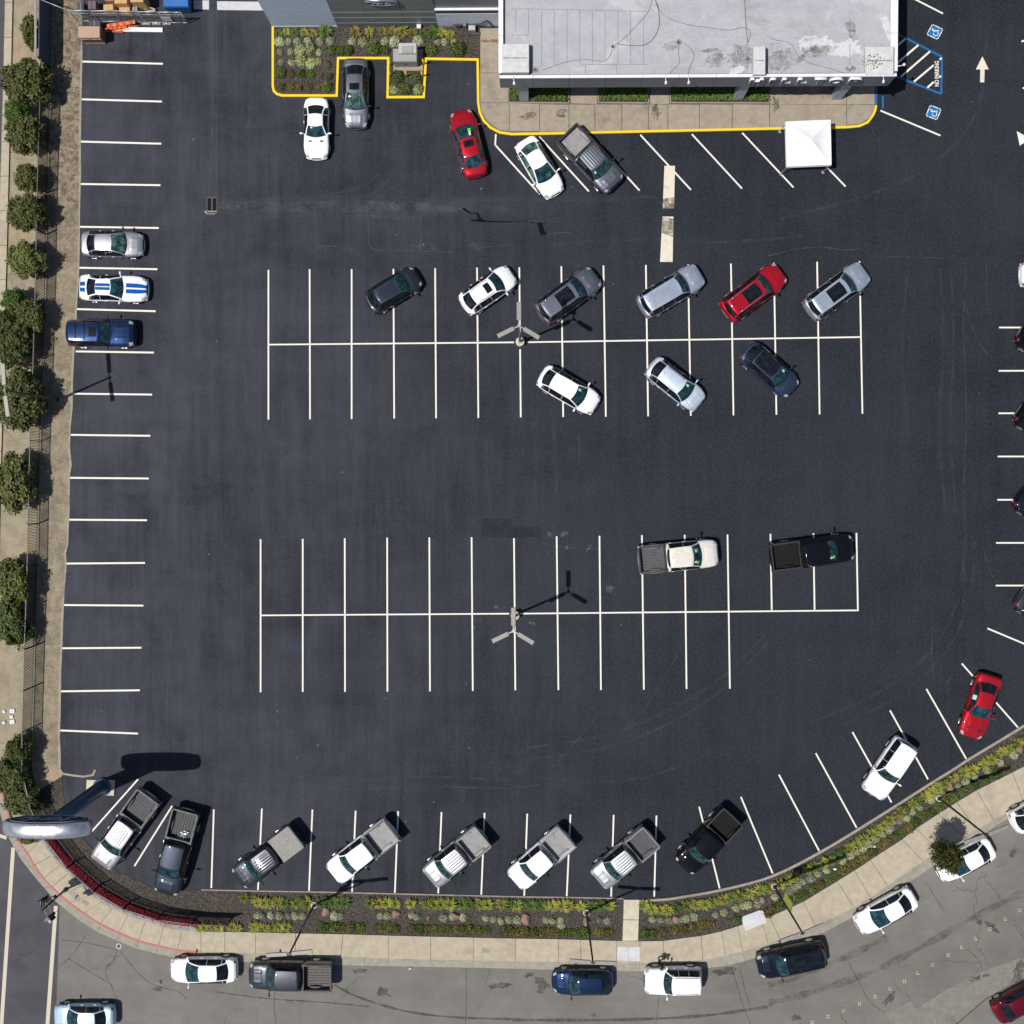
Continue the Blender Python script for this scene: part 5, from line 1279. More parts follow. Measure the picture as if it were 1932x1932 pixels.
# barricade boards and white planks
def board(x0, y0, x1, y1, z, w, t, mat, label, name='barricade_board', cat='board', stripes=None):
    a = Y(x0, y0, z); b = Y(x1, y1, z); o = empty(name, ((a.x + b.x) / 2, (a.y + b.y) / 2, z), label=label, cat=cat)
    MB().beam(a, b, w, t).build('plank', mat, o)
    if stripes:
        d = (b - a)
        for k in range(4):
            u = a + d * (.08 + .24 * k); v = a + d * (.2 + .24 * k); MB().beam(u + Vector((0, 0, .004)), v + Vector((0, 0, .004)), w + .006, t).build('stripe', stripes, o)
board(470, 378, 875, 318, .42, .24, .06, 'barrier_orange', 'orange barricade board on top of the stack', stripes='barrier_red')
board(480, 412, 755, 372, .30, .24, .06, 'barrier_red', 'red barricade board, middle of the stack', stripes='barrier_orange')
board(440, 432, 700, 446, .16, .3, .06, 'barrier_red', 'dark red board lowest in the barricade stack', stripes='bin_brown_dark')
board(740, 385, 920, 378, .2, .1, .08, 'pallet_wood', 'short brown timber by the orange board', 'timber', 'timber', stripes='rust_brown')
board(700, 428, 1275, 436, .10, .30, .10, 'plank_white', 'long white plank lying on the asphalt by the barricades', 'white_plank', 'plank', stripes='parapet_white')
board(600, 445, 800, 420, .2, .08, .05, 'bollard_yellow', 'thin yellow strip across the white plank', 'timber', 'timber', stripes='barrier_orange')
# tangle of hoses
hs = empty('hose_tangle', Y(1090, 150, .3), label='pale hose tangle behind the wire fence', cat='hose')
for k in range(4):
    rr = random.Random(k); ln = smoothline([Y(1020 + rr.uniform(-10, 20), 110 + 10 * k, .3), Y(1060 + 10 * k, 85 + 20 * rr.random(), .5), Y(1150, 120 + 10 * k, .35), Y(1175 - 12 * k, 150, .3), Y(1100, 185 - 12 * k, .4), Y(1040, 165, .3)], 3)
    MB().tube(ln, .03, 6).build('hose', 'cream_concrete', hs, True)
# wire mesh fence with steel tube frame
FB = [Y(-20, 265), Y(385, 318), Y(700, 318), Y(1040, 330), Y(1340, 335), Y(1560, 338), Y(1652, 340)]
FBx = [Y(60, 312)] + FB[1:]
wf = empty('wire_fence', FBx[2], label='chain-link fence panels with steel tubes across the storage yard', cat='fence')
hh = 2.0
for i, a in enumerate(FBx):
    MB().tube([(a.x, a.y, 0), (a.x, a.y, hh + .05)], .035, 8).build('post', 'galvanised', wf, True)
for i in range(len(FBx) - 1):
    a, b = FBx[i], FBx[i + 1]
    MB().tube([(a.x, a.y, hh), (b.x, b.y, hh)], .045, 8).build('top_rail', 'galvanised', wf, True)
    MB().tube([(a.x, a.y, .12), (b.x, b.y, .12)], .03, 8).build('bottom_rail', 'galvanised', wf, True); MB().tube([(a.x, a.y, 1.55), (b.x, b.y, 1.55)], .02, 6).build('middle_rail', 'galvanised', wf, True)
    m = MB(); L = (b - a).length; d = (b - a) / L; k = -hh
    while k < L:
        for sgn in (1, -1):
            s0, z0, s1, z1 = (k, .12, k + hh, hh) if sgn > 0 else (k, hh, k + hh, .12)
            if s0 < 0: z0 += (z1 - z0) * (-s0) / (s1 - s0); s0 = 0
            if s1 > L: z1 = z0 + (z1 - z0) * (L - s0) / max(1e-6, s1 - s0); s1 = L
            if s1 - s0 > .02: m.beam(a + d * s0 + Vector((0, 0, z0)), a + d * s1 + Vector((0, 0, z1)), .0045, .0045)
        k += .22
    o = m.build('mesh_panel', 'galvanised', wf); o['kind'] = 'stuff'
a, b = FBx[0], P(97, 20); MB().tube([(a.x, a.y, hh), (b.x, b.y, hh)], .03, 8).build('top_rail', 'galvanised', wf, True)
pp = [Y(1190, 240, 1.2), Y(1310, 240, 1.2), Y(1365, 308, .4), Y(1240, 308, .4)]
nb = empty('notice_board', (pp[0] + pp[2]) / 2, label='pale blank notice sheet hung on the wire fence', cat='sign')
xa, xb = pp[0].x, pp[1].x; ya = FBx[4].y
MB().box((xa + .25, ya - .07, .5), (xb + .35, ya - .05, 1.25)).build('sheet', 'pale_concrete', nb); MB().box((xa + .23, ya - .066, .47), (xb + .37, ya - .048, .5)).build('batten', 'galvanised', nb)
for k in range(3):
    p = Y(1040 + 150 * k, 350); o = empty('fence_foot', p, label=['concrete foot under the wire fence, nearest the boards', 'concrete foot under the wire fence, middle one', 'concrete foot under the wire fence, near the fence end'][k], cat='block')
    MB().obox((p.x, p.y, .014), 0, .6, .16, .1, .02).build('block', 'kerb_concrete', o); MB().obox((p.x, p.y, .114), 0, .12, .1, .06).build('socket', 'galvanised', o)

# ================================================================== FENCES
def picket_fence(name, line, h, spacing, post_gap, label, n_single=300, near=None):
    """steel picket fence: posts, rails and pickets are separate parts"""
    root = empty(name, line[0], label=label, cat='fence'); org = Vector(root.location)
    L = seglen(line); npost = max(2, round(L / post_gap) + 1); posts = resample(line, npost)
    pm = MB().box((-.035, -.035, 0), (.035, .035, h + .06)).mesh('post', 'fence_black')
    for p in posts: link('post', pm, root, p - org)
    for i in range(npost - 1):
        a, b = posts[i] - org, posts[i + 1] - org
        for z, mat, w in ((h - .04, 'fence_top', .045), (.22, 'fence_black', .04)):
            m = MB().beam(a + Vector((0, 0, z)), b + Vector((0, 0, z)), w, .045); link('rail', m.mesh('rail', mat), root)
    n = int(L / spacing); pk = resample(line, n)
    km = MB().box((-.021, -.021, .08), (.021, .021, h + .05)).mesh('picket', 'fence_black')
    extra = MB()
    for i, p in enumerate(pk):
        if i < n_single: link('picket', km, root, p - org)
        else: extra.box((p.x - org.x - .021, p.y - org.y - .021, .08), (p.x - org.x + .021, p.y - org.y + .021, h + .05))
    if extra.v:
        o = link('pickets', extra.mesh('pickets', 'fence_black'), root); o['kind'] = 'stuff'
    return root
fl = TL(0, 0, [(385, 510), (376, 900), (368, 1150), (357, 1500), (350, 1800)]) + TL(0, 1, [(348, 150), (338, 450), (330, 750), (320, 1050), (306, 1350), (300, 1600), (290, 1932)]) + TL(0, 2, [(284, 400), (272, 760), (262, 1000), (255, 1300), (246, 1600), (240, 1750), (244, 1932)])
picket_fence('picket_fence', fl[::-1], 1.8, .108, 2.9, 'long black picket fence between the dry verge and the lot')
fc = TL(0, 3, [(244, 0), (258, 100), (290, 220), (345, 360), (420, 510), (520, 650), (640, 760), (740, 850), (850, 930), (970, 995), (1110, 1050), (1270, 1090), (1440, 1112), (1600, 1122), (1760, 1125)])
picket_fence('picket_fence', smoothline(fc, 1), 1.75, .112, 2.6, 'curved black picket fence above the red flower bed')
# solid blue screen on the upper part of the fence
sl = [P(97, -90), P(97, 0), P(96.5, 60), P(96, 127)]
scr = empty('screen_fence', sl[1], label='solid blue screen fence beside the dry verge in the corner', cat='fence')
pts = resample(sl, 5)
for i in range(4):
    a, b = pts[i], pts[i + 1]
    MB().raw([(a.x - .03, a.y, .05), (a.x + .03, a.y, .05), (b.x + .03, b.y + .012, .05), (b.x - .03, b.y + .012, .05), (a.x - .03, a.y, 2.1), (a.x + .03, a.y, 2.1), (b.x + .03, b.y + .012, 2.1), (b.x - .03, b.y + .012, 2.1)], [(3, 2, 1, 0), (4, 5, 6, 7), (0, 1, 5, 4), (1, 2, 6, 5), (2, 3, 7, 6), (3, 0, 4, 7)]).build('screen_panel', 'screen_blue', scr)
for p in pts: MB().box((p.x - .13, p.y - .05, 0), (p.x - .033, p.y + .05, 2.2)).build('post', 'trim_grey', scr)
MB().beam((pts[0].x - .22, pts[0].y, 2.12), (pts[-1].x - .22, pts[-1].y, 2.12), .16, .08).build('cap_rail', 'kerb_concrete', scr)

# ================================================================== CORNER BED: COBBLES AND RED FLOWERS
ci = Il[6:19]
bord = empty('cobble_border', ci[3], label='pale cobble border along the red flower bed', cat='border')
cl = resample(ci, 76); rr = random.Random(12)
mort = MB(); mA = resample(ci, 40); mB_ = []
for i, a in enumerate(mA):
    d = (mA[min(i + 1, 39)] - mA[max(i - 1, 0)]).normalized(); mB_.append(a + Vector((-d.y, d.x, 0)) * .38)
mort.strip(mA, mB_, .10); mort.build('mortar', 'kerb_concrete', bord)
for j in range(2):
    for i in range(len(cl) - 1):
        if j == 1 and i % 5 == 3: continue
        a, b = cl[i], cl[i + 1]; d = (b - a).normalized(); s = Vector((-d.y, d.x, 0))
        c = a.lerp(b, .5 + .25 * j) + s * (.08 + .19 * j + rr.uniform(-.02, .02)); w = (b - a).length * .43; n = 7; poly = []
        ph = rr.random() * 6
        for k in range(n):
            t = 2 * math.pi * k / n + ph; q = rr.uniform(.8, 1.08)
            v = d * math.cos(t) * w * q + s * math.sin(t) * .105 * q; poly.append((c.x + v.x, c.y + v.y))
        z = .11 + rr.uniform(0, .05)
        m = MB().prism(poly, .03, z); top = MB(); 
        m.build('cobble', 'cobble_stone', bord)
def lerpl(A, B, t): return [a.lerp(b, t) for a, b in zip(A, B)]
fA = resample(Il[6:19], 60); fB = resample(TL(0, 3, [(400, 520), (520, 670), (640, 778), (740, 868), (850, 950), (970, 1012), (1110, 1070), (1270, 1115), (1440, 1135), (1480, 1138)]), 60)
def ff(r):
    i = r.randrange(59); u = r.random(); v = r.uniform(.40, 1.04); p = fA[i].lerp(fA[i + 1], u).lerp(fB[i].lerp(fB[i + 1], u), v)
    return Vector((p.x, p.y, .12 + .28 * r.random())), Vector((0, 0, 1))
V, F = leafcloud(6500, .055, ff, 31)
fb = link('flower_bed', mk('flower_bed', V, F, 'flower_red')); tag(fb, 'dense red flowers behind the pale cobbles', 'flowers', kind='stuff')

# ================================================================== LAMP POSTS
def lamp_post(base, h, heads, hl, hw, label, conc=None, mat='steel_grey', r0=.10, r1=.06, cat='street light', z0=Z_LOT, gap=.35, headmat='lamp_head_grey', group=None):
    b = Vector((base.x, base.y, z0)); root = empty('lamp_post', b, label=label, cat=cat, group=group)
    zb = 0.0
    if conc:
        m = MB(); m.tube([b + Vector((0, 0, 0)), b + Vector((0, 0, conc[1] - .03)), b + Vector((0, 0, conc[1]))], [conc[0], conc[0], conc[0] - .03], 24); m.build('concrete_base', 'cream_concrete', root, False); zb = conc[1]
        MB().box((b.x - .16, b.y - .16, z0 + zb), (b.x + .16, b.y + .16, z0 + zb + .03)).build('base_plate', mat, root)
        for sx in (-1, 1):
            for sy in (-1, 1): MB().cyl((b.x + sx * .12, b.y + sy * .12), .025, z0 + zb + .03, z0 + zb + .09, 6).build('anchor_bolt', 'galvanised', root)
    else:
        MB().cyl(b, r0 * 1.9, z0, z0 + .10, 16, r0 * 1.5).build('base_plate', mat, root)
    MB().tube([b + Vector((0, 0, zb)), b + Vector((0, 0, h * .5)), b + Vector((0, 0, h))], [r0, (r0 + r1) / 2, r1], 10).build('pole', mat, root, True)
    top = b + Vector((0, 0, h))
    MB().cyl(top, r1 * 1.7, top.z - .12, top.z + .05, 10).build('hub', mat, root)
    for a in heads:
        d = Vector((math.cos(a), math.sin(a), 0)); s = Vector((-d.y, d.x, 0))
        arm = MB().beam(top + d * r1 + Vector((0, 0, -.03)), top + d * (gap + .05) + Vector((0, 0, -.03)), .07, .06).build('arm', mat, root)
        m = MB(); c = top + d * (gap + hl / 2) - Vector((0, 0, .06)); m.obox((c.x, c.y, c.z), a, hl, hw, .11, .02); hd = m.build('lamp_head', headmat, root)
        sub(hd, MB().obox((c.x, c.y, c.z - .012), a, hl * .7, hw * .7, .011), 'lens', 'lamp_clear', root)
    return root
A3 = [math.radians(90), math.radians(206), math.radians(-31)]
lamp_post(P(981.4, 646.5), 9.3, A3, 1.15, .29, 'three-headed lamp post on a round base between the northern bays', (.31, .75))
lamp_post(P(972, 1159.5), 9.3, A3, 1.15, .29, 'three-headed lamp post on a round base between the southern bays', (.31, .75))
lamp_post(P(112, 754), 8.9, [math.radians(93), math.radians(-83)], 1.35, .27, 'two-headed lamp post beside the picket fence on the dry strip', (.16, .25), z0=0.0, mat='pole_green')
def dirang(p, q, z): a = P(*p, z); b = P(*q, z); return math.atan2(b.y - a.y, b.x - a.x)
lb = [((T(1, 3, 447, 1018)), T(1, 3, 275, 1392), T(1, 3, 455, 1372), 'street light over the planted strip, nearest the red flowers', 'banner_blue'),
      ((T(2, 3, 560, 1075)), T(2, 3, 600, 1440), T(2, 3, 775, 1446), 'street light over the planted strip just left of the concrete path', None),
      ((T(3, 3, 40, 878)), T(3, 3, 247, 1228), T(3, 3, 410, 1160), 'street light with a yellow-green banner on its post', 'banner_lime'),
      ((T(3, 3, 1275, 215)), T(3, 3, 1608, 482), T(3, 3, 1775, 415), 'street light beside the small street tree', None)]
for bs, t0, t1, lab, ban in lb:
    a = dirang(t0, t1, 9.2); rt = lamp_post(P(*bs), 9.2, [a, a + math.pi - .05], 1.35, .25, lab, (.24, .5), 'pole_black', .085, .055, z0=.05, gap=.14)
    if ban:
        b = Vector(rt.location); d = Vector((math.cos(a + .9), math.sin(a + .9), 0)); s = Vector((-d.y, d.x, 0)) * .012
        z0, z1 = (3.6, 5.6) if ban == 'banner_blue' else (3.2, 5.6)
        m = MB(); p0 = b + d * .08; p1 = b + d * .62
        m.raw([p0 - s + Vector((0, 0, z0)), p1 - s + Vector((0, 0, z0)), p1 - s + Vector((0, 0, z1)), p0 - s + Vector((0, 0, z1)), p0 + s + Vector((0, 0, z0)), p1 + s + Vector((0, 0, z0)), p1 + s + Vector((0, 0, z1)), p0 + s + Vector((0, 0, z1))], [(0, 1, 2, 3), (7, 6, 5, 4), (0, 4, 5, 1), (1, 5, 6, 2), (2, 6, 7, 3), (3, 7, 4, 0)])
        m.build('banner', ban, rt)
        for z in (z0, z1): MB().tube([b + Vector((0, 0, z)), b + d * .66 + Vector((0, 0, z))], .015, 6).build('banner_arm', 'pole_black', rt)

# ================================================================== TALL OVAL STREET SIGN
sb = P(194, 1484)
ts = empty('oval_street_sign', (sb.x, sb.y, 0), label='tall oval script sign on a blue mast at the lot corner', cat='sign')
q = TL(0, 3, [(660, 85), (870, 90), (865, 205), (655, 195)])
MB().prism([(p.x, p.y) for p in q], 0, .16).build('footing', 'cream_concrete', ts)
mb_ = MB(); mb_.tube([(sb.x, sb.y, .16), (sb.x, sb.y, .24), (sb.x, sb.y, .28), (sb.x, sb.y, .34)], [.66, .66, .64, .5], 28); mb_.build('base_ring', 'mast_blue', ts, True)
MB().tube([(sb.x, sb.y, .4), (sb.x, sb.y, 4.5), (sb.x, sb.y, 9.1)], [.52, .49, .43], 22).build('mast', 'mast_blue', ts, True)
MB().box((sb.x - .03, sb.y + .50, .5), (sb.x + .03, sb.y + .535, 8.9)).build('cable_duct', 'crate_black', ts)
emblem(ts, (sb.x + .1, sb.y + .03, 10.1), 5.75, 2.25, .95, 0, 'rim')

# ================================================================== TRAFFIC SIGNAL AT THE CROSSING
sbp = P(125, 1677)
sig = empty('traffic_signal', (sbp.x, sbp.y, Z_WALK), label='black traffic signal pole with side-mounted heads at the crossing', cat='traffic signal')
MB().tube([(sbp.x, sbp.y, Z_WALK), (sbp.x, sbp.y, 4.3)], [.075, .06], 10).build('pole', 'pole_black', sig, True); MB().cyl(sbp, .17, Z_WALK, Z_WALK + .35, 12, .13).build('base', 'pole_black', sig)
dS = Vector((.35, -.94, 0)).normalized(); dN = Vector((-.85, .2, 0)).normalized()
def sighead(d, z, off, face):
    c = Vector((sbp.x, sbp.y, z)) + d * off
    for zz in (z - .3, z + .45): MB().beam((sbp.x, sbp.y, zz), c + Vector((0, 0, zz - z)), .04, .04).build('bracket', 'pole_black', sig)
    f = Vector((face[0], face[1], 0)).normalized(); s = Vector((-f.y, f.x, 0))
    m = MB(); m.obox((c.x, c.y, z - .42), math.atan2(f.y, f.x), .22, .36, 1.05, .02); hd = m.build('signal_head', 'pole_black', sig)
    m = MB(); g = c - f * .0; m.obox((g.x, g.y, z - .58), math.atan2(f.y, f.x), .02, .62, 1.35); sub(hd, m, 'backplate', 'trim_black', sig)
    for k, mt_ in enumerate(('sticker_green', 'stud_amber', 'lamp_red')):
        l = c + f * .11 + Vector((0, 0, -.26 + .34 * k)); sub(hd, MB().tube([l, l + f * .015], .11, 14), 'lens', 'trim_grey', sig)
        V_ = []; 
        m = MB(); 
        for t in range(7):
            an = math.pi * t / 6; V_ += [l + s * math.cos(an) * .13 + Vector((0, 0, math.sin(an) * .13)), l + s * math.cos(an) * .13 + Vector((0, 0, math.sin(an) * .13)) + f * .22]
        m.raw(V_, [(2 * t, 2 * t + 1, 2 * t + 3, 2 * t + 2) for t in range(6)]); sub(hd, m, 'visor', 'emblem_silver' if (k == 2 and off > .5) else 'pole_black', sig)  # silver on one top visor is a sun highlight painted onto the black head
sighead(dS, 3.5, .75, (.6, -.8)); sighead(dN, 2.7, .45, (-1, .1))
MB().obox((sbp.x + .05, sbp.y + .22, 2.2), .5, .3, .2, .42, .03).build('pedestrian_head', 'pole_black', sig)

# ================================================================== UTILITY VAULT, LITTER
vt = empty('utility_vault', TP(2, 3, 1825, 1145), label='pale rounded utility vault slab at the edge of the planting', cat='utility vault')
MB().prism([(p.x, p.y) for p in TL(2, 3, [(1740, 1115), (1765, 1105), (1865, 1068), (1888, 1072), (1900, 1085), (1917, 1160), (1830, 1195), (1760, 1222), (1745, 1190), (1731, 1140)])], 0, .16).build('slab', 'pale_concrete', vt)
for qq in ([(1745, 1130), (1818, 1100), (1842, 1182), (1768, 1212)], [(1825, 1097), (1880, 1078), (1908, 1155), (1850, 1179)]):
    MB().prism([(p.x, p.y) for p in TL(2, 3, qq)], .1, .172).build('lid', 'pale_concrete', vt)
for c, x, y, lab in [(3, 505, 762, 'white scrap of litter among the plants by the street bend'), (3, 800, 592, 'smaller white litter scrap in the planting further along'), (1, 1163, 1513, 'white crumpled cup in the street gutter')]:
    p = TP(c, 3, x, y, .14 if c == 3 else .03); m = MB(); r_ = random.Random(x)
    vs = [Vector((r_.uniform(-.13, .13), r_.uniform(-.1, .1), r_.uniform(0, .12))) for _ in range(8)]
    bm = bmesh.new(); [bm.verts.new(v) for v in vs]; bmesh.ops.convex_hull(bm, input=bm.verts); me = bpy.data.meshes.new('litter'); bm.to_mesh(me); bm.free(); me.materials.append(MATS['litter_white'])
    o = link('litter', me, None, p); tag(o, lab, 'litter')

# ================================================================== PLANTS
def strap_plant(seed, n=46, r=.42, h=.45):
    rr = random.Random(seed); V = []; F = []
    for k in range(n):
        a = rr.random() * 6.283; L = r * rr.uniform(.65, 1.2); hh = h * rr.uniform(.5, 1.15); w = .028 * rr.uniform(.7, 1.4); d = Vector((math.cos(a), math.sin(a), 0)); s = Vector((-d.y, d.x, 0)); o = d * rr.uniform(0, .07); i = len(V)
        for t, ww in ((0, .8), (.35, 1), (.7, .9), (1, .1)):
            p = o + d * (L * t) + Vector((0, 0, hh * (1.9 * t - 1.45 * t * t) + .02)); V += [p - s * w * ww, p + s * w * ww]
        for j in range(3): F.append((i + 2 * j, i + 2 * j + 1, i + 2 * j + 3, i + 2 * j + 2))
    return V, F
def mound_plant(seed, n=360, r=.36, h=.34, leaf=.05):
    lump = random.Random(seed * 3); ls = [(lump.random() * 6.28, lump.uniform(.75, 1.1)) for _ in range(7)]
    def f(rr):
        a = rr.random() * 6.283; e = math.asin(rr.random() ** .8); k = max(l[1] - .35 * (1 - math.cos(a - l[0])) for l in ls) if True else 1
        q = rr.uniform(.72, 1.03) * (.55 + .45 * k); d = Vector((math.cos(a) * math.cos(e), math.sin(a) * math.cos(e), math.sin(e))); return Vector((d.x * r * q, d.y * r * q, d.z * h * q + .02)), d
    return leafcloud(n, leaf, f, seed)
PM = {}
def plant_mesh(kind, mat, i):
    key = (kind, mat, i)
    if key not in PM:
        if kind == 'strap': V, F = strap_plant(i)
        elif kind == 'mound': V, F = mound_plant(i + 20)
        else: V, F = mound_plant(i + 50, 300, .42, .26, .06)
        PM[key] = mk(kind + '_foliage', V, F, mat)
    return PM[key]
prng = random.Random(99)
PLANTS = []
def plant(name, c, r, x, y, kind, mat, label, cat, group, s=1.0, z=.05):
    o = link(name, plant_mesh(kind, mat, prng.randrange(4)), None, TP(c, r, x, y, z), prng.random() * 6.28, (s * prng.uniform(.85, 1.15), s * prng.uniform(.85, 1.15), s * prng.uniform(.85, 1.2)))
    tag(o, label, cat, group); PLANTS.append(o); return o
# --- street strip, row by the car park
rowA = [(1, x, 1008 + .012 * x) for x in (20, 70, 110, 170, 220, 310, 345, 400)] + [(1, x, 1010) for x in (495, 540, 590, 640, 675)] + [(1, x, 1003 + .012 * x) for x in (865, 935, 990, 1060, 1175, 1290, 1350, 1400, 1470, 1560, 1610, 1700, 1750, 1860, 1910)] + \
       [(2, x, 1032) for x in (40, 80, 150, 220, 270, 310, 380, 430, 520, 610, 680, 740)]
rowA2 = [(2, 1000, 1030), (2, 1060, 1055), (2, 1120, 1062), (2, 1180, 1066), (2, 1240, 1052), (2, 1320, 1032), (2, 1390, 1026), (2, 1460, 1016), (2, 1520, 1006), (2, 1600, 986), (2, 1650, 972), (2, 1720, 956), (2, 1800, 940), (2, 1880, 912)] + \
        [(3, x, y) for x, y in [(20, 900), (90, 872), (150, 842), (200, 812), (300, 760), (350, 740), (420, 710), (470, 690), (520, 660), (570, 640), (620, 592), (670, 567), (730, 524), (790, 490), (830, 462), (870, 430), (920, 388), (990, 332), (1020, 312), (1090, 267), (1130, 242), (1190, 207), (1240, 178), (1280, 150), (1330, 112), (1400, 67), (1480, 27), (1540, 5)]] + [(3, x, y - 1932) for x, y in [(1625, 1895), (1690, 1860), (1760, 1805), (1820, 1780), (1885, 1740), (1945, 1710)]]
def matA(c, x, y):
    if c == 1 and 480 < x < 690: return 'strap_green'
    return prng.choice(['strap_yellow', 'strap_lime', 'strap_lime', 'strap_yellow', 'strap_green'])
COLN = {'strap_yellow': 'yellow', 'strap_lime': 'lime', 'strap_green': 'green', 'strap_rust': 'rusty'}
for c, x, y in rowA:
    m = matA(c, x, y); plant('strap_plant', c, 3, x, y, 'strap', m, f'{COLN[m]} strap plant in the lot-side row left of the path', 'plant', f'{COLN[m]} strap plants lot side left of the path', 1.02)
for c, x, y in rowA2:
    m = matA(c, x, y); plant('strap_plant', c, 3, x, y, 'strap', m, f'{COLN[m]} strap plant in the lot-side row right of the path', 'plant', f'{COLN[m]} strap plants lot side right of the path', 1.02)
# --- pale sage mounds in the middle of the strip
rowB = [(1, x, 1112) for x in (10, 50, 110, 175, 245, 300, 350, 595, 640, 940, 990)] + [(1, 1210, 1120), (1, 1415, 1128), (1, 1480, 1122), (1, 1565, 1122), (1, 1735, 1130), (1, 1790, 1140), (1, 1850, 1150), (1, 1905, 1142), (2, 40, 1145), (2, 258, 1148), (2, 302, 1150), (2, 365, 1150), (2, 370, 1180), (2, 660, 1142), (2, 718, 1146)]
rowB2 = [(2, 1060, 1140), (2, 1120, 1140), (2, 1182, 1145), (2, 1275, 1140), (2, 1312, 1132), (2, 1375, 1120), (2, 1535, 1102), (2, 1600, 1086), (2, 1690, 1052), (2, 1740, 1040), (2, 1780, 1028), (2, 1850, 1018)] + [(3, x, y) for x, y in [(50, 970), (160, 920), (190, 900), (225, 880), (262, 855), (320, 830), (375, 800), (440, 770), (560, 692), (620, 656), (665, 630), (716, 602), (762, 565), (806, 530), (860, 495), (910, 455), (990, 397), (1038, 370), (1086, 330), (1140, 296), (1230, 242), (1310, 192), (1430, 136), (1490, 105), (1560, 70), (1650, 18)]] + [(3, 1750, -42), (3, 1850, -102)]
for lst, side in ((rowB, 'left'), (rowB2, 'right')):
    for c, x, y in lst:
        m = prng.choice(['sage_pale', 'sage_pale', 'sage_grey']); nm = 'pale' if m == 'sage_pale' else 'grey'
        plant('sage_mound', c, 3, x, y, 'mound', m, f'{nm} sage mound in the street planting {side} of the path', 'plant', f'{nm} sage mounds {side} of the path', prng.uniform(.72, 1.0))
# --- low row along the pavement
rowC0 = [(1, x, 1196) for x in (-20, 25, 75, 130, 185, 235)] + [(0, x, 1195) for x in (1500, 1550, 1610, 1660, 1760, 1800)] + [(0, x, y) for x, y in ((1850, 975), (1925, 985), (1925, 1195))]
for c, x, y in rowC0:
    m = prng.choice(['strap_yellow', 'strap_lime']); plant('strap_plant', c, 3, x, y, 'strap', m, f'{COLN[m]} strap plant on the pavement side near the red flowers', 'plant', f'{COLN[m]} strap plants near the red flowers', .85)
rowC = [(1, x, 1196 + .02 * (x - 480)) for x in (480, 530, 600, 650, 720, 790, 905, 935, 1000, 1055, 1180, 1240, 1300, 1350, 1400, 1455, 1510, 1560, 1620, 1680, 1740, 1870, 1910)] + [(2, x, 1238) for x in (10, 60, 110, 170, 230, 290, 340, 400, 450, 500, 550, 650, 700, 735)]
rowC2 = [(2, 1000, 1245), (2, 1060, 1242), (2, 1130, 1236), (2, 1230, 1222), (2, 1300, 1216), (2, 1360, 1202), (2, 1440, 1186), (2, 1500, 1180), (2, 1700, 1142), (2, 1930, 1090)] + [(3, x, y) for x, y in [(30, 1055), (90, 1025), (150, 1000), (210, 975), (270, 950), (340, 910), (400, 872), (460, 832), (520, 800), (560, 770), (600, 742), (660, 710), (720, 672), (790, 626), (850, 582), (900, 550), (950, 512), (1010, 480), (1060, 450), (1110, 412), (1170, 352), (1230, 330), (1290, 290), (1340, 250), (1400, 210), (1470, 178), (1560, 128), (1640, 85), (1720, 45), (1800, 0)]]
for lst, side in ((rowC, 'left'), (rowC2, 'right')):
    for c, x, y in lst:
        m = prng.choice(['mound_olive', 'mound_green', 'mound_olive'] if side == 'left' or c == 2 else ['mound_green', 'mound_olive', 'mound_green']); nm = 'olive' if m == 'mound_olive' else 'green'
        plant('ground_cover', c, 3, x, y, 'low', m, f'low {nm} plant along the pavement edge {side} of the path', 'plant', f'low {nm} plants {side} of the path', prng.uniform(.85, 1.1))
# --- boulders
def rock(c, r, x, y, s, mat, label):
    rr = random.Random(int(x + y)); bm = bmesh.new(); bmesh.ops.create_icosphere(bm, subdivisions=2, radius=1)
    cut = [(Vector((rr.gauss(0, 1), rr.gauss(0, 1), rr.gauss(0, .8) + .2)).normalized(), rr.uniform(.55, .9)) for _ in range(9)]
    for v in bm.verts:
        q = v.co.copy()
        for nn_, dd_ in cut:
            e_ = q.dot(nn_) - dd_
            if e_ > 0: q -= nn_ * e_
        v.co = Vector((q.x * s * 1.4, q.y * s * 1.1, q.z * s * .85)) * rr.uniform(.96, 1.04)
    me = bpy.data.meshes.new('boulder'); bm.to_mesh(me); bm.free(); me.materials.append(MATS[mat])
    o = link('boulder', me, None, TP(c, r, x, y, .05 + s * .3), rr.random() * 6); tag(o, label, 'boulder', 'boulders in the street planting')
rock(1, 3, 530, 1090, .33, 'rock_pink', 'pinkish boulder beside two sage mounds near the first lamp post'); rock(1, 3, 1055, 1102, .28, 'rock_pink', 'brown boulder right of a pair of sage mounds'); rock(1, 3, 1178, 1112, .27, 'rock_tan', 'tan boulder standing alone mid strip')
rock(1, 3, 1510, 1116, .27, 'rock_pink', 'pink boulder between sage mounds in the middle of the strip'); rock(1, 3, 1300, 1130, .14, 'rock_pink', 'small half-buried brown stone mid strip'); rock(2, 3, 100, 1140, .36, 'rock_pink', 'largest pink boulder in the strip left of the lamp by the path')
rock(2, 3, 565, 1160, .28, 'rock_pink', 'pink boulder under the lamp post by the path'); rock(2, 3, 1238, 1140, .26, 'rock_pink', 'pink boulder just right of the concrete path'); rock(2, 3, 1885, 1000, .22, 'rock_tan', 'tan boulder near the street bend')
rock(3, 3, 945, 412, .24, 'rock_pink', 'pink boulder opposite the white parked sedan'); rock(3, 3, 1375, 150, .24, 'rock_pink', 'orange boulder beside the last lamp post'); rock(3, 2, 1900, 1790, .27, 'rock_pink', 'pink boulder at the picture edge below the red coupe')
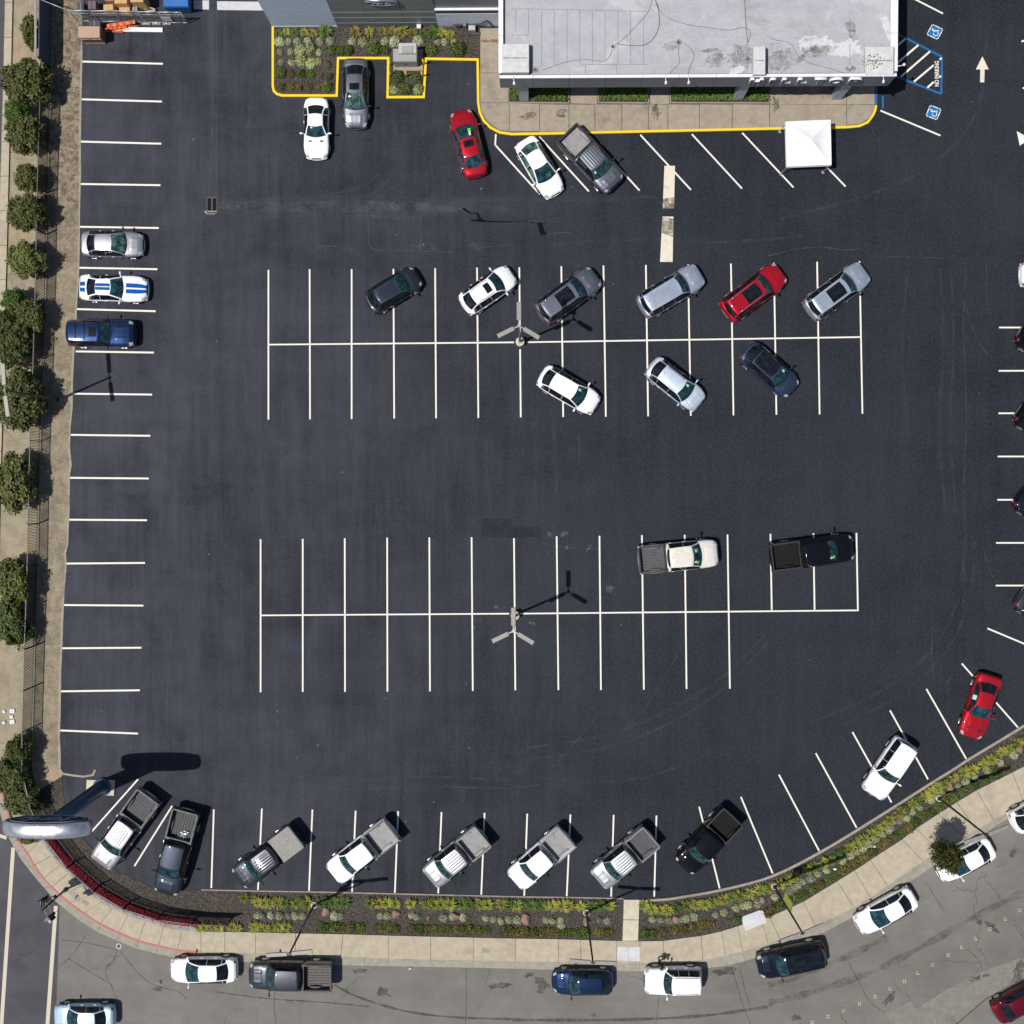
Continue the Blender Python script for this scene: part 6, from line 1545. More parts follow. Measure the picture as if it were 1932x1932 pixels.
# --- garden bed by the workshop
def gp(lst, kind, mats, name, lab, grp, s, z=.09):
    for x, y, *e in lst:
        m = mats[prng.randrange(len(mats))]; plant(name, 1, 0, x, y, kind, m, lab.format(COLN.get(m, '')), 'plant', grp.format(COLN.get(m, '')), s * (e[0] if e else 1), z)
gp([(175, 255, .8), (235, 245, .8), (300, 252), (370, 245), (440, 255, .8), (530, 238, 1.4)], 'strap', ['strap_lime', 'strap_rust', 'strap_green'], 'strap_plant', '{} strap plant by the blue workshop wall panel', '{} strap plants by the workshop wall', .82)
gp([(755, 250, 1.2), (860, 246), (960, 245), (1035, 242), (1115, 246, 1.35), (1185, 252), (1265, 256), (1340, 252, 1.35), (1405, 250), (1470, 270)], 'strap', ['strap_lime', 'strap_rust', 'strap_green', 'strap_yellow'], 'strap_plant', '{} strap plant below the dark workshop panels', '{} strap plants below the dark panels', .85)
gp([(180, 315, 1.1), (245, 315, .8), (315, 315, .9), (395, 315), (485, 315, .95), (560, 315), (260, 395, .8), (475, 400, .8), (270, 475, .8)], 'mound', ['sage_pale'], 'sage_mound', 'pale sage mound in the garden bed left of the grey sedan', 'pale sage mounds left garden bed', .92)
gp([(330, 385, 1.45), (410, 375, 1.35), (340, 465, 1.35), (415, 482, 1.2), (470, 470, .95)], 'mound', ['sage_lime'], 'sage_mound', 'large lime sage mound clustered in the garden bed', 'lime sage cluster in the garden bed', .95)
gp([(185, 395, .8), (190, 470, .8)], 'mound', ['sage_grey'], 'sage_mound', 'dull grey sage mound beside the yellow kerb', 'dull sage mounds by the kerb', .9)
gp([(725, 315), (805, 322, 1.1), (890, 330), (975, 315), (1050, 315, 1.3), (1225, 315, 1.2), (1370, 325, .8), (1425, 322, .9), (1495, 322, .8)], 'mound', ['sage_pale'], 'sage_mound', 'pale sage mound in the bed near the transformer', 'pale sage mounds near the transformer', .92)
gp([(570, 385, 1.2), (640, 385, 1.1), (700, 385, 1.3), (890, 370, 1.55), (975, 385, 1.1), (1325, 385, 1.5), (1525, 375, 1.8)], 'mound', ['mound_green'], 'round_shrub', 'round green shrub in the back of the garden bed', 'round green shrubs in the garden bed', .92)
gp([(190, 555, 1.3), (345, 560), (410, 565, 1.05), (540, 660, 1.3)], 'mound', ['mound_green'], 'round_shrub', 'round green shrub in the front rows left of the grey sedan', 'green shrubs in the front rows', .95)
gp([(265, 560), (485, 570, .8), (555, 580), (540, 490), (195, 660), (260, 660), (330, 665, .9), (405, 660, .9), (475, 665, .7)], 'mound', ['mound_brown', 'mound_olive'], 'round_shrub', 'dry brown shrub in the front rows of the garden bed', 'dry shrubs in the front rows', .9)
gp([(1070, 585, 1.35), (1210, 590, 1.3), (1130, 675, 1.35)], 'mound', ['mound_green'], 'round_shrub', 'green shrub in the small bed before the transformer', 'green shrubs before the transformer', .95)
gp([(1040, 680, 1.0), (1225, 680, 1.25)], 'mound', ['sage_lime'], 'sage_mound', 'pale sage mound in the small bed before the transformer', 'pale mounds before the transformer', .95)

ORD = ['first', 'second', 'third', 'fourth', 'fifth', 'sixth', 'seventh', 'eighth', 'ninth', 'tenth', 'eleventh', 'twelfth', 'thirteenth', 'fourteenth', 'fifteenth', 'sixteenth', 'seventeenth', 'eighteenth', 'nineteenth', 'twentieth'] + ['twenty-' + w for w in ('first', 'second', 'third', 'fourth', 'fifth', 'sixth', 'seventh', 'eighth', 'ninth')] + ['thirtieth'] + ['thirty-' + w for w in ('first', 'second', 'third', 'fourth', 'fifth', 'sixth', 'seventh', 'eighth', 'ninth')]
bylab = {}
for o in PLANTS: bylab.setdefault(o['label'], []).append(o)
for lab, obs_ in bylab.items():
    if len(obs_) > 1:
        obs_.sort(key=lambda o: o.location.x)
        for i, o in enumerate(obs_): o['label'] = f'{lab}, {ORD[i]} from the left'

# ================================================================== TREES AND BIG SHRUBS
def crown(seed, n, leaf, clumps=75):
    rr = random.Random(seed); cs_ = []
    for k in range(clumps):
        a = rr.random() * 6.283; e = math.asin(rr.uniform(-.35, 1)); q = rr.uniform(.35, .92) ; cs_.append((Vector((math.cos(a) * math.cos(e), math.sin(a) * math.cos(e), math.sin(e))) * q, rr.uniform(.17, .34)))
    def f(r):
        if r.random() < .42:
            d = Vector((r.gauss(0, 1), r.gauss(0, 1), r.gauss(0, 1) + .35)).normalized(); lum = .84 + .10 * math.sin(d.x * 7 + seed) + .08 * math.sin(d.y * 9 + 2 * seed)
            return d * lum * r.random() ** .3, d
        c, s = cs_[r.randrange(clumps)]; d = Vector((r.gauss(0, 1), r.gauss(0, 1), r.gauss(0, 1))).normalized(); q = r.random() ** .45
        return c + d * s * q, (d + c).normalized()
    return leafcloud(n, leaf, f, seed + 5)
CM = {}
def tree(name, c, r, x, y, rx, ry, h, mat, label, zc=None, trunk=None, cat='tree', group=None, n=11000):
    """crown half-axes rx, ry and height h in metres; (x, y) is where the crown's middle stands out in plan"""
    if zc is None: h *= .8
    zc = h * .55 if zc is None else zc
    p = TP(c, r, x, y, zc); root = empty(name, (p.x, p.y, 0) if trunk is None else (trunk.x, trunk.y, 0), label=label, cat=cat, group=group)
    key = (mat, prng.randrange(3), n)
    if key not in CM:
        V, F = crown(hash(mat) % 97 + key[1], n, .075 if n > 2000 else .1); CM[key] = mk('crown', V, F, mat)
    o = link('crown', CM[key], root, Vector((p.x, p.y, zc)) - Vector(root.location), prng.random() * 6.28, (rx, ry, h * .46))
    o.rotation_euler = (0, 0, prng.choice([0, math.pi]) + prng.uniform(-.25, .25))
    b = Vector(root.location); t = Vector((p.x, p.y, zc)) - b
    m = MB().tube([(0, 0, 0), t * .35 + Vector((.03, .02, 0)), t * .7, t * 1.05], [.11, .09, .07, .03], 7)
    for k in range(5):
        a = prng.random() * 6.28; m.tube([t * .45, t * .75 + Vector((math.cos(a) * rx * .35, math.sin(a) * ry * .35, .1)), t + Vector((math.cos(a) * rx * .7, math.sin(a) * ry * .7, .25))], [.05, .035, .015], 5)
    me = m.mesh('trunk', 'bark', True); link('trunk', me, root)
    return root
import zlib
hash = lambda s: zlib.crc32(s.encode())
S = 1 / 4 / 26.8
G1 = 'shrubs along the verge fence'
for (c, r, x, y, rx, ry, h, mat, lab) in [
    (0, 0, 232, 250, 66, 118, 3.0, 'leaf_olive', 'olive shrub beside the solid blue screen fence, topmost on the verge'),
    (0, 0, 185, 625, 172, 175, 3.6, 'leaf_olive', 'widest olive shrub on the verge, just below the blue screen'),
    (0, 0, 118, 850, 88, 95, 2.6, 'leaf_bright', 'bright green shrub squeezed between two olive shrubs on the verge'),
    (0, 0, 178, 1015, 130, 150, 3.2, 'leaf_olive', 'olive shrub below the upper bright green one'),
    (0, 0, 205, 1345, 95, 96, 2.7, 'leaf_olive', 'small round olive shrub level with the fourth bay line'),
    (0, 0, 200, 1605, 135, 140, 3.1, 'leaf_olive', 'round olive shrub level with the storm drain'),
    (0, 0, 200, 1965, 128, 140, 3.1, 'leaf_olive', 'round olive shrub level with the silver sedan'),
    (0, 1, 92, 335, 84, 84, 2.4, 'leaf_bright', 'bright green round shrub level with the striped coupe'),
    (0, 1, 215, 455, 110, 130, 3.0, 'leaf_olive', 'olive shrub right of the lower bright green one'),
    (0, 1, 80, 620, 150, 215, 3.4, 'leaf_dark', 'dark green tree level with the navy off-roader'),
    (0, 1, 150, 1080, 172, 235, 3.8, 'leaf_olive', 'large olive tree under the two-headed lamp'),
    (0, 1, 95, 1710, 140, 225, 3.4, 'leaf_olive', 'long clipped olive shrub in the middle of the verge'),
    (0, 2, 85, 520, 125, 180, 3.4, 'leaf_olive', 'upper half of the dense olive hedge clump in the lower verge'),
    (0, 2, 85, 830, 115, 200, 3.3, 'leaf_dark', 'lower half of the dense olive hedge clump in the lower verge'),
    (0, 2, 140, 1790, 92, 105, 2.8, 'leaf_dark', 'dark shrub by the white pipe caps near the corner'),
    (0, 3, 70, 60, 130, 140, 3.2, 'leaf_dark', 'dark shrub at the picture edge above the oval sign'),
    (0, 3, 165, 245, 128, 120, 2.6, 'leaf_dark', 'glossy dark shrub directly above the oval sign'),
    (0, 3, 205, 505, 80, 66, 1.8, 'leaf_olive', 'low olive shrub half hidden under the oval sign')]:
    tree('verge_shrub', c, r, x + 10, y, rx * S * 1.14, ry * S * 1.05, h, mat, lab, cat='shrub', group=G1)
tb = TP(3, 3, 1228, 588)
tree('street_tree', 3, 3, 1345, 665, 1.12, 1.15, 4.6, 'leaf_street', 'small street tree overhanging the white parked sedan', zc=3.4, trunk=Vector((tb.x, tb.y, 0)), n=4200)
MB().prism([(p.x, p.y) for p in TL(3, 3, [(1190, 575), (1265, 530), (1300, 590), (1225, 640)])], .1, Z_WALK + .012).build('tree_pit', 'dry_ground', pavement)
# white pipe caps on the verge
for i, (x, y, s, lab) in enumerate([(95, 1500, .22, 'square white pipe cap on the verge, uppermost of three'), (90, 1545, .16, 'narrow white pipe cap on the verge, middle of three'), (95, 1582, .22, 'square white pipe cap on the verge, lowest of three'), (33, 1505, .11, 'small round white cap on the verge, upper one'), (32, 1588, .11, 'small round white cap on the verge, lower one')]):
    p = TP(0, 2, x, y); o = empty('pipe_cap', p, label=lab, cat='pipe cap')
    if i < 3: MB().obox((p.x, p.y, 0), .1 * i, s * 1.6, s * 1.3, .12, .03).build('cap', 'plank_white', o); MB().obox((p.x, p.y, .12), .1, s * .5, s * .5, .03).build('knob', 'pale_concrete', o)
    else: MB().cyl(p, s, 0, .12, 14, s * .9).build('cap', 'plank_white', o); MB().cyl(p, s * .4, .12, .15, 10).build('knob', 'pale_concrete', o)

# ================================================================== PERSON ON THE PAVEMENT
def person(base, rz):
    root = empty('person', base, rz, label='person in black with brown hair standing at the kerb beside the white car', cat='person')
    J = {}; V = []; E = []; R = []
    def a(n_, p, r, par=None):
        J[n_] = len(V); V.append(p); R.append(r)
        if par: E.append((J[par], J[n_]))
    a('pel', (0, 0, .96), .155); a('bel', (0.01, 0, 1.10), .145, 'pel'); a('che', (.02, 0, 1.30), .165, 'bel'); a('nec0', (.02, 0, 1.46), .085, 'che'); a('nec', (.03, 0, 1.53), .058, 'nec0'); a('chin', (.05, 0, 1.60), .075, 'nec'); a('head', (.045, 0, 1.68), .098, 'chin'); a('crn', (.035, 0, 1.76), .075, 'head')
    for s, t in ((1, 'l'), (-1, 'r')):
        a('hip' + t, (0, .10 * s, .90), .11, 'pel'); k = .06 * s; a('kne' + t, (.05 + k, .11 * s, .50), .068, 'hip' + t); a('ank' + t, (-.01 + k, .12 * s, .10), .045, 'kne' + t); a('toe' + t, (.15 + k, .14 * s, .05), .04, 'ank' + t)
        a('sho' + t, (.02, .19 * s, 1.42), .075, 'nec0'); a('elb' + t, (-.02, .29 * s, 1.14), .05, 'sho' + t); a('wri' + t, (.16, .20 * s, 1.02), .034, 'elb' + t); a('pal' + t, (.23, .17 * s, 1.01), .036, 'wri' + t)
        for q in range(4): a(f'f{q}' + t, (.27, .17 * s + (.027 - .018 * q) * s, 1.005), .010, 'pal' + t); a(f'g{q}' + t, (.30 - .008 * abs(q - 1.5), .17 * s + (.027 - .018 * q) * s, .98), .009, f'f{q}' + t)
        a('th' + t, (.24, .13 * s, 1.02), .011, 'pal' + t); a('tg' + t, (.28, .12 * s, 1.03), .010, 'th' + t)
    me = bpy.data.meshes.new('body'); me.from_pydata(V, E, []); ob = bpy.data.objects.new('tmp', me); COL.objects.link(ob)
    md = ob.modifiers.new('Skin', 'SKIN'); sv = me.skin_vertices[0].data
    for i, r_ in enumerate(R): sv[i].radius = (r_, r_ * (.8 if i in (0, 1, 2) else 1)); sv[i].use_root = (i == 0)
    ss = ob.modifiers.new('Sub', 'SUBSURF'); ss.levels = 2; ss.render_levels = 2
    dg = bpy.context.evaluated_depsgraph_get(); bm_ = bpy.data.meshes.new_from_object(ob.evaluated_get(dg), depsgraph=dg); bpy.data.objects.remove(ob)
    bm_.materials.clear(); [bm_.materials.append(MATS[k]) for k in ('cloth_black', 'skin', 'shoe_white')]
    for p in bm_.polygons:
        z = p.center.z; p.use_smooth = True; p.material_index = 1 if (z > 1.52 or (p.center.x > .17 and .9 < z < 1.1)) else (2 if z < .09 else 0)
    link('body', bm_, root)
    bm = bmesh.new(); bmesh.ops.create_uvsphere(bm, u_segments=16, v_segments=10, radius=1)
    for v in bm.verts: v.co = Vector((v.co.x * .118 - .005 + .03, v.co.y * .108, v.co.z * .10 + 1.745))
    bmesh.ops.delete(bm, geom=[f for f in bm.faces if f.calc_center_median().z < 1.70 and f.calc_center_median().x > .02], context='FACES')
    hm = bpy.data.meshes.new('hair'); bm.to_mesh(hm); bm.free(); hm.materials.append(MATS['hair_brown']); [setattr(p, 'use_smooth', True) for p in hm.polygons]; link('hair', hm, root)
    nz = MB(); nz.tube([(.135, 0, 1.665), (.165, 0, 1.645)], [.01, .018], 6); link('nose', nz.mesh('nose', 'skin', True), root)
    for s in (1, -1): link('ear', MB().tube([(.04, .098 * s, 1.66), (.04, .112 * s, 1.67)], [.03, .02], 8).mesh('ear', 'skin', True), root); link('eye', MB().tube([(.128, .034 * s, 1.685), (.138, .034 * s, 1.685)], [.012, .008], 8).mesh('eye', 'trim_black'), root)
    link('mouth', MB().beam((.13, -.025, 1.61), (.13, .025, 1.61), .012, .01).mesh('mouth', 'lamp_red'), root)
person(P(1242.5, 1810, Z_WALK), math.radians(40))

# ================================================================== VEHICLES
PROF = [(0, 1.0), (.30, .995), (.58, .975), (.80, .94), (.92, .885), (.975, .80), (1.0, .66), (1.0, .45), (.985, .26), (.95, .12), (.88, 0.0)]
TYPES = {
 'sedan':  dict(W=1.83, H=1.46, zb=.20, belt=(.98, .96), rw=.56, s=(.095, .27, .53, .755), wheels=(.175, .805), wr=.32,
    w=[(0, .55), (.012, .70), (.04, .84), (.09, .93), (.2, .985), (.5, 1), (.74, .985), (.86, .94), (.93, .86), (.97, .74), (.99, .60), (1, .46)],
    z=[(0, .70), (.012, .90), (.035, 1.02), (.10, 1.04), (.25, 1.0), (.55, .97), (.73, .95), (.83, .88), (.91, .80), (.96, .71), (.985, .62), (1, .52)]),
 'coupe':  dict(W=1.88, H=1.37, zb=.19, belt=(.98, .95), rw=.54, s=(.105, .27, .49, .665), wheels=(.19, .80), wr=.34,
    w=[(0, .66), (.012, .80), (.04, .90), (.1, .97), (.22, 1), (.45, .965), (.6, .965), (.78, .99), (.88, .95), (.95, .84), (.985, .66), (1, .5)],
    z=[(0, .78), (.012, .98), (.03, 1.05), (.10, 1.03), (.25, 1.0), (.55, .96), (.66, .95), (.80, .90), (.9, .84), (.965, .76), (.985, .68), (1, .58)]),
 'roadster': dict(W=1.80, H=1.32, zb=.18, belt=(.93, .90), rw=.50, s=(.12, .30, .50, .66), wheels=(.19, .80), wr=.32,
    w=[(0, .50), (.012, .68), (.05, .85), (.12, .96), (.22, 1), (.45, .955), (.6, .955), (.78, 1), (.88, .95), (.95, .82), (.985, .62), (1, .4)],
    z=[(0, .70), (.012, .88), (.04, .98), (.12, .98), (.25, .95), (.55, .91), (.66, .90), (.80, .84), (.9, .76), (.965, .66), (.985, .6), (1, .5)]),
 'suv':    dict(W=1.98, H=1.76, zb=.24, belt=(1.16, 1.12), rw=.63, s=(.022, .075, .60, .745), wheels=(.19, .81), wr=.38,
    w=[(0, .60), (.01, .76), (.03, .88), (.08, .95), (.2, .99), (.5, 1), (.74, .99), (.87, .95), (.94, .86), (.975, .74), (.99, .62), (1, .5)],
    z=[(0, .80), (.01, 1.0), (.025, 1.14), (.08, 1.18), (.3, 1.16), (.6, 1.13), (.73, 1.12), (.84, 1.07), (.92, 1.0), (.965, .9), (.985, .8), (1, .66)]),
 'crossover': dict(W=1.87, H=1.66, zb=.22, belt=(1.08, 1.04), rw=.58, s=(.05, .20, .60, .775), wheels=(.19, .81), wr=.35,
    w=[(0, .60), (.012, .76), (.04, .88), (.09, .95), (.2, .99), (.5, 1), (.74, .985), (.86, .94), (.93, .85), (.97, .73), (.99, .6), (1, .48)],
    z=[(0, .80), (.012, .98), (.03, 1.08), (.09, 1.12), (.3, 1.09), (.6, 1.05), (.76, 1.03), (.85, .97), (.92, .89), (.965, .79), (.985, .7), (1, .58)]),
 'hatch':  dict(W=1.80, H=1.50, zb=.20, belt=(1.0, .97), rw=.55, s=(.03, .19, .54, .74), wheels=(.16, .80), wr=.32,
    w=[(0, .52), (.012, .70), (.05, .86), (.1, .94), (.2, .985), (.5, 1), (.74, .98), (.86, .93), (.93, .84), (.97, .70), (.99, .56), (1, .42)],
    z=[(0, .75), (.012, .92), (.03, 1.02), (.09, 1.04), (.3, 1.01), (.6, .98), (.73, .96), (.83, .89), (.91, .8), (.96, .7), (.985, .6), (1, .5)]),
 'boxy':   dict(W=1.92, H=1.86, zb=.28, belt=(1.2, 1.18), rw=.66, s=(.02, .045, .545, .675), wheels=(.19, .80), wr=.38,
    w=[(0, .80), (.01, .90), (.03, .95), (.08, .98), (.2, 1), (.5, 1), (.74, 1), (.90, .97), (.955, .92), (.98, .84), (.992, .74), (1, .62)],
    z=[(0, .85), (.01, 1.08), (.02, 1.2), (.08, 1.22), (.3, 1.2), (.6, 1.19), (.68, 1.18), (.84, 1.15), (.94, 1.1), (.975, 1.0), (.99, .9), (1, .75)]),
 'pickup': dict(W=2.03, H=1.94, zb=.36, belt=(1.32, 1.28), rw=.70, s=(.345, .375, .66, .785), wheels=(.20, .815), wr=.40, bed=.345,
    w=[(0, .94), (.01, .97), (.03, .985), (.2, 1), (.5, 1), (.74, .99), (.88, .965), (.945, .90), (.975, .80), (.99, .70), (1, .58)],
    z=[(0, 1.3), (.3, 1.34), (.34, 1.34), (.6, 1.30), (.78, 1.28), (.86, 1.24), (.93, 1.18), (.97, 1.08), (.985, .98), (1, .82)]),
}
class Car:
    def __init__(s, typ, L):
        s.t = TYPES[typ]; s.typ = typ; s.L = L; s.W = s.t['W']
        s.wk = np.array(s.t['w']); s.zk = np.array(s.t['z'])
    def X(s, u): return (u - .5) * s.L
    def hw(s, u): return float(np.interp(u, s.wk[:, 0], s.wk[:, 1])) * s.W / 2
    def zt(s, u): return float(np.interp(u, s.zk[:, 0], s.zk[:, 1]))
    def surf(s, u, t, off=0.0):
        """body skin: u along the car 0 rear .. 1 nose, t -10..10 round the section from the middle of the top"""
        sg = -1 if t < 0 else 1; a = min(abs(t), len(PROF) - 1.001); i = int(a); f = a - i
        fy = PROF[i][0] * (1 - f) + PROF[i + 1][0] * f; g = PROF[i][1] * (1 - f) + PROF[i + 1][1] * f
        w = s.hw(u); zb = s.t['zb'] + .12 * max(0, (u - .93) / .07) + .14 * max(0, (.06 - u) / .06); z = zb + (s.zt(u) - zb) * g
        n = Vector((0, 0, 1)) if a < 3.5 else (Vector((0, sg, .6)).normalized() if a < 5 else Vector((0, sg, 0)))
        return Vector((s.X(u), sg * fy * w, z)) + n * off
    def skin(s, u0, u1, t0, t1, nu, nt, off=.006, prof=None):
        V = []; F = []
        for i in range(nu + 1):
            for j in range(nt + 1):
                u = u0 + (u1 - u0) * i / nu; t = t0 + (t1 - t0) * j / nt; V.append(s.surf(u, t, off + (prof(i / nu, j / nt) if prof else 0)))
        for i in range(nu):
            for j in range(nt):
                k = i * (nt + 1) + j; F.append((k, k + nt + 1, k + nt + 2, k + 1))
        return V, F
    # --- cabin surface: q 0..1 windscreen, 1..2 roof, 2..3 rear glass
    def top(s, q, v, off=0.0):
        t = s.t; gb, rr_, rf, wb = [s.X(x) for x in t['s']]; H = t['H']; bf, bb = t['belt'][1], t['belt'][0]
        hwF = s.hw(t['s'][3]) * .84; hwR = s.hw(t['s'][0] if s.typ != 'pickup' else .4) * (.80 if s.typ in ('suv', 'boxy', 'pickup') else .72); rw = t['rw']
        if q <= 1:
            e = q ** .92; x = wb + (rf - wb) * e; z = bf + .0 + (H - .035 - bf) * math.sin(e * math.pi / 2) ** .92 if s.typ not in ('boxy', 'pickup') else bf + (H - .03 - bf) * e ** .95
            hw = hwF + (rw - hwF) * e; bow = .17 * (1 - e) + .10 * e; cr = .02 * (1 - e) + .05 * e
        elif q <= 2:
            e = q - 1; x = rf + (rr_ - rf) * e; z = H - .035 * (1 - e) ** 2 - (.045 if s.typ in ('sedan', 'coupe', 'roadster', 'hatch') else .02) * e ** 2; hw = rw * (1 + .02 * math.sin(math.pi * e)) * (1 - .05 * e); bow = .10 * (1 - e) - .05 * e; cr = .05
        else:
            e = q - 2; x = rr_ + (gb - rr_) * e; zr = H - (.045 if s.typ in ('sedan', 'coupe', 'roadster', 'hatch') else .02); z = zr + (bb - zr) * e ** 1.15; hw = rw * .95 + (hwR - rw * .95) * e; bow = -.05 - .10 * e; cr = .05 * (1 - e) + .02 * e
        vv = abs(v); p = Vector((x - bow * v * v, v * hw, z - cr * vv ** 2.4))
        n = Vector((.55, 0, .8)) if q < 1 else (Vector((0, 0, 1)) if q <= 2 else Vector((-.6, 0, .75)))
        return p + n * off
    def toppatch(s, q0, q1, v0, v1, nq, nv, off=.008, prof=None):
        V = []; F = []
        for i in range(nq + 1):
            for j in range(nv + 1):
                V.append(s.top(q0 + (q1 - q0) * i / nq, v0 + (v1 - v0) * j / nv, off + (prof(i / nq, j / nv) if prof else 0)))
        for i in range(nq):
            for j in range(nv):
                k = i * (nv + 1) + j; F.append((k, k + 1, k + nv + 2, k + nv + 1))
        return V, F
    def belt(s, x):
        u = x / s.L + .5; return s.hw(u) * .955, s.zt(u) - .035
    def side(s, q, h, sg, off=0.0):
        """cabin flank: q as above along the roof edge, h 0 belt .. 1 roof edge"""
        a = s.top(q, sg); bw, bz = s.belt(a.x); b = Vector((a.x, sg * max(bw, abs(a.y)), min(bz, a.z)))
        hh = h ** .9; p = b.lerp(a, h); p.y += sg * .035 * math.sin(math.pi * h); p.y += sg * off; return p
    def sidepatch(s, q0, q1, h0, h1, sg, nq, nh, off=.007):
        V = []; F = []
        for i in range(nq + 1):
            for j in range(nh + 1): V.append(s.side(q0 + (q1 - q0) * i / nq, h0 + (h1 - h0) * j / nh, sg, off))
        for i in range(nq):
            for j in range(nh):
                k = i * (nh + 1) + j; F.append((k, k + 1, k + nh + 2, k + nh + 1))
        return V, F
    def q_at(s, x):
        lo_, hi_ = 0.0, 3.0
        for _ in range(30):
            m = (lo_ + hi_) / 2
            if s.top(m, 1).x > x: lo_ = m
            else: hi_ = m
        return (lo_ + hi_) / 2

def fix(V, F, name, smooth=True):
    me = bpy.data.meshes.new(name); me.from_pydata([tuple(v) for v in V], [], F)
    bm = bmesh.new(); bm.from_mesh(me); bmesh.ops.remove_doubles(bm, verts=bm.verts, dist=.0008); bmesh.ops.recalc_face_normals(bm, faces=bm.faces); bm.to_mesh(me); bm.free()
    if smooth: me.polygons.foreach_set('use_smooth', [True] * len(me.polygons))
    return me
CARMESH = {}
def car_meshes(typ, L):
    """all parts of one vehicle kind: list of (name, mesh, material slot, parent part or None)"""
    key = (typ, round(L, 2))
    if key in CARMESH: return CARMESH[key]
    c = Car(typ, L); t = c.t; out = []
    def put(name, VF, mat, par=None, smooth=True): out.append((name, fix(VF[0], VF[1], name, smooth), mat, par))
    u0 = t.get('bed', 0.0)
    us = sorted(set([x[0] for x in t['w'] if x[0] >= u0] + [x[0] for x in t['z'] if x[0] >= u0] + [u0] + [u0 + (1 - u0) * k / 26 for k in range(27)]))
    n = len(PROF); V = []; F = []
    for u in us:
        for j in range(-(n - 1), n): V.append(c.surf(u, float(j) if abs(j) < n - 1 else math.copysign(n - 1.001, j)))
    m = 2 * n - 1
    for i in range(len(us) - 1):
        for j in range(m - 1): F.append((i * m + j, (i + 1) * m + j, (i + 1) * m + j + 1, i * m + j + 1))
        F.append((i * m + m - 1, (i + 1) * m + m - 1, (i + 1) * m, i * m))
    F.append(tuple(range(m))); F.append(tuple((len(us) - 1) * m + j for j in reversed(range(m))))
    put('body', (V, F), 'PAINT')
    # cabin shell
    V, F = c.toppatch(0, 3, -1, 1, 36, 14, 0.0)
    put('cabin', (V, F), 'PAINT')
    for sg in (1, -1): put('cabin_side', c.sidepatch(0, 3, 0, 1, sg, 36, 4, 0.0), 'PAINT')
    put('windscreen', c.toppatch(.05, .94, -.93, .93, 8, 10), 'WS')
    if typ == 'pickup': put('rear_window', c.toppatch(2.12, 2.8, -.8, .8, 3, 8, .012), 'GLASS')
    elif typ in ('suv', 'boxy'): put('rear_window', c.toppatch(2.08, 2.9, -.9, .9, 5, 10, .012), 'GLASS')
    else: put('rear_window', c.toppatch(2.02, 2.97, -.93, .93, 6, 10), 'GLASS')
    # side windows, split at the pillars
    xa, xb = c.top(.10, 1).x, c.top(2.85 if typ != 'pickup' else 2.2, 1).x
    cuts_ = {'sedan': (.5, .9), 'hatch': (.48, .88), 'coupe': (.62,), 'roadster': (.7,), 'suv': (.38, .70), 'crossover': (.42, .78), 'boxy': (.35, .66), 'pickup': (.52,)}[typ]
    ed = [0] + list(cuts_) + [1.0]
    for k in range(len(ed) - 1):
        qa = c.q_at(xa + (xb - xa) * ed[k] - (.012 if k else 0)); qb = c.q_at(xa + (xb - xa) * ed[k + 1] + (.012 if k < len(ed) - 2 else 0))
        for sg in (1, -1): put('side_window', c.sidepatch(qa, qb, .06, .965 if typ in ('suv', 'pickup', 'boxy', 'crossover') else .92, sg, 8, 3), 'GLASS')
    # bonnet with pressed ridges, boot lid, doors
    hb = t['s'][3] + .012; he = .965 if typ != 'pickup' else .955
    def ridge(a, b):
        v = abs(b - .5) * 2; e = min(1, a * 5) * min(1, (1 - a) * 4)
        r = .022 * math.exp(-((v - .52) / .10) ** 2) + (.012 if v < .42 else 0)
        return r * e * (1.35 if typ in ('pickup', 'suv') else .9)
    put('bonnet', c.skin(hb + .025, he, -2.75, 2.75, 16, 24, .004, ridge), 'PAINT')
    if typ in ('sedan', 'coupe', 'roadster'): put('boot_lid', c.skin(.012, t['s'][0] - .012, -2.9, 2.9, 5, 10, .006), 'PAINT')
    drs = {'sedan': ((.27, .475), (.48, .71)), 'hatch': ((.25, .46), (.465, .70)), 'coupe': ((.36, .66),), 'roadster': ((.36, .64),), 'suv': ((.27, .47), (.475, .69)), 'crossover': ((.27, .475), (.48, .71)), 'boxy': ((.24, .44), (.445, .65)), 'pickup': ((.365, .53), (.535, .745))}[typ]
    for a, b in drs:
        for sg in (1, -1):
            put('door', c.skin(a, b, sg * 4.4, sg * 8.6, 5, 6, .006), 'PAINT'); k = len(out) - 1
            h0 = c.surf(a + .04, sg * 5.4, .012); put('handle', (lambda mm: (mm.v, mm.f))(MB().box(tuple(h0 - Vector((.09, .015, .015))), tuple(h0 + Vector((.09, .015, .015))))), 'HANDLE', k, False)
    # lamps, grille, bumpers, plates
    for sg in (1, -1):
        put('headlamp', c.skin(.925 if typ != 'pickup' else .945, .978, sg * 2.7, sg * 4.9, 5, 5, .009), 'lamp_clear')
        ta = (.004, .035) if typ != 'pickup' else None
        if ta: put('tail_lamp', c.skin(ta[0], ta[1], sg * 3.1, sg * 5.6, 3, 4, .010), 'lamp_red')
    put('grille', c.skin(.985, .9995, -2.4, 2.4, 2, 8, .010), 'trim_black')
    fx = c.X(1.0); hwf = c.hw(.985)
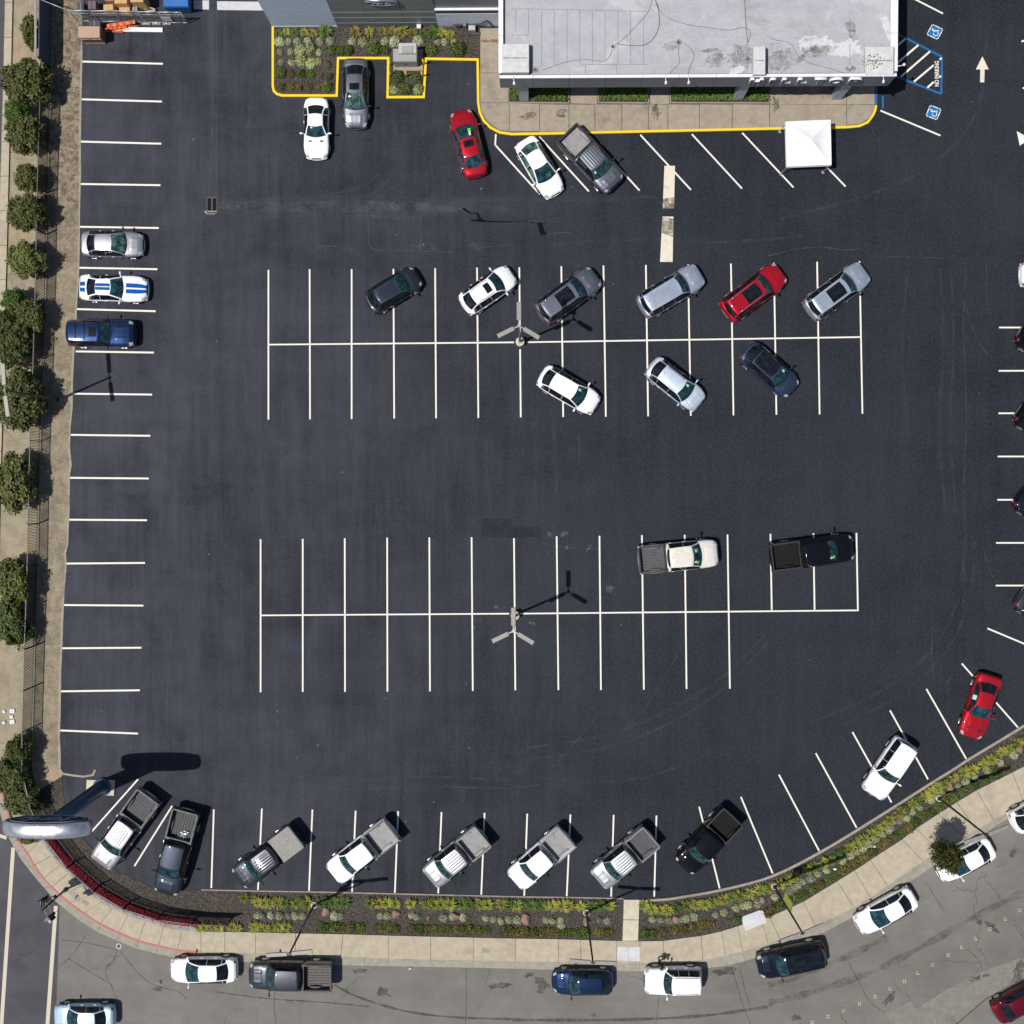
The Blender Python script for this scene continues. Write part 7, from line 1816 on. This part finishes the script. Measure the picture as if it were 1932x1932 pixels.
    def bumper(x0, dx, hw_, z0, z1, mat):
        mm = MB(); A = []; N = 10
        for k in range(N + 1):
            v = -1 + 2 * k / N; A.append((x0 + dx * (1 - v * v) , v * hw_))
        vs = []
        for x, y in A: vs += [(x, y, z0), (x, y, z1), (x - math.copysign(.12, dx), y, z1 + .015), (x - math.copysign(.12, dx), y, z0)]
        fs = []
        for k in range(N):
            for j in range(4): fs.append((4 * k + j, 4 * k + 4 + j, 4 * k + 4 + (j + 1) % 4, 4 * k + (j + 1) % 4))
        fs += [(0, 1, 2, 3), tuple(4 * N + j for j in (3, 2, 1, 0))]
        put('bumper', (vs, fs), mat)
    bumper(fx - .10, .13, c.W / 2 * .80, t['zb'] + .08, t['zb'] + .30, 'BUMP')
    bumper(c.X(0) + .08, -.11, c.W / 2 * .86, t['zb'] + .16, t['zb'] + .36, 'BUMP')
    # mirrors
    wb = t['s'][3]; mx = c.X(wb) - .22 * (1.3 if typ == 'pickup' else 1)
    for sg in (1, -1):
        y0 = c.hw(wb - .05) * .93; z0 = t['belt'][1] + .03; mm = MB(); k = 1.35 if typ == 'pickup' else 1.0
        mm.beam((mx, sg * y0, z0 + .02), (mx - .02, sg * (y0 + .16 * k), z0 + .07), .06, .04)
        V = []; F = []; nu, nv = 8, 6; cc = Vector((mx - .02, sg * (y0 + .20 * k), z0 + .09))
        for i in range(nv + 1):
            for j in range(nu):
                th = math.pi * i / nv; ph = 2 * math.pi * j / nu; V.append(cc + Vector((math.sin(th) * math.cos(ph) * .075, math.cos(th) * .125 * k, math.sin(th) * math.sin(ph) * .085)))
        for i in range(nv):
            for j in range(nu): F.append((i * nu + j, i * nu + (j + 1) % nu, (i + 1) * nu + (j + 1) % nu, (i + 1) * nu + j))
        mm.raw(V, F); put('mirror', (mm.v, mm.f), 'MIRROR')
    # wheels and arches
    R = t['wr']
    for uw in t['wheels']:
        for sg in (1, -1):
            x = c.X(uw); y = c.W / 2 * (1.0 if typ != 'roadster' else .99)
            ar = MB().tube([(x, sg * (y - .30), R + .02), (x, sg * (y + .004), R + .02)], R + .055, 20); put('wheel_arch', (ar.v, ar.f), 'trim_black', None, False)
            w = MB().tube([(x, sg * (y - .22), R), (x, sg * (y - .03), R), (x, sg * (y + .012), R)], [R, R, R * .93], 20); put('wheel', (w.v, w.f), 'tyre_rubber', None, False); k = len(out) - 1
            rm = MB().tube([(x, sg * (y - .05), R), (x, sg * (y + .014), R), (x, sg * (y + .02), R)], [R * .68, R * .66, R * .55], 16)
            for sp in range(5):
                an = 2 * math.pi * sp / 5; rm.beam((x, sg * (y + .022), R), (x + math.cos(an) * R * .62, sg * (y + .022), R + math.sin(an) * R * .62), .05, .02)
            put('rim', (rm.v, rm.f), 'chrome', k, False)
    # wiper cowl strip
    put('cowl', c.toppatch(-.0, .05, -.97, .97, 2, 12, .006), 'trim_black')
    if typ == 'pickup':
        xb0, xb1 = c.X(0.0) + .02, c.X(.335); hw = c.W / 2; zr, zf = 1.37, .86; th = .10; corner = .06
        for sg in (1, -1):
            prof = [(hw * .90, .40), (hw * .985, .55), (hw, .85), (hw * .985, 1.18), (hw * .955, 1.33), (hw * .945, zr), (hw * .945 - th, zr), (hw * .945 - th - .01, zf)]
            V = []; F = []; N = 8
            for i in range(N + 1):
                x = xb0 + (xb1 - xb0) * i / N; fl = 1 + .012 * math.exp(-((x - c.X(.20)) / .5) ** 2)
                V += [(x, sg * p[0] * (fl if p[0] > hw * .9 and 0 < k < 5 else 1), p[1]) for k, p in enumerate(prof)]
            q = len(prof)
            for i in range(N):
                for k in range(q): F.append((i * q + k, i * q + (k + 1) % q, (i + 1) * q + (k + 1) % q, (i + 1) * q + k))
            F += [tuple(range(q)), tuple(N * q + k for k in reversed(range(q)))]
            put('bed_side', (V, F), 'PAINT')
            put('rail_cap', (lambda mm: (mm.v, mm.f))(MB().box((xb0 + .05, sg * hw * .945 - (th if sg > 0 else 0) - .008, zr - .002), (xb1, sg * hw * .945 + (th if sg < 0 else 0) + .008, zr + .022), .008)), 'RAIL', None, False)
            well = MB(); wx = c.X(.20); Nw = 8; vs = []
            for k in range(Nw + 1):
                a = math.pi * k / Nw; xx = wx + math.cos(a) * .46; zz = zf + math.sin(a) * .24
                vs += [(xx, sg * (hw * .945 - th + .005), zz), (xx, sg * (hw * .945 - th - .17), zz)]
            fs = [(2 * k, 2 * k + 1, 2 * k + 3, 2 * k + 2) for k in range(Nw)] + [tuple(2 * k + 1 for k in range(Nw + 1))]
            put('wheel_well', (vs, fs), 'BED', None, False)
            tl = MB().box((c.X(0) - .012, sg * hw * .80 - .07, .92), (c.X(0) + .10, sg * hw * .80 + .12 * sg * .5 + .07, 1.30), .02); put('tail_lamp', (tl.v, tl.f), 'lamp_red', None, False)
        iw = hw * .945 - th - .005
        fl = MB().box((xb0 + .02, -iw, zf - .08), (xb1 - .01, iw, zf)); put('bed_floor', (fl.v, fl.f), 'BED', None, False); kf = len(out) - 1
        rb = MB(); nr = 9
        for k in range(nr):
            yy = -iw * .92 + 2 * iw * .92 * k / (nr - 1); rb.box((xb0 + .1, yy - .035, zf), (xb1 - .05, yy + .035, zf + .05), .008)
        put('floor_ribs', (rb.v, rb.f), 'BED', kf, False)
        tg = MB().box((xb0 - .02, -hw * .90, .72), (xb0 + .07, hw * .90, zr - .005), .02); put('tailgate', (tg.v, tg.f), 'PAINT', None, False); kt = len(out) - 1
        tg = MB().box((xb0 - .03, -hw * .88, zr - .005), (xb0 + .075, hw * .88, zr + .018), .008); put('tailgate_cap', (tg.v, tg.f), 'RAIL', kt, False)
        fw = MB().box((xb1 - .06, -hw * .92, zf), (xb1, hw * .92, zr), .01); put('bed_front', (fw.v, fw.f), 'RAIL', None, False)
        cw = MB().box((c.X(.335) + .012, -hw * .955, .5), (c.X(.352), hw * .955, 1.30)); put('cab_back', (cw.v, cw.f), 'trim_black', None, False)
        sb_ = MB()
        ch = MB().box((xb0, -.45, .45), (xb1 + .4, .45, .80)); put('chassis', (ch.v, ch.f), 'trim_black', None, False)
    CARMESH[key] = (c, out); return CARMESH[key]

NCAR = 0
def vehicle(name, cat, typ, F, R, paint, label, L=None, ws='glass_teal', glass='glass_dark', bed='bed_grey', rail='trim_black', bump=None, handle=None, mirror=None, z=None, sunroof=None, roofribs=False, rails=None, stripes=False,
            sticker=None, vents=False, scoop=False, cover=None, blackroof=False, spoiler=False, antenna=True, group=None, ground=Z_LOT, minL=None, extra=None):
    zr = z if z is not None else (.85 if typ in ('sedan', 'coupe', 'roadster', 'hatch') else 1.05)
    a = P(F[0], F[1], zr); b = P(R[0], R[1], zr); d = a - b
    if L is None: L = d.length
    L = round(L / .05) * .05
    c, parts = car_meshes(typ, L)
    rz = math.atan2(d.y, d.x); mid = (a + b) / 2
    root = empty(name, (mid.x, mid.y, ground), rz, label, cat, group)
    slot = {'PAINT': paint, 'WS': ws, 'GLASS': glass, 'BED': bed, 'RAIL': rail, 'BUMP': bump or ('trim_grey' if typ in ('suv', 'boxy') else ('chrome' if typ == 'pickup' and paint != 'paint_black' else paint)), 'HANDLE': handle or paint, 'MIRROR': mirror or (paint if paint in ('paint_white', 'paint_red', 'paint_silver', 'paint_ice_blue', 'paint_sky') and typ not in ('suv', 'pickup') else 'trim_black')}
    obs = []
    for nm, me, mt, par in parts:
        o = bpy.data.objects.new(nm, me); COL.objects.link(o); o.parent = root if par is None else obs[par]
        if len(me.materials) == 0: me.materials.append(None)
        o.material_slots[0].link = 'OBJECT'; o.material_slots[0].material = MATS[slot.get(mt, mt)]
        obs.append(o)
    def part(nm, VF, mat, smooth=True, par=None):
        o = link(nm, fix(VF[0], VF[1], nm, smooth), par or root); o.data.materials.append(MATS[mat]); return o
    mbp = lambda m: (m.v, m.f)
    if sunroof:
        q0, q1, v = sunroof; part('sunroof', c.toppatch(q0, q1, -v, v, 5, 6, .012), 'glass_dark')
    if roofribs:
        ra = .011 if paint in ('paint_black', 'paint_grey', 'paint_dark_grey', 'paint_ink') else .020
        def rp(a_, b_): return ra * (.5 + .5 * math.cos(b_ * math.pi * 2 * 6)) * min(1, a_ * 8) * min(1, (1 - a_) * 8)
        q0 = roofribs if isinstance(roofribs, float) else 1.06
        part('roof_panel', c.toppatch(q0, 1.96, -.80, .80, 14, 60, .002, rp), paint)
    if rails:
        for sg in (1, -1):
            pts_ = [c.top(1.08 + .84 * k / 6, sg * .90, .035) for k in range(7)]; part('roof_rail', mbp(MB().tube(pts_, .018, 6)), rails)
    if stripes:
        for sg in (1, -1):
            part('bonnet_stripe', c.skin(.70, .985, sg * .22, sg * 1.3, 12, 4, .033), 'stripe_blue'); part('roof_stripe', c.toppatch(1.0, 2.0, sg * .05, sg * .44, 10, 3, .012), 'stripe_blue'); part('boot_stripe', c.skin(.01, .10, sg * .25, sg * 1.35, 4, 4, .014), 'stripe_blue')
    if sticker:
        for (q0, v0, w, mat) in sticker:
            part('windscreen_sticker', c.toppatch(q0, q0 + .28, v0, v0 + w, 2, 2, .014), mat)
    if vents:
        for sg in (1, -1): part('bonnet_vent', c.skin(.83 if typ != 'roadster' else .71, .87 if typ != 'roadster' else .735, sg * 1.1, sg * 2.0, 2, 3, .03), 'trim_black')
    if scoop:
        part('bonnet_bulge', c.skin(.80, .90, -.95, .95, 4, 6, .028), paint)
    if spoiler:
        part('spoiler', c.skin(.004, .03, -4.2, 4.2, 2, 12, .045), paint)
    if blackroof:
        part('glass_roof', c.toppatch(1.03, 1.97, -.93, .93, 12, 10, .010), 'glass_dark')
    if antenna and typ in ('suv', 'crossover', 'pickup', 'boxy', 'hatch'):
        p = c.top(1.86, 0.18 if typ == 'suv' else 0.0, .0); part('antenna_fin', mbp(MB().raw([p + Vector((-.09, -.025, 0)), p + Vector((.09, 0, 0)), p + Vector((-.09, .025, 0)), p + Vector((-.08, 0, .07))], [(0, 1, 3), (1, 2, 3), (2, 0, 3), (0, 2, 1)])), 'trim_black', False)
    if cover and typ == 'pickup':
        hw = c.W / 2 * .93; x0, x1 = c.X(0) + .06, c.X(.335)
        part('bed_cover', mbp(MB().box((x0, -hw, 1.385), (x1, hw, 1.42), .012)), cover, False)
    if extra: extra(c, root, part)
    return root

# ---- left column
vehicle('sedan', 'car', 'sedan', (269, 460.5), (152, 459.5), 'paint_silver', 'silver compact sedan parked against the dry verge', ws='glass_green', bump='paint_silver', mirror='trim_black')
vehicle('sports_coupe', 'car', 'coupe', (277, 545.5), (149.5, 541.5), 'paint_white', 'white coupe with two blue racing stripes', stripes=True, spoiler=True)
def rackbars(c, root, part):
    for q in (1.45, 1.72): part('roof_bar', ([*MB().tube([c.top(q, -.88, .05), c.top(q, 0, .05), c.top(q, .88, .05)], .02, 6).v], MB().tube([c.top(q, -.88, .05), c.top(q, 0, .05), c.top(q, .88, .05)], .02, 6).f), 'trim_black')
vehicle('off_roader', 'car', 'boxy', (251, 628), (124.5, 627), 'paint_blue', 'boxy navy off-roader backed onto the dry verge', z=1.25, sunroof=(1.1, 1.32, .52), rails='trim_black', extra=rackbars, bump='trim_black')
# ---- cars by the building
vehicle('sports_coupe', 'car', 'roadster', (596, 297), (596.5, 185), 'paint_white', 'small white sports car with two bonnet vents', vents=True, L=4.25)
vehicle('sedan', 'car', 'sedan', (671, 241), (670.5, 109), 'paint_grey', 'grey sedan reversed into the notch between the garden beds', sunroof=(1.12, 1.5, .62), ws='glass_green')
vehicle('sedan', 'car', 'sedan', (867.5, 206), (899.5, 332), 'paint_red', 'red sedan with a sunroof and green windscreen sticker', sunroof=(1.1, 1.48, .62), sticker=[(.30, -.55, .3, 'sticker_green'), (.55, -.5, .22, 'sticker_white')], glass='glass_teal')
vehicle('sedan', 'car', 'sedan', (1046, 361), (990.5, 268), 'paint_white', 'white sedan beside the grey pickup at the yellow kerb', L=4.45, glass='glass_green', sticker=[(.1, .1, .5, 'glass_green')])
vehicle('pickup_truck', 'pickup truck', 'pickup', (1162, 350), (1069, 252), 'paint_grey', 'dark grey pickup overhanging the yellow kerb', bed='bed_light', roofribs=True, sticker=[(.5, -.85, .2, 'sticker_mint')], bump='trim_black')
# ---- northern bays
vehicle('sport_utility', 'car', 'crossover', (784, 520), (698, 572), 'paint_slate', 'small dark navy crossover, leftmost in the northern bays', L=4.15, roofribs=True)
vehicle('sport_utility', 'car', 'crossover', (962, 517), (879, 574), 'paint_white', 'small white crossover with sunroof in the northern bays', L=4.2, sunroof=(1.12, 1.38, .6), rails='trim_grey')
vehicle('sport_utility', 'car', 'suv', (1124, 519), (1022, 593), 'paint_grey', 'grey sport utility with big sunroof near the lamp post', L=4.9, sunroof=(1.09, 1.56, .78), roofribs=1.60, rails='chrome', scoop=True)
vehicle('sport_utility', 'car', 'suv', (1322.5, 514), (1212, 580.5), 'paint_blue_silver', 'pale silver-blue sport utility with a ribbed roof, no sunroof', L=4.9, roofribs=True, scoop=True)
vehicle('sport_utility', 'car', 'suv', (1476.5, 510.5), (1371, 590), 'paint_red', 'red sport utility with big black sunroof', L=4.95, sunroof=(1.09, 1.56, .78), roofribs=1.60, rails='chrome', scoop=True)
vehicle('sport_utility', 'car', 'suv', (1634, 509), (1529.5, 587), 'paint_blue_silver', 'silver sport utility with big sunroof, rightmost in the northern bays', L=4.95, sunroof=(1.09, 1.56, .78), roofribs=1.60, scoop=True)
# ---- below the centre line of the northern bays
vehicle('sport_utility', 'car', 'crossover', (1126, 766), (1021.5, 705.5), 'paint_white', 'white crossover with plain roof below the northern centre line', L=4.55, sticker=[(.55, .4, .25, 'sticker_mint')])
vehicle('sport_utility', 'car', 'crossover', (1322, 761), (1230, 688), 'paint_ice_blue', 'ice-blue crossover between the white and dark blue ones', L=4.5, rails='trim_black', sticker=[(.55, .4, .25, 'sticker_mint')])
vehicle('sport_utility', 'car', 'crossover', (1499, 736), (1409, 658), 'paint_steel_blue', 'dark blue crossover with an all-black glass roof', L=4.55, blackroof=True, sticker=[(.5, .5, .25, 'sticker_mint')])
# ---- southern bays
vehicle('pickup_truck', 'pickup truck', 'pickup', (1356.5, 1042.5), (1204.5, 1057.5), 'paint_gold_white', 'cream-white pickup alone in the southern bays', bed='bed_grey', roofribs=True, sticker=[(.45, .30, .3, 'sticker_mint'), (.30, -.75, .22, 'sticker_green'), (.55, -.7, .2, 'sticker_white')], bump='trim_grey')
vehicle('pickup_truck', 'pickup truck', 'pickup', (1612.5, 1032), (1454.5, 1052.5), 'paint_black', 'black pickup in the last southern bay', bed='bed_black', sticker=[(.30, -.7, .25, 'sticker_green'), (.6, -.75, .2, 'sticker_white')])
# ---- southern edge row
vehicle('pickup_truck', 'pickup truck', 'pickup', (186, 1633), (282, 1500.5), 'paint_silver', 'silver-white pickup nearest the oval sign', bed='bed_grey', roofribs=True)
def tarp(c, root, part):
    r_ = random.Random(4); V = []; F = []; N = 9; x0, y0 = c.X(.235), -.15
    for i in range(N):
        for j in range(N): V.append(Vector((x0 + .085 * i, y0 + .085 * j - .1 * (i / N), .90 + .16 * r_.random())))
    for i in range(N - 1):
        for j in range(N - 1): F.append((i * N + j, (i + 1) * N + j, (i + 1) * N + j + 1, i * N + j + 1))
    o = part('plastic_sheet', (V, F), 'chrome', False)
    o['label'] = 'crumpled shiny plastic sheet in the bed'
vehicle('pickup_truck', 'pickup truck', 'pickup', (311, 1689), (352, 1529), 'paint_slate', 'near-black pickup with crumpled plastic in its bed', bed='bed_grey', extra=tarp, handle='chrome')
vehicle('pickup_truck', 'pickup truck', 'pickup', (448, 1661), (560.5, 1576), 'paint_dark_grey', 'dark grey pickup with a flat grey bed cover and bonnet vents', cover='tonneau_grey', roofribs=True, vents=True, L=5.45, bump='trim_black')
vehicle('pickup_truck', 'pickup truck', 'pickup', (626, 1652.5), (740, 1564.5), 'paint_white', 'white pickup with ribbed roof beside the covered grey one', bed='bed_light', roofribs=True, L=5.55)
vehicle('pickup_truck', 'pickup truck', 'pickup', (811, 1658.5), (909, 1578.5), 'paint_silver', 'silver pickup left of the plain-roofed white pickup', bed='bed_light', roofribs=True, L=5.1, rail='trim_grey')
vehicle('pickup_truck', 'pickup truck', 'pickup', (971.5, 1664), (1068, 1579.5), 'paint_white', 'white pickup with smooth roof between two silver pickups', bed='bed_light', L=5.1, rail='trim_grey')
vehicle('pickup_truck', 'pickup truck', 'pickup', (1129, 1661.5), (1226, 1579.5), 'paint_silver', 'silver pickup next to the black one in the southern edge row', bed='bed_grey', roofribs=True, L=5.1, rail='trim_grey')
vehicle('pickup_truck', 'pickup truck', 'pickup', (1290.5, 1636), (1380.5, 1541), 'paint_black', 'glossy black pickup, last in the southern edge row', bed='bed_black', L=5.15, roofribs=True)
# ---- eastern edge
vehicle('sport_utility', 'car', 'boxy', (1647, 1500), (1713, 1402.5), 'paint_white', 'white tall wagon parked askew near the street bend', L=4.55, bump='paint_white')
vehicle('sports_coupe', 'car', 'coupe', (1832, 1391), (1869.5, 1276), 'paint_red', 'red coupe parked by the curved kerb', vents=True, spoiler=True, L=4.7, extra=lambda c, root, part: part('window_sheet', c.sidepatch(c.q_at(c.top(1.25, 1).x), c.q_at(c.top(1.62, 1).x), .2, .8, -1, 3, 2, .016), 'sticker_mint'))
hd = Vector((.83, .557)); tc = [((1912.7, 636), 'paint_black', 'black car tail at the right edge, uppermost', 'suv'), ((1910, 785), 'paint_black', 'black car tail at the right edge, second from the top', 'suv'), ((1908.6, 947.7), 'paint_ink', 'blue-black car tail at the right edge, third from the top', 'crossover'), ((1909, 1137.5), 'paint_dark_grey', 'dark grey car tail at the right edge, lowest', 'sedan')]
for cpt, pt, lab, ty in tc:
    r0 = (cpt[0] + 15.5, cpt[1] - 13); vehicle('parked_car', 'car', ty, (r0[0] + hd.x * 124, r0[1] + hd.y * 124), r0, pt, lab, z=.95)
vehicle('parked_car', 'car', 'crossover', (2050, 512), (1929, 517), 'paint_white', 'white car barely showing at the right edge, level with the northern bays')
# ---- street
G = Z_ROAD
vehicle('sedan', 'car', 'sedan', (319, 1833), (447, 1831), 'paint_white', 'white sedan at the red kerb', ground=Z_GUT)
vehicle('pickup_truck', 'pickup truck', 'pickup', (468, 1841), (626.5, 1843), 'paint_dark_grey', 'dark grey pickup with an open worn bed at the street kerb', bed='bed_worn', ground=Z_GUT, bump='trim_black')
vehicle('hatchback', 'car', 'hatch', (1041, 1855), (1157, 1854), 'paint_blue', 'blue hatchback at the street kerb', ground=Z_GUT)
vehicle('sport_utility', 'car', 'boxy', (1217, 1853), (1324, 1852.5), 'paint_white', 'small white boxy car beside the person at the kerb', ground=Z_GUT, rails='trim_grey', bump='trim_black', L=4.1)
vehicle('sport_utility', 'car', 'suv', (1429, 1828), (1561.5, 1800), 'paint_ink', 'black sport utility parked where the street bends', ground=G, blackroof=True, L=4.95)
vehicle('sedan', 'car', 'sedan', (1619, 1751), (1726.5, 1690.5), 'paint_white', 'white sedan on the bend, clear of the tree', ground=G)
vehicle('sedan', 'car', 'sedan', (1771.5, 1651), (1874, 1597), 'paint_white', 'white sedan under the small street tree', ground=G)
vehicle('parked_car', 'car', 'crossover', (2017, 1503), (1913, 1558), 'paint_white', 'white car cut by the right edge, on the street', ground=G)
vehicle('parked_car', 'car', 'sedan', (1982, 1860), (1879, 1916), 'paint_dark_red', 'dark red car at the bottom right corner', ground=Z_GUT)
vehicle('sedan', 'car', 'sedan', (101, 1921), (213, 1920), 'paint_sky', 'pale blue sedan cut by the bottom edge', ground=G, L=4.45)
